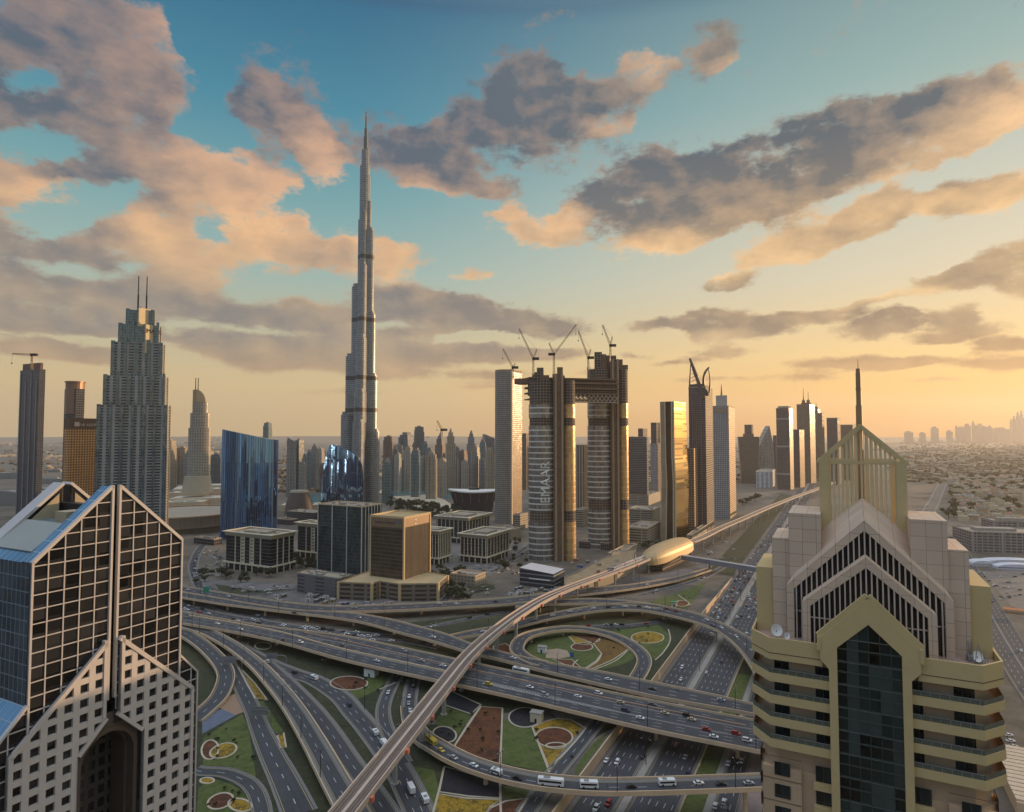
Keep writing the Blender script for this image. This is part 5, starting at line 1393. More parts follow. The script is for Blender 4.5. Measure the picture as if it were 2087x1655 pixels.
# ---- cranes
def crane(label, px, yb, yc, tip, back, D):
    hz = lambda x, y: at(x, y, D)
    b = at(px, yb, D); c = at(px, yc, D); tp = at(tip[0], tip[1], D); bk = at(back[0], back[1], D)
    t = thing('tower_crane', label, 'crane', b, 0, 'tower cranes over the construction')
    m = plain('sandy_crane_steel', srgb(150, 122, 84), .6, .2, var=.15); k = D / 840.0
    def truss(mb, p, q, w):
        p = Vector(p); q = Vector(q); d = (q - p); n = max(3, int(d.length / (w * 1.6))); r = Vector((d.z, 0, -d.x)).normalized() * w / 2
        if r.length < .1: r = Vector((w / 2, 0, 0))
        for s in (1, -1): mb.bar(p + r * s, q + r * s * .5, .28 * w, .28 * w)
        for i in range(n):
            a = p + d * i / n; e = p + d * (i + 1) / n; s = 1 if i % 2 else -1
            mb.bar(a + r * s, e - r * s, .18 * w, .18 * w)
    mb = MB(); truss(mb, Vector((0, 0, -8)), c - b, 2.6 * k); mb.build('mast', m, t)
    mb = MB(); truss(mb, c - b, tp - b, 2.0 * k); mb.build('jib', m, t)
    mb = MB(); truss(mb, c - b, bk - b, 1.8 * k); mb.bar(bk - b, tp - b, .16 * k); mb.build('back_mast', m, t)
    s = 1 if back[0] > px else -1
    mb = MB(); mb.box((c - b).x + s * 3 * k, 0, (c - b).z - 1.6 * k, 9 * k, 3.2 * k, 3.2 * k); mb.build('counterweight', DARK, t)
    mb = MB(); mb.bar(tp - b, tp - b + Vector((-.3, 0, -12 * k)), .16 * k); mb.box((tp - b).x - .3, 0, (tp - b).z - 13.5 * k, 1.2 * k, 1.0 * k, 1.6 * k, bottom=True); mb.build('hook', DARK, t)
crane('small crane leaning left on the pale round fronted tower', 1045, 765, 749, (1025, 711), (1050, 741), 1185)
crane('crane with its jib up to the left, over the left end of the bridge', 1087, 778, 731, (1058, 670), (1094, 712), 845)
crane('crane with its long jib raised to the right, between the oval towers', 1129, 762, 722, (1174, 662), (1119, 699), 848)
crane('crane left of the taller oval tower', 1199, 768, 729, (1179, 675), (1204, 712), 915)
crane('crane standing on top of the taller oval tower', 1244, 728, 704, (1228, 662), (1248, 686), 925)
crane('thin crane on the dark unfinished tower, jib nearly level', 65, 745, 723, (25, 721), (75, 722), 1240)
crane('lone crane behind the pale lakeside towers, jib rising left', 900, 885, 876, (891, 857), (905, 874), 2400)

# ---------------------------------------------------------------- towers along the right side of the highway
def gold_tower():
    D = 985.0
    t0 = at(1374, 1105, D)
    t = thing('bent_golden_tower', 'gently bent tower whose mirror side glows gold, beside the horned tower', 'office tower', (0, 0, 0))
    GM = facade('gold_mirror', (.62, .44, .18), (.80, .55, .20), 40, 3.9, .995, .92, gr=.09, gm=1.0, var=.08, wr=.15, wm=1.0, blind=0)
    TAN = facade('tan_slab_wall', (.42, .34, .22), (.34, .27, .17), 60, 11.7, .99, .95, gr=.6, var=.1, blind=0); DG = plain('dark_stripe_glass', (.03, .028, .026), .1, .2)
    lev = [(1120, 1346.5, 1378, 1402), (985, 1349, 1377, 1404), (930, 1347, 1374, 1401), (818, 1345, 1373, 1397)]
    gr = radians(-34); X = Vector((cos(gr), sin(gr), 0)); Y = Vector((-sin(gr), cos(gr), 0)); rows = []
    for y, a, b, c in lev:
        C = at(b, y, D); z = C.z if y != 1120 else 0.0
        C.z = z; L = C - X * span(C, -X, a); R = C + Y * span(C, Y, c); B = L + (R - C)
        rows.append((L, C, R, B))
    mb = MB(); g = MB(); dk = MB(); w = (rows[0][0] - rows[0][1]).length
    for i in range(3):
        (L, C, R, B), (L2, C2, R2, B2) = rows[i], rows[i + 1]
        u = lambda a, b: (a - b).length
        mb.face([L, C, C2, L2], 0, [(0, L.z), (u(L, C), C.z), (u(L2, C2), C2.z), (0, L2.z)])
        g.face([C, R, R2, C2], 0, [(0, C.z), (u(C, R), R.z), (u(C2, R2), R2.z), (0, C2.z)])
        mb.face([R, B, B2, R2], 0); mb.face([B, L, L2, B2], 0)
        o = -Y * .25; f = lambda P0, P1, k: P0 + (P1 - P0) * k + o
        dk.face([f(L, C, .38), f(L, C, .82), f(L2, C2, .82), f(L2, C2, .38)])
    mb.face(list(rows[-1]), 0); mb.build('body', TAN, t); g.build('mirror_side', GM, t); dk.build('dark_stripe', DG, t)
    mb = MB()
    for k in (.36, .84, 1.0):
        for i in range(3):
            (L, C, R, B), (L2, C2, R2, B2) = rows[i], rows[i + 1]; mb.bar(L + (C - L) * k - Y * .4, L2 + (C2 - L2) * k - Y * .4, 1.5)
    mb.build('edge_fin', plain('cream_fin', srgb(206, 190, 160), .5), t)
gold_tower()
SUN_SIDE = facade('painted_sun_side', (.44, .28, .15), (.30, .17, .08), 3.0, 3.8, .7, .6, gr=.25, gm=.3, var=.3, wr=.6, wm=.0, blind=.05)  # sunset light painted into the colour of the right hand sides
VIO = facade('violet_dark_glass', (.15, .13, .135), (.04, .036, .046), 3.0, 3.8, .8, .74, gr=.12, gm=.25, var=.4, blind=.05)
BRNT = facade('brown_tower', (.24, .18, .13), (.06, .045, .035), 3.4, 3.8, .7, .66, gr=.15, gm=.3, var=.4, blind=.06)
GRY = facade('grey_window_tower', (.40, .385, .38), (.055, .055, .065), 3.3, 3.9, .52, .62, gr=.2, var=.4, blind=.08)
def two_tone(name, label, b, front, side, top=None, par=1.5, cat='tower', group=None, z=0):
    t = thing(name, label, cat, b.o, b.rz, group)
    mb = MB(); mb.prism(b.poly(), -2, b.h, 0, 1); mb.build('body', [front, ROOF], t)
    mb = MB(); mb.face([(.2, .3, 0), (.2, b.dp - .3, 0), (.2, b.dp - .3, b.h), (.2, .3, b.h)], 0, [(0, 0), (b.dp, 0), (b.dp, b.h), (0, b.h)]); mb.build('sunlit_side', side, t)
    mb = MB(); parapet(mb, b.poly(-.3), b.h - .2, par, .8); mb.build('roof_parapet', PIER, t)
    if top: top(t, b)
    return t
two_tone('brown_block', 'brown slab with sunset painted side wedged between the golden and the horned tower', Blk(1416, 1396, 1430, 915, yb=1092), BRNT, SUN_SIDE)
def horns(t, b):
    hz = lambda y: b.o.y and at(1440, y, b.o.y).z - b.o.z
    m = plain('horn_steel', srgb(96, 84, 78), .45, .4); k = b.o.y / FPX
    def horn(pts, w0, nm):
        mb = MB(); v = catmull([Vector((x * k, y, hz(z))) for x, y, z in pts], 6)
        for i in range(len(v) - 1): mb.bar(v[i], v[i + 1], w0 * (1 - .7 * i / len(v)) * k, w0 * (1.2 - .8 * i / len(v)) * k)
        mb.build(nm, m, t)
    horn([(-3, 2, 812), (-10, 2, 790), (-19, 3, 762), (-26, 4, 742), (-31, 5, 728)], 8, 'tall_horn')
    horn([(3, 8, 806), (-4, 8, 786), (-4, 8, 768), (0, 8, 756), (7, 8, 748)], 6, 'short_horn')
    horn([(-32, 6, 790), (-31, 6, 765), (-29, 6, 735)], 4, 'lattice_leg'); horn([(6, 10, 800), (8, 10, 775), (5, 10, 751)], 3.5, 'lattice_leg')
    mb = MB()
    for q in range(6): mb.bar((-32 * k + q * k, 6, hz(785 - q * 8)), (-14 * k - q * 2 * k, 4, hz(780 - q * 8)), .8 * k)
    mb.build('lattice', m, t)
    mb = MB(); mb.prism(b.poly(3), b.h, hz(782), 0); mb.build('crown_base', VIO, t)
    for f in (.25, .78):
        mb = MB(); mb.box(-b.w * f, -.4, 0, 1.3, 1.2, b.h); mb.build('edge_fin', plain('dull_fin', srgb(120, 108, 104), .5, .3), t)
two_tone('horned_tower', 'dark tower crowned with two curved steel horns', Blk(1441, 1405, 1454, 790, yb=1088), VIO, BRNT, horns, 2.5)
def white_top(t, b):
    k = b.o.y / FPX; hz = lambda y: at(1487, y, b.o.y).z
    wp = plain('pale_crown_wall', srgb(172, 166, 160), .7)
    mb = MB(); mb.box(-b.w * .52, b.dp * .3, b.h - 1, b.w * .68, 5, hz(803) - b.h); mb.build('crown_wall', wp, t)
    mb = MB(); mb.tube(-b.w * .52, b.dp * .3, [(2.2, b.h), (1.9, hz(800)), (.5, hz(781))], 8); mb.build('spire', plain('warm_spire', srgb(150, 120, 90), .5, .3), t)
    mb = MB(); mb.box(-b.w * .5, -.25, b.h - 12, b.w * .66, .6, 7); mb.build('sign_frieze', PIER, t)
two_tone('white_tower', 'pale grey tower with a grid of small windows, crown wall and short spire', Blk(1488, 1452, 1499, 828, yb=1058), GRY, SUN_SIDE, white_top)
# tapered twin and glass shard
def tapered(label, xa, xb, ya, yb, D, name='tapered_block', mat=BRNT, tz=.72):
    hz = lambda y: at(1500, y, D).z
    o = at((xa + xb) / 2, 885, D); w = (xb - xa) * D / FPX; h = hz(ya)
    t = thing(name, label, 'office tower', (o.x, o.y, 0), GRID * .5); mb = MB()
    for q in range(1):
        B = [(-w * tz / 2, -9), (w * tz / 2, -9), (w * tz / 2, 12), (-w * tz / 2, 12)]; T = [(-w / 2, -14), (w / 2, -14), (w / 2, 16), (-w / 2, 16)]
        for i in range(4):
            j = (i + 1) % 4; l = w if i % 2 == 0 else 28
            mb.face([(*B[i], 0), (*B[j], 0), (*T[j], h), (*T[i], h)], 0, [(0, 0), (l, 0), (l, h), (0, h)])
        mb.face([(*p, h) for p in T], 0)
    mb.build('body', mat, t)
    mb = MB(); mb.box(0, 0, h, w * .5, 14, 10); mb.build('roof_plant', BRNT, t)
    return t
tapered('dark brown block widening towards its top, right of the pale grey tower', 1505, 1545, 890, 960, 2150)
def shard():
    D = 2200; hz = lambda y: at(1550, y, D).z; k = D / FPX; o = at(1558, 885, D)
    t = thing('glass_shard', 'pale glass shard with a slanted tip, next to the widening brown block', 'office tower', (o.x, o.y, 0), 0)
    mb = MB(); slabxz(mb, [(-16 * k, 0), (17 * k, 0), (14 * k, hz(905)), (7 * k, hz(868)), (1 * k, hz(878)), (-18 * k, hz(918))], -15, 20); mb.build('body', facade('pale_shard_glass', (.34, .33, .31), (.22, .22, .21), 6, 5, .8, .7, gr=.2, gm=.4, var=.3), t)
    mb = MB(); mb.bar((-8 * k, -15.5, 0), (2 * k, -15.5, hz(880)), 3); mb.bar((15 * k, -15.5, 0), (6 * k, -15.5, hz(870)), 3); mb.build('edge_rib', CONC2, t)
shard()
two_tone('office_slab', 'tower just left of the glass shard, seen above the brown block', Blk(1532, 1518, 1536, 866, d=2400, rz=radians(-46)), VIO, BRNT)
two_tone('banded_tower', 'dark violet tower with pale bands and a sunset painted edge, right of the white office box', Blk(1609, 1583, 1617, 832, d=1900, rz=radians(-40)), VIO, SUN_SIDE,
         lambda t, b: [MB().box(-b.w / 2, b.dp / 2, b.h, b.w * .8, b.dp * .7, 7).build('crown', CONC2, t)] + [MB().box(-b.w / 2, -.3, b.h * f, b.w, 1, 5).build('pale_band', CONC2, t) for f in (.86, .52, .18)])
def spiked(t, b):
    k = b.o.y / FPX; hz = lambda y: at(1640, y, b.o.y).z
    for f, y1, y2 in ((.62, 806, 789), (.25, 812, 797)):
        mb = MB(); x = -b.w * f
        mb.tube(x, b.dp * .4, [(7, b.h - 4), (8.5, b.h + 6), (5, b.h + 8), (5.6, b.h + 14), (2, b.h + 17), (1.0, hz(y1)), (.6, hz(y2))], 8); mb.build('crown_spike', plain('rusty_spike', srgb(120, 92, 76), .6, .2), t)
two_tone('spiked_tower', 'tallest brown tower of the far pair, crowned with two thin spikes', Blk(1651, 1625, 1662, 824, d=2150, rz=radians(-46)), BRNT, SUN_SIDE, spiked)
two_tone('spiked_tower', 'slightly shorter tower behind the spiked one, partly cloaked by it', Blk(1668, 1655, 1673, 834, d=2380, rz=radians(-46)), BRNT, SUN_SIDE, lambda t, b: [MB().tube(-b.w * .4, b.dp * .4, [(5, b.h), (6, b.h + 8), (1, b.h + 12), (.6, b.h + 24)], 8).build('crown_spike', MATS['rusty_spike'], t)])
two_tone('ridge_tower', 'lower dark tower with two sunset painted ridges in front of the spiked pair', Blk(1629, 1617, 1640, 876, d=1980, rz=radians(-46)), VIO, SUN_SIDE)
two_tone('ridge_tower', 'flat topped tower immediately right of the spiked pair', Blk(1676, 1668, 1681, 842, d=2300, rz=radians(-46)), BRNT, BRNT)
two_tone('flat_tower', 'grey tower with a notched top, left of the lantern', Blk(1707, 1686, 1714, 852, d=2100, rz=radians(-46)), VIO, BRNT)
two_tone('flat_tower', 'dim tower partly behind the lantern gable', Blk(1738, 1713, 1758, 866, d=2300, rz=radians(-46)), BRNT, BRNT)
two_tone('flat_tower', 'dim low tower just left of the banded tower', Blk(1582, 1576, 1584, 888, d=2350, rz=radians(-46)), VIO, BRNT)
facade_block('white_office_box', 'small white office box with three window bays, by the rail viaduct curve', 'office building', Blk(1573, 1541, 1582, 962, yb=995), facade('white_bays', (.62, .62, .62), (.16, .17, .19), 13, 4, .62, .55, gr=.2, var=.2, ou=.1), par=1.5, parm=WHITE, n_units=3)
facade_block('dark_office_slab', 'long dark banded office slab right of the taller oval tower', 'office building', Blk(1318, 1280, 1322, 891, d=1500), facade('dark_banded', (.17, .16, .155), (.05, .048, .05), 50, 4.2, .99, .6, gr=.2, var=.3), n_units=3)
two_tone('striped_slab', 'tan tower with dark vertical stripes seen between both oval towers', Blk(1190, 1170, 1198, 908, d=1420), facade('tan_stripes', (.36, .30, .22), (.07, .06, .05), 6.5, 80, .5, .99, gr=.2, var=.2), SUN_SIDE)
for xc, xl, xr, yt, d, mt, lb in ((1310, 1301, 1320, 874, 1900, VIO, 'grey tower peeking above the dark banded slab'), (1338, 1327, 1346, 862, 1800, VIO, 'violet tower left of the golden tower'),
        (1340, 1326, 1347, 905, 1600, GRY, 'pale window tower left of the golden tower, lower'), (1072, 1063, 1079, 884, 1900, BRNT, 'narrow tower between the round fronted and the oval tower')):
    two_tone('flat_tower', lb, Blk(xc, xl, xr, yt, d=d), mt, BRNT)

# ---- beige low blocks beyond the construction
LOWB = facade('beige_low_block', (.36, .31, .235), (.06, .05, .04), 24, 4.0, .9, .42, gr=.4, var=.3, blind=0)
VILM = facade('sand_low_block', (.37, .32, .245), (.10, .085, .07), 4.2, 3.6, .42, .42, gr=.4, var=.4)
LOWS = [(1318,1276,1346,1078,1112,'banded beige block right of the taller oval tower'),(1330,1280,1346,1040,1068,'long beige block behind the banded one'),(1322,1280,1346,1010,1030,'beige block with roof sheds, third behind the oval tower'),
 (1312,1282,1340,985,1002,'low sandy block farthest behind the oval tower'),(1186,1172,1199,1040,1075,'sandy block between the oval towers'),(1192,1174,1199,1010,1032,'sandy block behind, between the oval towers'),
 (1060,1045,1076,1050,1080,'plain tan box right of the round fronted tower'),(1410,1400,1452,1092,1112,'long brown podium below the horned tower')]
for xc, xl, xr, yt, yb, lb in LOWS: facade_block('low_block', lb, 'building', Blk(xc, xl, xr, yt, yb=yb), LOWB, n_units=4, seed=xc, parm=CONC)

for xc, xl, xr, yt, yb, lb in [(968,918,990,1176,1196,'low pale parking deck in front of the pillared office blocks'),(640,585,668,1046,1062,'low dark shed between the blue towers'),(1040,1008,1062,1082,1100,'low pale pavilion at the foot of the round fronted tower'),
    (1240,1180,1262,1108,1122,'low dark shed between both oval towers'),(436,395,452,1100,1112,'long dark covered walkway left of the slanted blue tower'),(1262,1240,1300,1130,1140,'low pale block beside the station'),(592,560,606,1060,1070,'small plant block behind the nearest office block')]:
    facade_block('low_block', lb, 'building', Blk(xc, xl, xr, yt, yb=yb), VILM if 'pale' in lb else VIO, n_units=5, seed=xc, parm=CONC)

# ---- lakeside cluster
PAL = {'p': facade('pale_lake_tower', (.42, .38, .32), (.12, .11, .10), 4.2, 3.7, .5, .55, gr=.3, var=.4), 't': facade('tan_lake_tower', (.40, .33, .24), (.10, .085, .07), 6.0, 3.7, .55, .6, gr=.3, var=.4),
       'g': facade('grey_lake_tower', (.30, .29, .28), (.08, .08, .085), 3.6, 3.7, .6, .6, gr=.2, var=.4), 'b': facade('blue_lake_tower', (.22, .24, .26), (.07, .09, .12), 3.0, 3.7, .85, .75, gr=.12, gm=.4, var=.3),
       'q': facade('teal_lake_tower', (.28, .32, .32), (.06, .12, .14), 3.0, 3.7, .8, .7, gr=.12, gm=.3, var=.3), 'k': facade('brick_lake_tower', (.24, .16, .13), (.06, .045, .04), 4.0, 3.7, .5, .5, gr=.5, var=.4)}
WORD = {'p': 'pale', 't': 'tan', 'g': 'grey', 'b': 'blue grey', 'q': 'teal glass', 'k': 'brick red'}
CLUS = [(781,803,890,1900,'k',0,'behind the supertall tower'),(801,823,908,2050,'g',0,'at the left of the lakeside group'),(815,842,886,2500,'b',1,'with a raised middle'),(842,866,870,2400,'b',0,'with a glowing top storey'),(825,842,912,1850,'p',0,'third from the left by the lake'),
 (838,858,918,1700,'q',1,'by the lake with a pale crown'),(868,892,926,1650,'t',1,'standing nearest the lake'),(888,907,884,2100,'k',2,'unfinished and stepped'),(908,929,876,1800,'t',2,'highest of the lakeside group'),(925,938,912,2000,'g',0,'right of the highest lakeside tower'),
 (936,952,918,1950,'k',0,'slim'),(950,971,880,2050,'g',2,'with a domed cap'),(962,978,912,1800,'t',0,'in front of the domed one'),(976,992,906,2100,'p',0,'between the domed one and the round fronted tower'),(982,1008,884,2300,'b',3,'with a slanted roof'),
 (990,1007,918,1700,'t',1,'right against the round fronted tower'),(777,800,944,1550,'q',0,'low one at the lake edge'),(583,606,890,1700,'g',3,'left of a pair before the desert'),(602,618,897,1720,'g',0,'right of a pair before the desert'),(632,650,906,1900,'g',2,'slim one left of the arched blue tower'),
 (645,661,914,2050,'p',0,'paler one left of the arched blue tower'),(538,553,862,2600,'q',0,'lonely one above the slanted blue tower'),(338,358,898,1800,'t',0,'left one between the stepped and the sail topped tower'),(361,385,912,1850,'t',0,'right one between the stepped and the sail topped tower'),
 (430,453,926,2000,'b',0,'low one left of the slanted blue tower'),(785,797,935,1800,'p',0,'small one just behind the low lakeside tower'),(858,870,930,1900,'p',0,'small one behind the nearest lakeside tower'),(895,910,935,1700,'p',0,'small one left of the highest lakeside tower'),
 (940,955,940,1750,'p',0,'small one at the middle right of the lake'),(1060,1076,930,2200,'p',0,'faint one behind the bridge towers'),(805,818,925,1800,'p',0,'small one before the left lakeside group'),(975,990,935,1750,'g',0,'small one near the boat shaped hall')]
rq = random.Random(15)
for k in range(52):
    g = 0 if k < 24 else 1 if k < 38 else 2
    x = (rq.uniform(778, 1002), rq.uniform(560, 695), rq.uniform(338, 452))[g]
    CLUS.append((x, x + rq.uniform(9, 17), rq.uniform(898, 952) if g == 0 else rq.uniform(912, 950), rq.uniform(1700, 2500), rq.choice('ptgqbk'), rq.choice([0, 1, 2, 3]), ('low one filling the lakeside group', 'low one left of the arched blue tower', 'low one between the stepped and the slanted blue tower')[g]))
random.seed(3)
for (a, b2, yt, d, c, sty, where) in CLUS:
    o = at((a + b2) / 2, 885, d); w = (b2 - a) * d / FPX * .86; h = at(900, yt, d).z; dp = w * random.uniform(.7, 1.0); rz = random.uniform(-.5, .4)
    t = thing('lakeside_tower' if 770 < a < 1010 else 'distant_tower', '%s apartment tower, %s' % (WORD[c], where), 'tower', (o.x, o.y, 0), rz, 'low filler towers' if 'low one' in where and ('filling' in where or 'arched' in where or 'stepped' in where) else None)
    mb = MB()
    if sty in (0, 3, 1): mb.box(0, 0, 0, w * .82, dp, h if sty != 3 else h * .9); mb.box(-w * .32, -dp * .1, 0, w * .3, dp * 1.05, h * .94); mb.box(w * .32, 0, 0, w * .32, dp * 1.1, h * .9)
    else: mb.box(0, 0, 0, w, dp, h * .78); mb.box(0, 0, h * .78, w * .72, dp * .8, h * .12)
    mb.build('body', PAL[c], t)
    mb = MB(); top = plain('tower_crown_' + c, (.34, .30, .25) if c in 'pt' else (.2, .19, .18), .7)
    if sty == 1: mb.box(0, 0, h, w * .5, dp * .6, h * .06)
    elif sty == 2: mb.box(0, 0, h * .9, w * .46, dp * .5, h * .06); mb.tube(0, 0, [(w * .16, h * .96), (w * .13, h * 1.0), (w * .03, h * 1.03)], 10)
    elif sty == 3: mb.prism([(-w * .41, -dp / 2), (w * .41, -dp / 2), (w * .41, dp / 2), (-w * .41, dp / 2)], h * .9, lambda x, y: h * (.95 - .1 * x / w), 0)
    else: mb.box(0, 0, h, w * .35, dp * .4, 4)
    mb.build('crown', top, t)
# striped round hotel block and low sand blocks around it
def striped():
    o = at(612, 885, 1330); k = 1330 / FPX
    t = thing('striped_block', 'rounded dark block with wavy horizontal stripes, right of the slanted blue tower', 'building', (o.x, o.y, 0))
    mb = MB()
    for q in range(9):
        r = 29 * k * (1 - .01 * q * q * .5); mb.tube(0, 0, [(r, q * 5.0), (r, q * 5.0 + 2.4), (r * .95, q * 5.0 + 2.4), (r * .95, q * 5.0 + 5)], 24, 0 if q % 2 else 0, ex=.8)
    mb.build('body', plain('brown_grey_stripe', srgb(112, 100, 92), .6, var=.1), t)
    mb = MB(); mb.tube(0, 0, [(20 * k, 45), (17 * k, 49)], 24, ex=.8); mb.build('roof', ROOF, t)
striped()

# ---- lake, trees, boat shaped hall, malls
WAT = plain('turquoise_water', (.07, .21, .23), .12, var=.12, scale=.02)
patch('lake', [(770,1004),(785,992),(830,990),(880,994),(915,1003),(935,1017),(905,1016),(870,1007),(800,1010)], WAT, .3)
patch('lake', [(626,1009),(658,1006),(660,1024),(630,1026)], WAT, .3)
patch('plaza', [(800,1012),(870,1008),(905,1018),(930,1035),(905,1050),(840,1030)], plain('pale_plaza', srgb(190, 176, 150), .9, var=.3, scale=.05), .2)
def hall():
    o = at(966, 885, 1340); k = 1340 / FPX; hz = lambda y: at(966, y, 1340).z
    t = thing('boat_shaped_hall', 'dark boat shaped hall with a white sweeping roof, beside the round fronted tower', 'opera house', (o.x, o.y, 0), radians(8))
    def hull(f, g): return [(f * 52 * k * cos(a), g * 26 * cos(a) * 0 + g * 30 * sin(a)) for a in [2 * pi * q / 32 for q in range(32)]]
    mb = MB(); L = [(hull(.72, .8), 0), (hull(.8, .9), hz(1022)), (hull(.92, 1.0), hz(1003))]
    for i in range(2):
        A, za = L[i]; B, zb2 = L[i + 1]
        for q in range(32):
            j = (q + 1) % 32; mb.face([(*A[q], za), (*A[j], za), (*B[j], zb2), (*B[q], zb2)])
    mb.build('hull', plain('violet_dark_hull', (.05, .042, .055), .2, .2), t)
    mb = MB(); tilt = lambda x, y: hz(1000) + 4.5 * (x / (52 * k)) ** 2 * (1 if x < 0 else .5)
    mb.prism(hull(1.0, 1.08), lambda x, y: tilt(x, y) - 2.5, tilt, 0, bottom=True); mb.build('roof', WHITE, t)
    mb = MB(); mb.box(0, 0, hz(1000) - 1, 22, 16, 7); mb.build('roof_plant', DARK, t)
    mb = MB()
    for q in range(32):
        if q % 2: A, B = L[1][0][q], L[2][0][q]; mb.bar((*A, L[1][1]), (*B, L[2][1]), 1.2)
    mb.build('mullions', plain('bronze_mullion', srgb(120, 90, 70), .5), t)
hall()
def mall():
    wm = plain('pale_mall_roof', srgb(196, 190, 172), .8, var=.15, scale=.03); br = facade('brown_mall_wall', (.28, .21, .15), (.20, .15, .11), 3, 14, .6, .9, gr=.7, var=.15)
    r = random.Random(8)
    for i, (x, y, w, dp, h, lb) in enumerate([(395,1002,200,60,20,'long pale mall roof below the sail topped tower'),(420,1012,150,50,22,'white mall roof beside the slanted blue tower'),(365,1017,130,50,18,'stepped pale mall roof right of the stepped tower'),(430,1030,160,60,20,'wide pale mall roof with plant left of the slanted blue tower'),
            (360,1036,120,46,16,'pale mall roof carrying parked cars'),(620,1040,90,40,14,'white low roof behind the narrow office block')]):
        o = G(x, y); t = thing('mall_hall', lb, 'mall', (o.x, o.y, 0), radians(8))
        mb = MB(); mb.box(0, 0, 0, w, dp, h, 0, 0, mt=1); mb.build('body', [CONC, wm], t)
        for q in range(5):
            mb = MB(); mb.box(r.uniform(-.4, .4) * w, r.uniform(-.3, .3) * dp, h, r.uniform(5, 22), r.uniform(4, 12), r.uniform(1, 4)); mb.build('roof_unit', CONC2 if q % 2 else wm, t)
    o = G(372, 1012); t = thing('mall_dome', 'shallow pale dome on the mall roofs', 'dome', (o.x, o.y, 14)); mb = MB(); mb.tube(0, 0, [(26 * cos(a), 14 * sin(a)) for a in [pi / 2 * q / 8 for q in range(8)]], 24); mb.build('shell', wm, t)
    o = G(370, 1088); t = thing('curved_mall_front', 'brown curved mall front with pleats, above the ramp at left', 'mall', (o.x, o.y, 0))
    mb = MB(); mb.tube(-30, 70, [(86, 0), (86, 10), (92, 12), (92, 30)], 48, mt=1); mb.build('body', [br, ROOF], t)
    mb = MB(); mb.tube(-30, 70, [(93.5, 30), (93.5, 32), (90, 32)], 48, cap=False); mb.build('roof_rim', CONC, t)
    for x, y, r2, lb in ((30, 1018, 60, 'grey vaulted roof behind the glass gables'), (95, 1010, 45, 'smaller grey vaulted roof behind the glass gables')):
        o = G(x, y + 10); t = thing('vaulted_roof', lb, 'mall', (o.x, o.y, 0), radians(-8))
        mb = MB(); n = 12
        pl = [(r2 * cos(pi * q / n), 14 + 20 * sin(pi * q / n)) for q in range(n + 1)]
        slabxz(mb, [(-r2, 0), (r2, 0)] + pl, -30, 40); mb.build('shell', plain('grey_vault', srgb(128, 124, 122), .7, var=.1), t)
mall()
for x0, x1, y, h, lb in ((0, 60, 975, 22, 'dark frame structures left of the unfinished tower'), (60, 130, 985, 16, 'long low grey shed behind the glass gables'), (95, 125, 962, 12, 'pale low block right of the unfinished tower')):
    o = G((x0 + x1) / 2, y); w = (x1 - x0) * o.y / FPX; t = thing('grey_shed', lb, 'building', (o.x, o.y, 0), radians(10))
    mb = MB(); mb.box(0, 0, 0, w, 40, h, mt=1); mb.build('body', [PAL['g'], CONC2], t); mb = MB(); mb.box(w * .1, 0, h, w * .4, 12, 4); mb.build('roof_unit', CONC2, t)

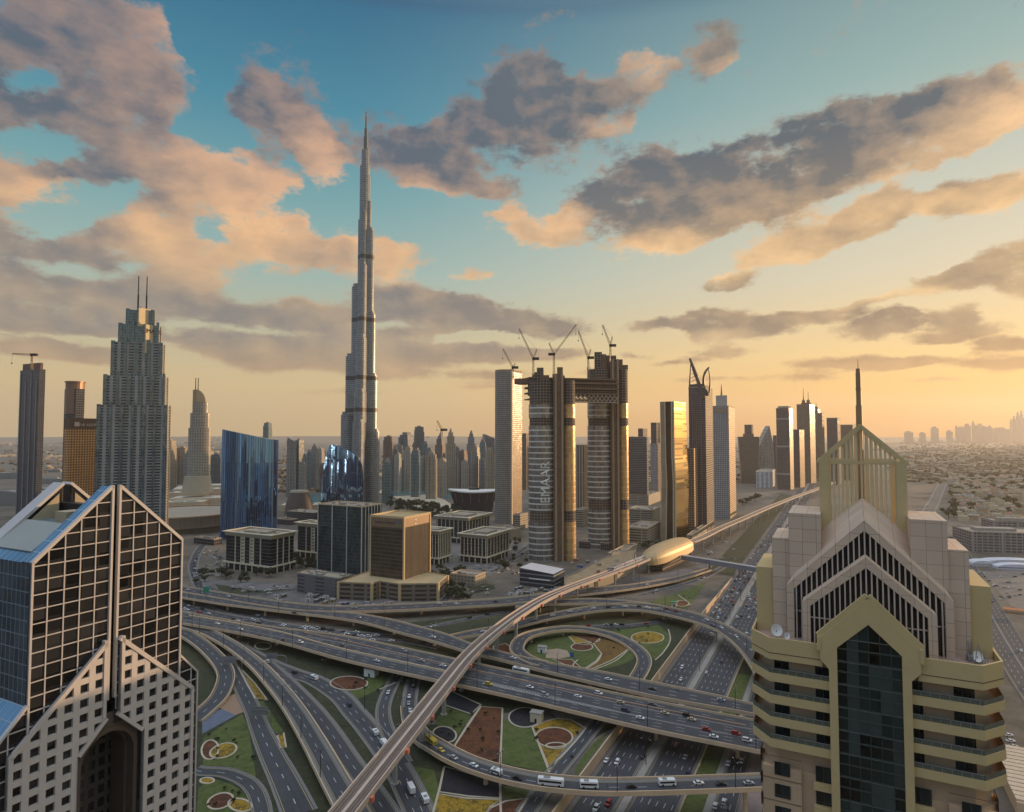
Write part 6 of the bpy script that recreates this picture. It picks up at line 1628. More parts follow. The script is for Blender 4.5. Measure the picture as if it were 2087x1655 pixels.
# ---- station, footbridge and construction yard
def station():
    cs = DECKS['rail']; i0 = min(range(len(cs)), key=lambda i: (cs[i] - P(1334, 1138, 19)).length); i1 = min(range(len(cs)), key=lambda i: (cs[i] - P(1408, 1106, 18)).length)
    a, b = cs[i0], cs[i1]; d = (b - a); L = d.length; d.normalize(); mid = (a + b) / 2
    t = thing('golden_station', 'golden shell shaped station roof over the rail viaduct', 'station', (mid.x, mid.y, mid.z), atan2(d.y, d.x))
    mb = MB(); n, m = 26, 14
    def pt(i, j):
        u = i / n * 2 - 1; w = (1 - abs(u) ** 2.6) ** .5 * 14 + 2.5; h = (1 - abs(u) ** 2.8) ** .5 * 12.5 + 3.5
        th = pi * (j / m); return ((u * (L * .5 + 9)), -w * cos(th), -4 + h * sin(th) ** .8 if 0 < j < m else -7)
    for i in range(n):
        for j in range(m): mb.face([pt(i, j), pt(i + 1, j), pt(i + 1, j + 1), pt(i, j + 1)], 0, [(i * 5, j * 4), (i * 5 + 5, j * 4), (i * 5 + 5, j * 4 + 4), (i * 5, j * 4 + 4)])
    mb.build('shell', plain('golden_shell_metal', (.52, .37, .19), .55, .3, var=.15), t, smooth=True)
    mb = MB(); mb.box(0, 0, -20, L * .7, 20, 14); mb.build('concourse', BRNT, t)
    mb = MB(); mb.tube(0, 0, [(9, -L * .5 - 8.5), (9, -L * .5 - 8.0)], 12); 
    t2 = thing('footbridge', 'grey tube footbridge crossing the sunken highway from the golden station', 'footbridge')
    p = mid - Vector((-d.y, d.x, 0)) * 18 + Vector((0, 0, -7)); q = P(1562, 1164, 12); q2 = q + (q - p) * .25
    mb = MB(); mb.bar(p, q2, 6.0, 5.0); mb.build('tube', plain('grey_tube', srgb(140, 142, 150), .4, .3), t2)
    mb = MB(); mb.bar(p + Vector((0, 0, 2.7)), q2 + Vector((0, 0, 2.7)), 6.6, .6); mb.build('roof', plain('pale_tube_roof', srgb(166, 168, 174), .4, .2), t2)
    for f in (.28, .56, .84):
        c = p.lerp(q2, f); mb = MB(); mb.tube(c.x, c.y, [(1.1, 0), (1.1, c.z - 2.4)], 10); mb.build('pier', CONC2, t2)
    # train on the viaduct just before the station
    j = min(range(len(cs)), key=lambda i: (cs[i] - P(1262, 1162, 20)).length)
    t3 = thing('metro_train', 'pale metro train with blue stripe just leaving the golden station', 'train')
    for k in range(3):
        c0 = cs[j].lerp(cs[i0], k / 3.2); c1 = cs[j].lerp(cs[i0], (k + .94) / 3.2); n2 = Vector((-(c1 - c0).y, (c1 - c0).x, 0)).normalized() * 2.2; z = Vector((0, 0, 2.0))
        mb = MB(); mb.bar(c0 + n2 + z, c1 + n2 + z, 2.8, 3.2); mb.build('carriage', plain('train_silver', srgb(196, 198, 204), .3, .5), t3)
        mb = MB(); mb.bar(c0 + n2 + z + Vector((0, 0, .2)), c1 + n2 + z + Vector((0, 0, .2)), 2.86, .9); mb.build('window_band', plain('train_blue', srgb(50, 80, 130), .2), t3)
station()
def yard():
    b = Blk(1128, 1059, 1150, 1164, yb=1202)
    t = thing('site_hall', 'dark glazed hall with a pale wedge roof on the construction yard', 'building', b.o, b.rz)
    mb = MB(); mb.prism(b.poly(), -1, lambda x, y: b.h - .08 * (x + b.w), 0, 1); mb.build('body', [facade('hall_bands', (.20, .20, .21), (.035, .045, .06), 60, 4.5, .99, .7, gr=.1, gm=.2, var=.2), plain('pale_wedge_roof', srgb(196, 194, 196), .6)], t)
    mb = MB(); mb.box(-b.w * .4, -.5, b.h * .45, b.w * .62, .8, 1.0); mb.build('ledge', WHITE, t)
    # curved pale podium along the viaduct
    pts = [(1150, 1196), (1200, 1190), (1250, 1172), (1290, 1146), (1296, 1120), (1262, 1126), (1225, 1140), (1180, 1165), (1150, 1178)]
    w = [P(x, y, 12) for x, y in pts]; o = w[0]
    t = thing('curved_podium', 'pale curved podium under the oval towers along the viaduct', 'podium', (o.x, o.y, 0))
    mb = MB(); mb.prism([(v.x - o.x, v.y - o.y) for v in w], 0, 12, 0, 1); mb.build('body', [plain('pale_podium_wall', srgb(176, 164, 146), .8, var=.1), plain('sandy_site_floor', srgb(160, 136, 104), .9, var=.35, scale=.08)], t)
    mb = MB(); parapet(mb, [(v.x - o.x, v.y - o.y) for v in w], 12, 1.6, .6); mb.build('roof_parapet', CONC2, t)
    for f in (.35, .6, .82):
        c = Vector((w[1].x - o.x, w[1].y - o.y, 0)).lerp(Vector((w[3].x - o.x, w[3].y - o.y, 0)), f); mb = MB(); mb.box(c.x, c.y + .2, 5, 3.5, 1.5, 4.5, radians(38)); mb.build('opening', DARK, t)
    r = random.Random(2); cols = [srgb(70, 96, 150), srgb(176, 92, 70), srgb(200, 196, 188), srgb(160, 140, 110), srgb(96, 92, 90), srgb(210, 208, 200)]
    cn = ['blue', 'rusty red', 'off white', 'sand coloured', 'grey', 'white']
    protos = []
    for i, c in enumerate(cols):
        m1 = plain('cabin_' + cn[i].replace(' ', '_'), c, .7, var=.15)
        t = thing('site_cabin', '%s container cabin on the construction yard behind the flyover' % cn[i], 'container', (0, -50, -40), 0, 'site cabins and containers')
        mb = MB(); mb.box(0, 0, 0, 6.2, 2.6, 2.7); 
        for k in range(8): mb.box(-2.7 + k * .77, -1.33, .2, .12, .08, 2.3)
        mb.build('shell', m1, t); mb = MB(); mb.box(0, 0, 2.7, 6.4, 2.8, .18); mb.build('roof', CONC2, t); mb = MB(); mb.box(1.8, -1.36, .2, .9, .08, 2.0); mb.build('door', DARK, t); protos.append(t)
    used = set()
    for k in range(64):
        reg = r.choice([(560, 690, 1212, 1232), (690, 840, 1232, 1240), (1040, 1140, 1200, 1216), (1100, 1270, 1120, 1176), (1150, 1200, 1200, 1214)])
        i = r.randrange(6); p = G(r.uniform(reg[0], reg[1]), r.uniform(reg[2], reg[3]))
        if reg[2] == 1120: p = P(r.uniform(1160, 1270), r.uniform(1140, 1168), 12.1)
        a = radians(r.choice([-27, 63, -20, 70]))
        if i not in used: protos[i].location = p; protos[i].rotation_euler = (0, 0, a); used.add(i)
        else: dup(protos[i], p, a)
yard()

# ---- right hand low city
VW = [plain('villa_cream', srgb(200, 184, 152), .85, var=.1), plain('villa_white', srgb(210, 204, 190), .85, var=.1), plain('villa_tan', srgb(178, 152, 118), .85, var=.1)]
VR = [plain('villa_roof_pale', srgb(186, 172, 146), .9, var=.15), plain('villa_roof_red', srgb(150, 104, 78), .9, var=.15), plain('villa_roof_grey', srgb(150, 142, 130), .9, var=.15)]
VG = plain('villa_window', (.04, .04, .045), .2)
def villa_proto(i, w, d, h, hip):
    t = thing('villa', 'x', 'house', (0, -60, -60), 0, 'villas in the low district on the right')
    mb = MB(); mb.box(0, 0, 0, w, d, h); mb.box(w * .42, -d * .5, 0, w * .4, d * .4, h * .62); mb.build('wall', VW[i % 3], t)
    mb = MB()
    if hip:
        a, b = w / 2 + .6, d / 2 + .6; z = h
        mb.face([(-a, -b, z), (a, -b, z), (a * .4, 0, z + 3)  , (-a * .4, 0, z + 3)]); mb.face([(a, b, z), (-a, b, z), (-a * .4, 0, z + 3), (a * .4, 0, z + 3)])
        mb.face([(a, -b, z), (a, b, z), (a * .4, 0, z + 3)]); mb.face([(-a, b, z), (-a, -b, z), (-a * .4, 0, z + 3)])
    else: parapet(mb, [(-w / 2 - .1, -d / 2 - .1), (w / 2 + .1, -d / 2 - .1), (w / 2 + .1, d / 2 + .1), (-w / 2 - .1, d / 2 + .1)], h, 1.0, .4); mb.box(0, 0, h + .02, w * .98, d * .98, .12); mb.box(w * .2, d * .1, h, 3, 3, 2.4)
    mb.build('roof', VR[i % 3], t)
    for k in range(3):
        mb = MB(); mb.box(-w * .3 + k * w * .28, -d / 2 - .05, h * .55, 1.6, .15, 1.7); mb.build('window', VG, t)
    return t
VP = [villa_proto(i, *s) for i, s in enumerate([(17, 14, 8, 0), (15, 12, 8, 0), (19, 13, 7.5, 1), (22, 15, 9, 0), (14, 13, 7, 1), (20, 16, 8, 0)])]
VL = ['flat roofed cream villa among trees in the low district', 'flat roofed white villa among trees in the low district', 'tan villa with a grey hipped roof in the low district', 'wide cream villa with flat roof in the low district', 'white villa with a red hipped roof in the low district', 'tan villa with a flat grey roof in the low district']
r = random.Random(21); seen = [0] * 6; pts = []
for gy in range(0, 70):
    for gx in range(-2, 26):
        l = 205 + gx * 33 + (gy % 2) * 6; s = 1180 + gy * 34
        p = Vector((0, 0, 0)) + RN * (l + r.uniform(-5, 5)) + RS * (s + r.uniform(-7, 7))
        px = CX + FPX * p.x / p.y; py = 885 + FPX * 165 / p.y
        if not (1935 < px < 2100 and 966 < py < 1062 + (20 if px > 2060 else 0)): continue
        if px < 1935 + (py - 966) * .12 or r.random() < .16: continue
        pts.append(p)
pts.sort(key=lambda p: p.y); pts = pts[:210]
for p in pts:
    i = r.randrange(6); a = radians(r.choice([-31, 59]))
    if not seen[i]: VP[i].location = p; VP[i].rotation_euler = (0, 0, a); VP[i]['label'] = VL[i]; seen[i] = 1
    else: dup(VP[i], p, a, VL[i])
# trees
LEAF = plant_mat('tree_leaf', [(.020, .028, .010), (.036, .046, .016), (.052, .060, .022), (.075, .078, .032)], .6, .25)
BARK = plain('bark', (.09, .06, .04), .9)
def tree_proto(seed, h, rad, label, nleaf=340, name='broadleaf_tree'):
    r = random.Random(seed); t = thing(name, label, 'tree', (0, -70, -70), 0, None)
    mb = MB(); mb.tube(0, 0, [(.05 * h, -.3), (.032 * h, h * .3), (.015 * h, h * .62)], 7)
    for k in range(6):
        a = r.uniform(0, 6.28); mb.bar((0, 0, h * r.uniform(.25, .45)), (cos(a) * rad * .55, sin(a) * rad * .55, h * r.uniform(.55, .8)), .02 * h)
    mb.build('trunk', BARK, t)
    mb = MB(); cl = [(Vector((r.gauss(0, .42) * rad, r.gauss(0, .42) * rad, h * r.uniform(.45, .86))), rad * r.uniform(.28, .5)) for _ in range(11)]
    for k in range(nleaf):
        c, q = cl[r.randrange(len(cl))]
        d = Vector((r.gauss(0, 1), r.gauss(0, 1), r.gauss(0, .8))).normalized(); p = c + d * q * r.uniform(.55, 1.0); s = rad * r.uniform(.07, .15)
        u = Vector((r.gauss(0, 1), r.gauss(0, 1), r.gauss(0, 1))).normalized(); v = d.cross(u).normalized(); u = v.cross(d + u * .5).normalized()
        mb.face([p - u * s - v * s, p + u * s - v * s * .7, p + u * s * .8 + v * s, p - u * s + v * s * .8])
    mb.build('crown', LEAF, t); return t
TP = [tree_proto(i, h, w, 'dark green tree') for i, (h, w) in enumerate([(9, 5.0), (7.5, 4.4), (11, 5.5), (6.5, 3.6)])]
TU = [0] * 4
def plant_tree(p, label, group, i=None, s=1.0):
    i = r.randrange(4) if i is None else i; a = r.uniform(0, 6.28)
    if not TU[i]: o = TP[i]; o.location = p; TU[i] = 1
    else: o = dup(TP[i], p, a)
    o['label'] = label; o['group'] = group; o.rotation_euler = (0, 0, a); o.scale = (s, s, s * r.uniform(.85, 1.15))
for k in range(92):
    if k < 80 and pts: p = r.choice(pts) + Vector((r.uniform(-17, 17), r.uniform(-20, 20), 0))
    else: p = P(r.uniform(1930, 1960), r.uniform(1000, 1065))
    plant_tree(p, 'dark green tree among the villas of the low district', 'trees among the villas', None, r.uniform(1.0, 1.9))
for k in range(64):
    x = r.uniform(795, 935); y = 1018 + (x - 795) * .17 + r.uniform(0, 26); plant_tree(G(x, y), 'dark tree in the grove between lake and bank tower', 'trees of the lakeside grove', None, r.uniform(1.1, 2.0))
for k in range(120):
    q = r.choice([(610, 690, 1150, 1164), (870, 905, 1195, 1226), (1000, 1075, 1130, 1165), (1288, 1345, 1108, 1128),(395, 470, 1172, 1196), (560, 640, 1125, 1160), (880, 1000, 1158, 1190), (1010, 1060, 1095, 1130), (455, 560, 1172, 1190), (900, 960, 1196, 1226)])
    plant_tree(G(r.uniform(q[0], q[1]), r.uniform(q[2], q[3])), 'small street tree around the office blocks', 'street trees around the office blocks', None, r.uniform(.6, 1.1))
for k in range(14):
    f = k / 13; plant_tree(P(1513 + 36 * f + r.uniform(-3, 3), 1029 - 16 * f + r.uniform(-2, 2)), 'bush in the dark clump on the sandy lot inside the viaduct curve', 'bushes on the sandy lot', None, r.uniform(1.0, 1.6))
for k in range(70):
    q = r.choice([(1240, 1360, 1276, 1335), (1080, 1280, 1292, 1362), (1090, 1180, 1468, 1560), (940, 1018, 1450, 1555), (420, 520, 1470, 1570), (700, 780, 1380, 1410), (880, 960, 1440, 1500), (580, 700, 1300, 1360), (1330, 1410, 1200, 1240), (420, 520, 1600, 1650)])
    x, y = r.uniform(q[0], q[1]), r.uniform(q[2], q[3]); p = G(x, y)
    plant_tree(p, 'small rounded shrub in the gardens of the interchange', 'shrubs in the interchange gardens', 3, r.uniform(.16, .34))
# office ranges, tents and far low blocks on the right
OFF = facade('grey_campus_wall', (.26, .25, .25), (.07, .07, .08), 7, 4, .8, .6, gr=.2, gm=.1, var=.3)
def campus(label, xc, yb, yt, xr, xl, rz):
    C = P(xc, yb); X = Vector((cos(rz), sin(rz), 0)); Y = Vector((-sin(rz), cos(rz), 0)); w = span(C, X, xr); d = span(C, Y, xl); h = at(xc, yt, C.y).z
    t = thing('campus_block', label, 'office building', C, rz); q = [(0, 0), (w, 0), (w, d), (0, d)]
    mb = MB(); mb.prism(q, -1, h, 0, 1); mb.build('body', [OFF, ROOF], t)
    mb = MB(); parapet(mb, q, h, 1.4, .8); mb.build('roof_parapet', CONC2, t)
    for f in (.0, .36, .72):
        mb = MB(); mb.box(w * f + 2, -.4, 0, 3, 1.2, h + 1); mb.build('pier', CONC2, t)
    mb = MB(); mb.box(w * .4, d * .5, h, w * .5, d * .3, 4); mb.build('roof_plant', CONC2, t)
campus('long grey office range with piers, front one behind the white tents', 1980, 1125, 1085, 2150, 1942, radians(-12))
campus('grey office range standing behind the front one', 2024, 1088, 1062, 2160, 2000, radians(-12))
for i, (x, y, w, d, lb) in enumerate([(2000, 1152, 26, 16, 'round white tent by the boulevard'), (2066, 1150, 70, 18, 'long white tent row beside the round tent'), (2075, 1160, 50, 14, 'white canopy with a blue edge in the fenced lot')]):
    p = P(x, y); t = thing('white_tent', lb, 'tent', p, radians(-12)); mb = MB(); n = 10
    slabxz(mb, [(-w / 2, 0), (w / 2, 0), (w / 2, 3)] + [(w / 2 * cos(pi * q / n), 3 + 4 * sin(pi * q / n)) for q in range(1, n)] + [(-w / 2, 3)], -d / 2, d / 2); mb.build('canvas', plain('tent_canvas', srgb(206, 208, 216), .6), t)
    mb = MB(); mb.box(0, -d / 2 - .3, 2.4, w, .3, .7); mb.build('hem', plain('tent_hem_blue', srgb(60, 80, 150), .6) if i == 2 else CONC2, t)
patch('parking_lot', [(2000, 1165), (2100, 1162), (2100, 1250), (2060, 1235)], plain('lot_surface', srgb(120, 112, 104), .9, var=.3, scale=.1), .1)
o = P(2075, 1250); t = thing('market_awning', 'orange brown awning roof in the fenced lot at the right edge', 'awning', o, radians(-30)); mb = MB(); mb.box(0, 0, 3, 22, 9, .5, bottom=True); mb.build('canopy', plain('orange_awning', srgb(176, 112, 70), .8), t)
for x in (-9, 0, 9):
    mb = MB(); mb.box(x, -3.5, 0, .5, .5, 3); mb.build('post', STEEL, t)
o = P(2084, 1585); t = thing('ribbed_shed', 'shed with a cream ribbed roof at the bottom right corner', 'shed', o, radians(-27))
mb = MB(); mb.box(12, -10, 0, 44, 60, 6); mb.build('wall', CONC, t); mb = MB()
for k in range(14): mb.box(12, -37 + k * 4.2, 6, 44, 3.4, .9)
mb.build('roof', plain('cream_ribbed_roof', srgb(204, 184, 158), .7), t)
FARB = [facade('far_sand_block', (.36, .29, .22), (.16, .125, .1), 9, 5, .6, .5, gr=.6), facade('far_pale_block', (.48, .41, .33), (.2, .16, .13), 12, 6, .6, .4, gr=.6), plain('far_tree_belt', (.035, .034, .018), .95, var=.4, scale=.05)]
rr = random.Random(44)
for k in range(150):
    left = k % 5 in (0, 1)
    y = 897 + 62 * rr.random() ** 1.6 if not left else 893 + 55 * rr.random() ** 1.5
    x = rr.uniform(1790, 2110) if not left else rr.choice([rr.uniform(-20, 130), rr.uniform(335, 460), rr.uniform(555, 700), rr.uniform(770, 1005), rr.uniform(1275, 1350), rr.uniform(1500, 1620)])
    p = P(x, y); i = rr.choice([0, 0, 1, 2] if not left else [0, 0, 1]); sc = p.y / 2500
    w = rr.uniform(25, 90) * max(.6, min(3, sc)); d = rr.uniform(16, 40); h = rr.uniform(6, 14) * max(1, sc * .6) if i < 2 else rr.uniform(5, 9)
    nm, lb, cat, grp = (('low_warehouse', 'low sandy building lost in the evening haze', 'building', 'low buildings in the haze'), ('low_warehouse', 'low pale building lost in the evening haze', 'building', 'low buildings in the haze'), ('tree_belt', 'dark belt of trees lost in the evening haze', 'tree belt', 'tree belts in the haze'))[i]
    mb = MB()
    if i < 2: mb.box(0, 0, 0, w, d, h, mt=0); mb.box(w * .2, 0, h, w * .3, d * .5, h * .3)
    else:
        for q in range(14): mb.tube(rr.uniform(-w, w), rr.uniform(-8, 8), [(4, 0), (6.5, h * .5), (4, h * .85), (1, h)], 7)
    tag(mb.build(nm, FARB[i], None, p, radians(rr.choice([-27, -31, 60]))), lb, cat, grp)
# far skyline across the desert
SK = plain('far_skyline_wall', (.26, .22, .19), .8)
for k, (x, w, y) in enumerate([(1852,14,878),(1905,12,868),(1950,5,866),(1960,12,868),(1972,10,862),(1984,5,856),(1990,10,866),(1998,12,862),(2008,14,868),(2018,8,866),(2040,26,870),(2062,5,852),(2068,5,846),(2076,6,838),(2083,4,834),(2090,8,850),(1935,10,876),(1880,10,880),(2030,10,872)]):
    D = 12200 + (k * 377) % 1500; o = at(x, 885, D); h = at(x, y, D).z; t = MB(); ww = w * D / FPX * .9
    t.box(0, 0, 0, ww, ww * .8, h * .86); t.box(-ww * .1, 0, h * .86, ww * .55, ww * .5, h * .1); t.tube(0, 0, [(ww * .12, h * .9), (ww * .02, h * 1.0)], 6)
    tag(t.build('skyline_tower', SK, None, (o.x, o.y, 0)), 'hazy tower silhouette in the far skyline at the right horizon', 'tower', 'far skyline towers')

# the low sprawl towards the horizon: one mass of small houses and trees nobody could count
def sprawl():
    r = random.Random(101); mb = MB(); tr = MB()
    zones = [(1835, 2140, 899, 985, 1500, 1), (-30, 135, 893, 965, 150, 0), (335, 460, 893, 960, 160, 0), (555, 700, 930, 1004, 330, 0), (770, 1010, 930, 990, 300, 0), (1275, 1350, 900, 985, 160, 0), (1495, 1660, 900, 985, 330, 0)]
    for x0, x1, y0, y1, n, right in zones:
        for k in range(n):
            y = y0 + (y1 - y0) * r.random() ** (1.25 if right else 1.0); x = r.uniform(x0, x1); p = P(x, y)
            if right and p.y < 2550 and x > 1925 and p.y < 2900: continue
            c, si = cos(.54), sin(.54); f = max(1, p.y / 2600)
            if r.random() < .62:
                w, d, h = r.uniform(12, 30) * f ** .6, r.uniform(10, 22), r.uniform(5, 12) * (1 if not right else .8)
                mb.box(p.x, p.y, 0, w, d, h, r.choice([-.54, 1.03]), r.choice([0, 1, 2, 2, 3, 3, 3]), mt=r.choice([0, 1, 2, 2, 3, 3]))
            if r.random() < (.75 if right else .4):
                q = p + Vector((r.uniform(-25, 25), r.uniform(-25, 25), 0)); a = r.uniform(4, 8) * f ** .5
                tr.tube(q.x, q.y, [(a * .7, 0), (a * r.uniform(.9, 1.2), a * .7), (a * .5, a * 1.2), (.3, a * 1.4)], 6, rot=r.random(), ex=r.uniform(.7, 1.6))
    o = mb.build('distant_district', [VW[0], VW[2], plain('dull_house', srgb(140, 120, 98), .9), plain('brown_house', srgb(112, 92, 74), .9)]); o['kind'] = 'stuff'; tag(o, 'mass of small sandy houses spreading towards the horizon', 'houses')
    o = tr.build('distant_trees', plain('far_tree_green', (.030, .034, .016), .95, var=.3)); o['kind'] = 'stuff'; tag(o, 'mass of dark trees among the far houses', 'trees')
sprawl()
# unseen towers added behind the viewpoint for the glass fronts to mirror
for k, (x, y, w, d, h) in enumerate([(-330, -170, 60, 40, 120), (-210, -240, 46, 46, 180), (-90, -200, 50, 40, 140), (20, -120, 44, 40, 160), (120, -260, 60, 44, 150), (-480, -330, 70, 50, 130), (240, -180, 50, 40, 170), (-140, -480, 80, 60, 210)]):
    t = thing('office_slab', 'unseen dark slab added behind the viewpoint for reflections', 'tower', (x, y, 0), GRID, 'unseen slabs added for reflections')
    mb = MB(); mb.box(0, 0, 0, w, d, h, 0, 0, mt=1); mb.build('body', [VIO if k % 2 else BRNT, ROOF], t)
# unseen slabs added behind the gabled tower to block the low sun
for k, (l, sz, h) in enumerate([(-4, 335, 120), (28, 430, 110), (30, 520, 99), (32, 610, 88), (34, 700, 76), (36, 790, 65)]):
    o = sl_(l, sz); t = thing('added_shade_slab', 'plain beige slab added unseen behind the gabled yellow tower to cast shade', 'building', o, GRID, 'unseen slabs added to cast shade')
    mb = MB(); mb.box(0, 0, 0, 36, 30, h, 0, mt=1); mb.build('body', [VILM, ROOF], t); mb = MB(); mb.box(4, 2, h, 12, 8, 3); mb.build('roof_plant', CONC2, t)

# ---------------------------------------------------------------- vehicles
GLS = plain('vehicle_glass', (.015, .017, .02), .08, 0, .1); TYRE = plain('tyre_rubber', (.018, .018, .018), .8); LAMPR = plain('tail_lamp_red', (.35, .03, .02), .3); LAMPW = plain('head_lamp_clear', (.7, .7, .68), .15)
PAINT = {'white': (.74, .74, .73), 'silver': (.42, .43, .45), 'black': (.018, .018, .02), 'grey': (.14, .145, .155), 'red': (.36, .03, .025), 'dark blue': (.03, .045, .10), 'beige': (.48, .41, .30), 'yellow': (.62, .44, .06)}
PM = {k: plain('car_paint_' + k.replace(' ', '_'), v, .28, .1 if k in ('silver', 'grey') else 0, .04) for k, v in PAINT.items()}
MESH = {}
def car_body(kind):
    mb = MB(); lo = [(-2.2, .32), (2.15, .32), (2.28, .55), (2.2, .78), (1.25, .93), (-1.55, .98), (-2.25, .9), (-2.28, .6)]
    if kind == 'suv': lo = [(-2.3, .4), (2.25, .4), (2.38, .65), (2.3, 1.0), (1.2, 1.1), (-2.25, 1.15), (-2.4, .7)]
    W = .9 if kind == 'car' else .97
    n = len(lo); A = [(x, -W, z) for x, z in lo]; B = [(x, W, z) for x, z in lo]
    mb.face(A); mb.face(B[::-1])
    for i in range(n): j = (i + 1) % n; mb.face([A[j], A[i], B[i], B[j]])
    z0, z1 = (.95, 1.44) if kind == 'car' else (1.1, 1.82); xs = (-1.6, 1.1, .45, -1.0) if kind == 'car' else (-2.2, 1.15, .6, -1.95)
    w1 = W - .16; roof = [(xs[3], -w1, z1), (xs[2], -w1, z1), (xs[2], w1, z1), (xs[3], w1, z1)]
    mb.face(roof); mb.face([(p[0], p[1], z1 - .05) for p in roof][::-1])
    for a, b in ((0, 1), (1, 2), (2, 3), (3, 0)): mb.face([(roof[a][0], roof[a][1], z1 - .05), (roof[b][0], roof[b][1], z1 - .05), roof[b], roof[a]])
    g = MB(); base = [(xs[0], -W + .06, z0 - .02), (xs[1], -W + .06, z0 - .02), (xs[1], W - .06, z0 - .02), (xs[0], W - .06, z0 - .02)]; top = [(p[0], p[1], z1 - .04) for p in roof]
    for i in range(4): j = (i + 1) % 4; g.face([base[i], base[j], top[j], top[i]])
    return mb, g
def wheel_mb(r=.33, w=.22):
    mb = MB(); n = 12
    for s in (0, 1):
        mb.face([(r * cos(2 * pi * k / n), s * w - w / 2, r * sin(2 * pi * k / n)) for k in (range(n) if s == 0 else reversed(range(n)))])
    for k in range(n):
        a, b = 2 * pi * k / n, 2 * pi * (k + 1) / n; mb.face([(r * cos(a), w / 2, r * sin(a)), (r * cos(b), w / 2, r * sin(b)), (r * cos(b), -w / 2, r * sin(b)), (r * cos(a), -w / 2, r * sin(a))])
    return mb
WH = wheel_mb().mesh('wheel', TYRE); WHB = wheel_mb(.5, .3).mesh('bus_wheel', TYRE)
def sub(name, me, par, loc=(0, 0, 0)):
    o = bpy.data.objects.new(name, me); COL.objects.link(o); o.parent = par; o.location = loc; return o
def car(col, loc, rz, label, group, kind='car', far=False, cat='car'):
    k = (kind, col, far)
    if k not in MESH:
        mb, g = car_body(kind)
        if far: m = MB(); m.add(mb); i = len(m.f); m.add(g); m.m = [0] * i + [1] * (len(m.f) - i); m.box(-1.4, .85, 0, .6, .2, .6, m=1); m.box(1.4, -.85, 0, .6, .2, .6, m=1); m.box(1.4, .85, 0, .6, .2, .6, m=1); m.box(-1.4, -.85, 0, .6, .2, .6, m=1); MESH[k] = (m.mesh('far_car', [PM[col], GLS]),)
        else:
            l = MB(); l.box(-2.27, .6, .65, .06, .4, .16); r2 = MB(); r2.box(2.24, .6, .6, .06, .36, .14)
            MESH[k] = (mb.mesh('car_body', PM[col]), g.mesh('car_window', GLS), l.mesh('tail_lamp', LAMPR), r2.mesh('head_lamp', LAMPW))
    if far:
        o = bpy.data.objects.new('car', MESH[k][0]); COL.objects.link(o); o.location = loc; o.rotation_euler = (0, 0, rz); return tag(o, label, cat, group)
    t = thing('car', label, cat, loc, rz, group); b, g, l, h = MESH[k]
    sub('body', b, t); sub('window', g, t)
    for x in (-1.4, 1.38):
        for y in (-.84, .84): sub('wheel', WH, t, (x, y, .33))
    for y in (0, -1.2): sub('tail_lamp', l, t, (0, y, 0)); sub('head_lamp', h, t, (0, y, 0))
    return t
def bus(col, loc, rz, label, L=11.5, Hh=3.1, cat='bus', group=None, glass=True, name='bus'):
    t = thing(name, label, cat, loc, rz, group); mb = MB(); w = 1.25
    pl = [(-L / 2, .4), (L / 2 - .1, .4), (L / 2, 1.2), (L / 2 - .35, Hh - .15), (L / 2 - .6, Hh), (-L / 2 + .2, Hh), (-L / 2, Hh - .25)]
    slabxz(mb, pl, -w, w); mb.build('body', PM[col], t)
    if glass:
        for y in (-w - .02, w + .02):
            mb = MB(); mb.box(-.2, y, Hh * .5, L * .86, .05, Hh * .27); mb.build('window', GLS, t)
        mb = MB(); mb.face([(L / 2 - .02, -w * .85, 1.35), (L / 2 - .02, w * .85, 1.35), (L / 2 - .32, w * .85, Hh - .4), (L / 2 - .32, -w * .85, Hh - .4)]); mb.build('windscreen', GLS, t)
    for x in (-L * .3, L * .32):
        for y in (-1.12, 1.12): sub('wheel', WHB, t, (x, y, .5))
    mb = MB(); mb.box(-L * .15, 0, Hh, L * .25, 1.5, .25); mb.build('roof_unit', STEEL, t)
    return t
def truck(col, loc, rz, label, L=8.5):
    t = thing('truck', label, 'truck', loc, rz); mb = MB(); slabxz(mb, [(L / 2 - 2.0, .5), (L / 2, .5), (L / 2, 1.5), (L / 2 - .4, 2.5), (L / 2 - 2.0, 2.6)], -1.15, 1.15); mb.build('cab', PM[col], t)
    mb = MB(); mb.box(-1.1, 0, .9, L - 2.4, 2.4, 2.3, bottom=True); mb.build('cargo_box', PM['white'], t)
    mb = MB(); mb.face([(L / 2 + .02, -1, 1.5), (L / 2 + .02, 1, 1.5), (L / 2 - .36, 1, 2.4), (L / 2 - .36, -1, 2.4)]); mb.build('windscreen', GLS, t)
    for x in (-L * .28, L * .34):
        for y in (-1.05, 1.05): sub('wheel', WHB, t, (x, y, .5))
    return t
def lane(path, px, py, z=None):
    """world point under the photo point on a road or deck, and the road's heading"""
    zz = 8.0
    for _ in range(5):
        p = P(px, py, zz); j = min(range(len(path) - 1), key=lambda i: (path[i] - p).length_squared); zz = path[j].z
    d = path[j + 1] - path[j]; return P(px, py, zz + .05), atan2(d.y, d.x)
DW, DB, DS_, DU, DA = DECKS['wide'], DECKS['bus'], DECKS['swoop'], DECKS['upper'], DECKS['arch']
p, a = lane(DB, 1123, 1600); bus('white', p, a, 'long white coach on the curved foreground flyover')
p, a = lane(DB, 1201, 1605); bus('white', p, a, 'white minibus right behind the long white coach', 8.0, 2.9)
p, a = lane(DB, 1360, 1600); bus('white', p, a, 'white minibus far right on the curved foreground flyover', 7.5, 2.7)
p, a = lane(DB, 879, 1514); bus('yellow', p, a, 'yellow bus entering the curved foreground flyover', 8.6, 2.9)
p, a = lane(DW, 1062, 1371); bus('white', p, a, 'white coach on the wide flyover just right of the rail viaduct')
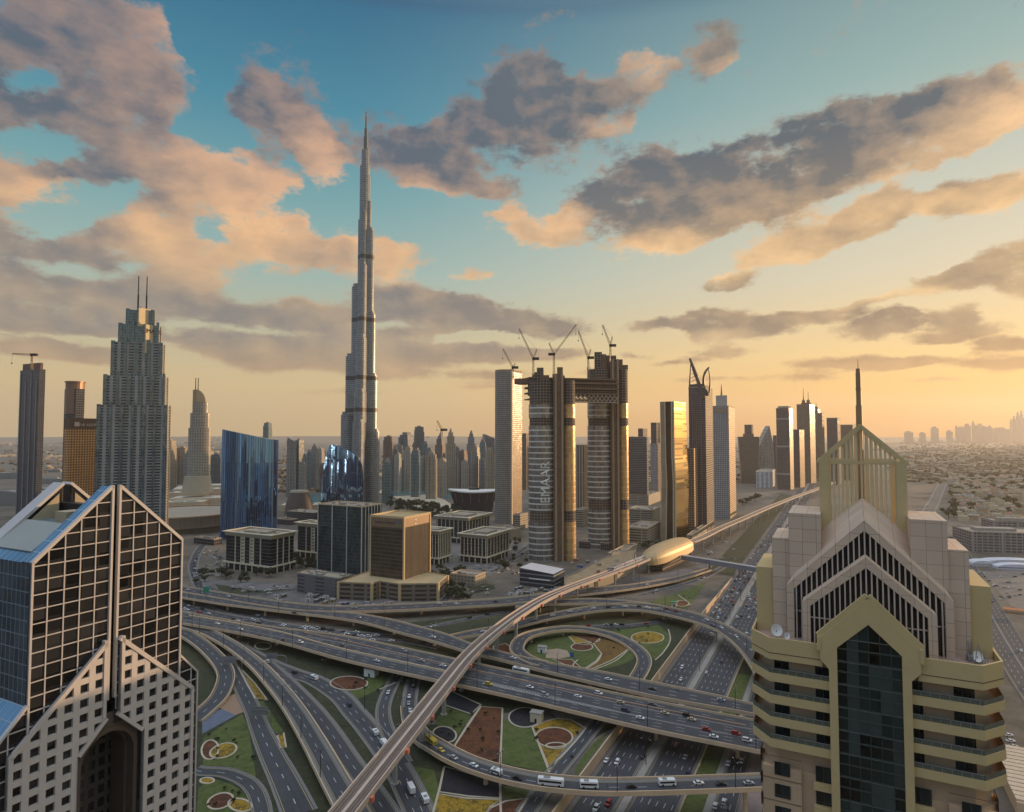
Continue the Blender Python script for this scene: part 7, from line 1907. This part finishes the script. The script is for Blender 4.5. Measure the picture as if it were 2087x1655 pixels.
p, a = lane(DB, 1012, 1577); bus('white', p, a, 'white van on the curved flyover, ahead of the white coach', 5.4, 2.2, 'van', None, True, 'van')
for px, py, c, lb in ((899,1531,'yellow','yellow taxi just after the yellow bus'), (925,1546,'silver','silver car behind the yellow taxi'), (966,1562,'white','white car left of the white van on the curved flyover'), (1055,1588,'black','black car left of the long white coach'),
        (1287,1605,'black','black car between both white minibuses'), (1424,1598,'white','white car right of the far right minibus'), (1470,1600,'black','black car right of the white car on the curved flyover'), (1526,1598,'silver','silver car at the right end of the curved flyover')):
    p, a = lane(DB, px, py); car(c, p, a, lb, None)
R2 = ROADS['ramp2']
p, a = lane(R2, 783, 1521); truck('white', p, a + pi, 'white box truck before the rail viaduct on the grey ramp')
p, a = lane(R2, 837, 1612); truck('grey', p, a + pi, 'box truck with grey cab below the rail viaduct')
p, a = lane(R2, 866, 1632); bus('white', p, a + pi, 'white van right of the truck below the rail viaduct', 6, 2.4, 'van', None, True, 'van')
p, a = lane(R2, 765, 1496); bus('white', p, a + pi, 'white van ahead of the white box truck', 5.2, 2.2, 'van', None, True, 'van')
p, a = lane(R2, 640, 1384); bus('white', p, a + pi, 'white minibus halfway down the grey ramp', 6.5, 2.5, 'minibus')
for i, (px, py, c) in enumerate([(430,1286,'white'),(457,1303,'silver'),(476,1316,'white'),(500,1330,'white'),(468,1300,'black'),(520,1341,'grey'),(545,1350,'white'),(600,1372,'black'),(712,1438,'dark blue')]):
    p, a = lane(R2, px, py); car(c, p, a + pi, '%s car going down the grey ramp left of the rail viaduct' % c, 'cars on the grey ramp', random.choice(['car', 'suv']))
for px, py, c, k2 in ((791,1413,'white','ramp3'), (834,1421,'white','ramp4'), (833,1435,'silver','ramp4'), (836,1450,'white','ramp4'), (842,1400,'black','ramp4')):
    p, a = lane(ROADS[k2], px, py); car(c, p, a, '%s car on the twin small ramps left of the rail viaduct' % c, 'cars on the twin small ramps', 'suv' if c == 'black' else 'car')
for px, py, c in ((443,1272,'white'),(490,1283,'white'),(612,1310,'white'),(768,1348,'white'),(860,1348,'silver'),(903,1358,'white'),(823,1328,'silver'),(530,1297,'black'),(578,1306,'black'),(1080,1402,'white'),(1178,1421,'white'),(1265,1433,'beige'),(1355,1455,'beige'),
        (1410,1468,'beige'),(1275,1450,'dark blue'),(1400,1460,'black'),(1440,1488,'red'),(1500,1497,'red'),(1523,1511,'white'),(1305,1465,'white'),(1455,1503,'white'),(700,1318,'grey'),(660,1312,'black'),(996,1396,'yellow'),(1110,1417,'silver'),(1220,1415,'white'),(1330,1437,'grey')):
    p, a = lane(DW, px, py); car(c, p, a, '%s car on the wide crosstown flyover' % c, 'cars on the wide flyover', random.choice(['car', 'car', 'suv']))
for px, py, c in ((883,1299,'white'), (731,1259,'silver'), (1046,1342,'white'), (600,1250,'black'), (1240,1386,'white'), (1470,1428,'silver'), (1330,1406,'black')):
    p, a = lane(DS_, px, py); car(c, p, a, '%s car on the swooping flyover' % c, 'cars on the swooping flyover')
for px, py, c in ((465,1216,'white'), (383,1203,'white'), (722,1240,'silver'), (896,1231,'white'), (931,1231,'white'), (1010,1227,'black'), (1320,1192,'white')):
    p, a = lane(DU, px, py); car(c, p, a, '%s car on the long flyover beside the office blocks' % c, 'cars on the long flyover', far=True)
for px, py, c in ((1045,1278,'white'),(1090,1264,'silver'),(1127,1255,'white'),(1162,1247,'white'),(1182,1245,'silver'),(1210,1241,'white'),(1240,1238,'black'),(1273,1237,'white'),(1303,1237,'black'),(1320,1240,'white'),(1345,1243,'silver'),(1360,1242,'red'),(1378,1246,'red'),(1440,1264,'white'),(1452,1276,'dark blue'),(1470,1280,'white'),(1500,1298,'white'),(985,1288,'white'),(1010,1285,'black')):
    p, a = lane(DA, px, py); car(c, p, a, '%s car on the arched flyover' % c, 'cars on the arched flyover', far=True)
rj = random.Random(9); CC = ['white'] * 6 + ['silver'] * 3 + ['black', 'grey', 'grey', 'beige', 'red', 'dark blue']
J = ROADS['jamroad']
for k in range(46):
    t = rj.uniform(.03, .8); i = int(t * (len(J) - 2)); f = J[i].lerp(J[i + 1], rj.random()); d = (J[i + 1] - J[i]).normalized(); n = Vector((-d.y, d.x, 0)); c = rj.choice(CC)
    car(c, f + n * rj.choice([-4.2, -1.4, 1.4, 4.2]) + Vector((0, 0, .05)), atan2(d.y, d.x), '%s car in the dense queue behind the wide flyover' % c, 'cars in the dense queue', rj.choice(['car', 'suv']), True)
for key, n in (('innerlink', 5), ('innerlink2', 4), ('gardenroad', 8), ('stationroad', 6), ('stationroad2', 4), ('farcurve', 5), ('towerroad', 12), ('squareroad', 4)):
    J = ROADS[key]
    for k in range(n):
        i = rj.randrange(2, len(J) - 3); d = (J[i + 1] - J[i]).normalized(); nn = Vector((-d.y, d.x, 0)); c = rj.choice(CC)
        car(c, J[i].lerp(J[i + 1], rj.random()) + nn * rj.choice([-1.8, 1.8]) + Vector((0, 0, .06)), atan2(d.y, d.x) + (pi if rj.random() < .5 else 0), '%s car on a small road between interchange and office blocks' % c, 'cars on small roads behind the interchange', 'car', True)
HA = atan2(RS.y, RS.x)
for px, py, c, back in ((1236,1552,'white',1),(1258,1556,'white',1),(1388,1386,'white',1),(1390,1362,'white',1),(1310,1545,'black',1),(1378,1520,'red',0),(1396,1545,'silver',0),(1403,1578,'dark blue',0),(1240,1640,'red',1),(1215,1650,'white',1),(1440,1372,'white',0),(1470,1350,'black',0),(1425,1420,'grey',0)):
    p = P(px, py, .1); car(c, p, HA + pi * back, '%s car in the near stretch of the sunken highway' % c, 'cars in the near stretch of the highway', rj.choice(['car', 'suv']))
for px, py, c in ((1484,1558,'white'),(1511,1553,'white'),(1497,1535,'red'),(1458,1645,'white'),(1476,1637,'white'),(1478,1652,'grey')):
    car(c, P(px, py, .1), HA, '%s car on the service road beside the yellow tower' % c, 'cars on the service road', 'suv')
LN = [-105.0, -101.6, -98.2, -94.8, -92.2, -83.6, -80, -76.6, -73.2, -69.6, -66.8]
taken = []; nfar = 0
while nfar < 104:
    s = 545 + 1300 * rj.random() ** 1.5; l = rj.choice(LN); ok = all(abs(s - s2) > 9 or abs(l - l2) > 1 for s2, l2 in taken)
    if not ok: continue
    taken.append((s, l)); nfar += 1; c = rj.choice(CC)
    car(c, sl_(l + rj.uniform(-.4, .4), s, .08), HA + (pi if l < -88 else 0), '%s car in the busy far stretch of the highway' % c, 'cars in the far stretch of the highway', rj.choice(['car', 'suv']), True)
for k in range(20):
    s = rj.uniform(600, 900); c = rj.choice(CC); car(c, sl_(rj.choice([-50, -46.5, -43.5]), s, .1), HA, '%s car parked along the far service road' % c, 'cars parked on the far service road', 'car', True)
J = ROADS['rightroad']
for k in range(10):
    i = rj.randrange(3, len(J) - 2); d = (J[i + 1] - J[i]).normalized(); nn = Vector((-d.y, d.x, 0)); c = rj.choice(CC); o = rj.choice([-9, -5.5, 5.5, 9])
    car(c, J[i].lerp(J[i + 1], rj.random()) + nn * o + Vector((0, 0, .05)), atan2(d.y, d.x) + (0 if o > 0 else pi), '%s car on the boulevard right of the yellow tower' % c, 'cars on the right boulevard', 'car')
for px, py, c in ((2056,1500,'white'), (2060,1512,'white'), (2066,1523,'silver'), (2074,1532,'white')):
    car(c, P(px, py, .1), 0, '%s car parked in a row at the right edge' % c, 'parked cars at the right edge')
for k in range(26):
    f, g2 = rj.random(), rj.randrange(3); x = 412 + 34 * f + g2 * 13; y = 1172 - 52 * f + g2 * 4; c = rj.choice(CC)
    car(c, G(x, y, .1), radians(20), '%s car parked in the lot left of the office blocks' % c, 'cars parked by the office blocks', 'car', True)

# the many cars parked on the lots beyond: one mass of small cars
def lot_cars():
    m = MB(); r = random.Random(77); mats = [PM[c] for c in ('white', 'silver', 'black', 'grey', 'beige', 'dark blue')] + [GLS]; protos = []
    mb, g = car_body('car')
    regs = [(392, 450, 1120, 1176, 40), (610, 690, 1142, 1164, 24), (900, 1000, 1196, 1212, 24), (905, 1055, 1150, 1172, 44), (1000, 1075, 1112, 1150, 50), (470, 600, 1196, 1206, 20), (1160, 1300, 1196, 1206, 10), (1985, 2087, 1168, 1236, 40), (1420, 1500, 1105, 1150, 26), (1850, 1890, 1030, 1060, 20), (340, 420, 1028, 1042, 18)]
    for x0, x1, y0, y1, n in regs:
        for k in range(n):
            p = G(r.uniform(x0, x1), r.uniform(y0, y1), .12); M = Matrix.Translation(p) @ Matrix.Rotation(radians(r.choice([-27, 63, 20])) + r.uniform(-.05, .05), 4, 'Z')
            i = len(m.f); m.add(mb, M); c = r.choice([0, 0, 0, 1, 1, 2, 3, 4, 5])
            for q in range(i, len(m.f)): m.m[q] = c
            i = len(m.f); m.add(g, M)
            for q in range(i, len(m.f)): m.m[q] = 6
    o = m.build('parked_cars', mats); o['kind'] = 'stuff'; tag(o, 'mass of small parked cars on the lots around the office blocks', 'parked cars')
lot_cars()
def distant_traffic():
    m = MB(); r = random.Random(5); mats = [PM[c] for c in ('white', 'silver', 'black', 'grey', 'beige', 'red')] + [GLS]; mb, g = car_body('suv')
    for k in range(190):
        s = 640 + 1500 * r.random() ** 1.2; l = r.choice(LN); M = Matrix.Translation(sl_(l + r.uniform(-.5, .5), s, .09)) @ Matrix.Rotation(atan2(RS.y, RS.x), 4, 'Z')
        i = len(m.f); m.add(mb, M); c = r.choice([0, 0, 0, 1, 2, 3, 4, 5])
        for q in range(i, len(m.f)): m.m[q] = c
        i = len(m.f); m.add(g, M)
        for q in range(i, len(m.f)): m.m[q] = 6
    o = m.build('distant_traffic', mats); o['kind'] = 'stuff'; tag(o, 'mass of tiny cars far down the sunken highway', 'traffic')
LN = [-105.0, -101.6, -98.2, -94.8, -92.2, -83.6, -80, -76.6, -73.2, -69.6, -66.8]
distant_traffic()

# ---------------------------------------------------------------- lamps, signs and huts
def lamp_proto(h):
    t = thing('street_lamp', 'x', 'street lamp', (0, -80, -80)); mb = MB(); mb.tube(0, 0, [(.24, 0), (.2, .6), (.13, h)], 6); mb.build('pole', DARK, t)
    mb = MB()
    for s in (1, -1): mb.bar((0, 0, h - .2), (0, s * 2.0, h + .35), .12)
    mb.build('arm', DARK, t)
    for s in (1, -1):
        mb = MB(); mb.box(0, s * 2.3, h + .25, .35, .9, .18, bottom=True); mb.build('lamp_head', STEEL, t)
    return t
LP = lamp_proto(12.0); first = [True]
def lamps(path, off, step, label, start=20, z=0.0):
    acc = start
    for i in range(1, len(path)):
        acc += (path[i] - path[i - 1]).length
        if acc < step: continue
        acc = 0; d = (path[i] - path[i - 1]).normalized(); n = Vector((-d.y, d.x, 0)); p = path[i] + n * off + Vector((0, 0, z)); a = atan2(d.y, d.x)
        if first[0]: o = LP; o.location = p; o.rotation_euler = (0, 0, a); first[0] = False
        else: o = dup(LP, p, a)
        o['label'] = label; o['group'] = 'lamps: ' + label
mid = [DW[i] for i in range(len(DW))]
lamps(mid, -16.2, 48, 'dark double armed lamp on the near parapet of the wide flyover')
lamps(DB, -5.4, 46, 'dark lamp on the near parapet of the curved bus flyover', 30)
lamps(DS_, -5.6, 52, 'dark lamp along the swooping flyover', 30)
lamps(DECKS['rampA'], -5.2, 40, 'dark lamp along the elevated ramp at left')
lamps(DU, -4.6, 60, 'dark lamp along the long flyover beside the office blocks')
lamps(DA, -4.6, 55, 'dark lamp on the arched flyover')
lamps([sl_(-88, s, .8) for s in range(200, 1500, 10)], 0, 62, 'lamp on the median of the sunken highway')
lamps(ROADS['ramp2'], 6.4, 55, 'lamp beside the grey ramp')
def gantry(label, px, py, zt, foot, wpx):
    f = G(*foot); c = at(px, py, f.y); k = f.y / FPX; w = wpx * k; h = w * .5
    t = thing('sign_gantry', label, 'road sign', f); rel = c - f
    mb = MB(); pts = [Vector((0, 0, 0)), Vector((0, 0, rel.z - 2)), Vector((rel.x * .12, rel.y * .1, rel.z)), Vector((rel.x * .4, rel.y, rel.z + .4)), Vector((rel.x + w * .4 * (1 if rel.x > 0 else -1), rel.y, rel.z + .2))]
    v = catmull(pts, 5)
    for a, b in zip(v, v[1:]): mb.bar(a, b, .38)
    mb.build('curved_post', STEEL, t)
    mb = MB(); mb.box(rel.x, rel.y + .25, rel.z - h / 2, w, .15, h, bottom=True); mb.build('panel', plain('sign_back_grey', srgb(150, 150, 152), .5, .2), t)
    mb = MB()
    for q in range(8): mb.box(rel.x - w / 2 + w * (q + .5) / 8, rel.y + .08, rel.z - h / 2 - .2, .16, .18, h + .4)
    for q in (0, .5, 1): mb.box(rel.x, rel.y + .1, rel.z - h / 2 + h * q - .08, w + .2, .14, .16)
    mb.build('panel_rib', STEEL, t)
gantry('grey sign panel seen from behind, at the fork beside the hook shaped ramp', 468, 1345, 9, (492, 1366), 27)
gantry('grey sign panel seen from behind, over the ramp with the queue of cars', 554, 1337, 9, (584, 1353), 22)
gantry('grey sign panel seen from behind, spanning the forked road', 528, 1449, 9, (551, 1470), 33)
gantry('grey sign panel at the glass tower edge, start of the wide flyover', 382, 1262, 9, (396, 1280), 16)
p = DU[2]; p, _ = lane(DU, 420, 1216); t = thing('green_sign', 'green highway sign board on a post by the long flyover', 'road sign', p); k = p.y / FPX
mb = MB(); mb.box(0, 0, 0, .5, .5, 13 * k + 3); mb.build('post', STEEL, t); mb = MB(); mb.box(0, -.4, 8 * k, 12 * k, .3, 12 * k, bottom=True); mb.build('panel', plain('sign_green', srgb(44, 142, 118), .4), t)
p = G(1167, 1355); t = thing('blue_sign', 'small blue board on a post inside the ring ramp', 'road sign', p); k = p.y / FPX
mb = MB(); mb.box(0, 0, 0, .3, .3, 8); mb.build('post', STEEL, t); mb = MB(); mb.box(-.5, -.3, 5.2, 8 * k, .3, 10 * k, bottom=True); mb.build('panel', plain('board_blue', srgb(56, 110, 160), .4), t)
for x, y, w, h, lb in ((1094, 1470, 6.5, 5, 'pale utility hut beside the round dark bed'), (1105, 1329, 6, 4, 'white utility hut on the beige pad inside the ring ramp'), (757, 1377, 8, 5, 'white utility hut below the wide flyover'), (1374, 1236, 5, 4, 'small kiosk with a green roof by the triangular lawn')):
    p = G(x, y); t = thing('utility_hut', lb, 'hut', p, radians(-20)); mb = MB(); mb.box(0, 0, 0, w, w * .7, h); mb.build('wall', WHITE if 'white' in lb else PALE, t); mb = MB(); mb.box(0, 0, h, w + .6, w * .7 + .6, .4, bottom=True); mb.build('roof', CONC2 if 'green' not in lb else plain('kiosk_green', srgb(60, 150, 110), .5), t); mb = MB(); mb.box(0, -w * .35 - .05, .1, 1.2, .1, 2.2); mb.build('door', DARK, t)
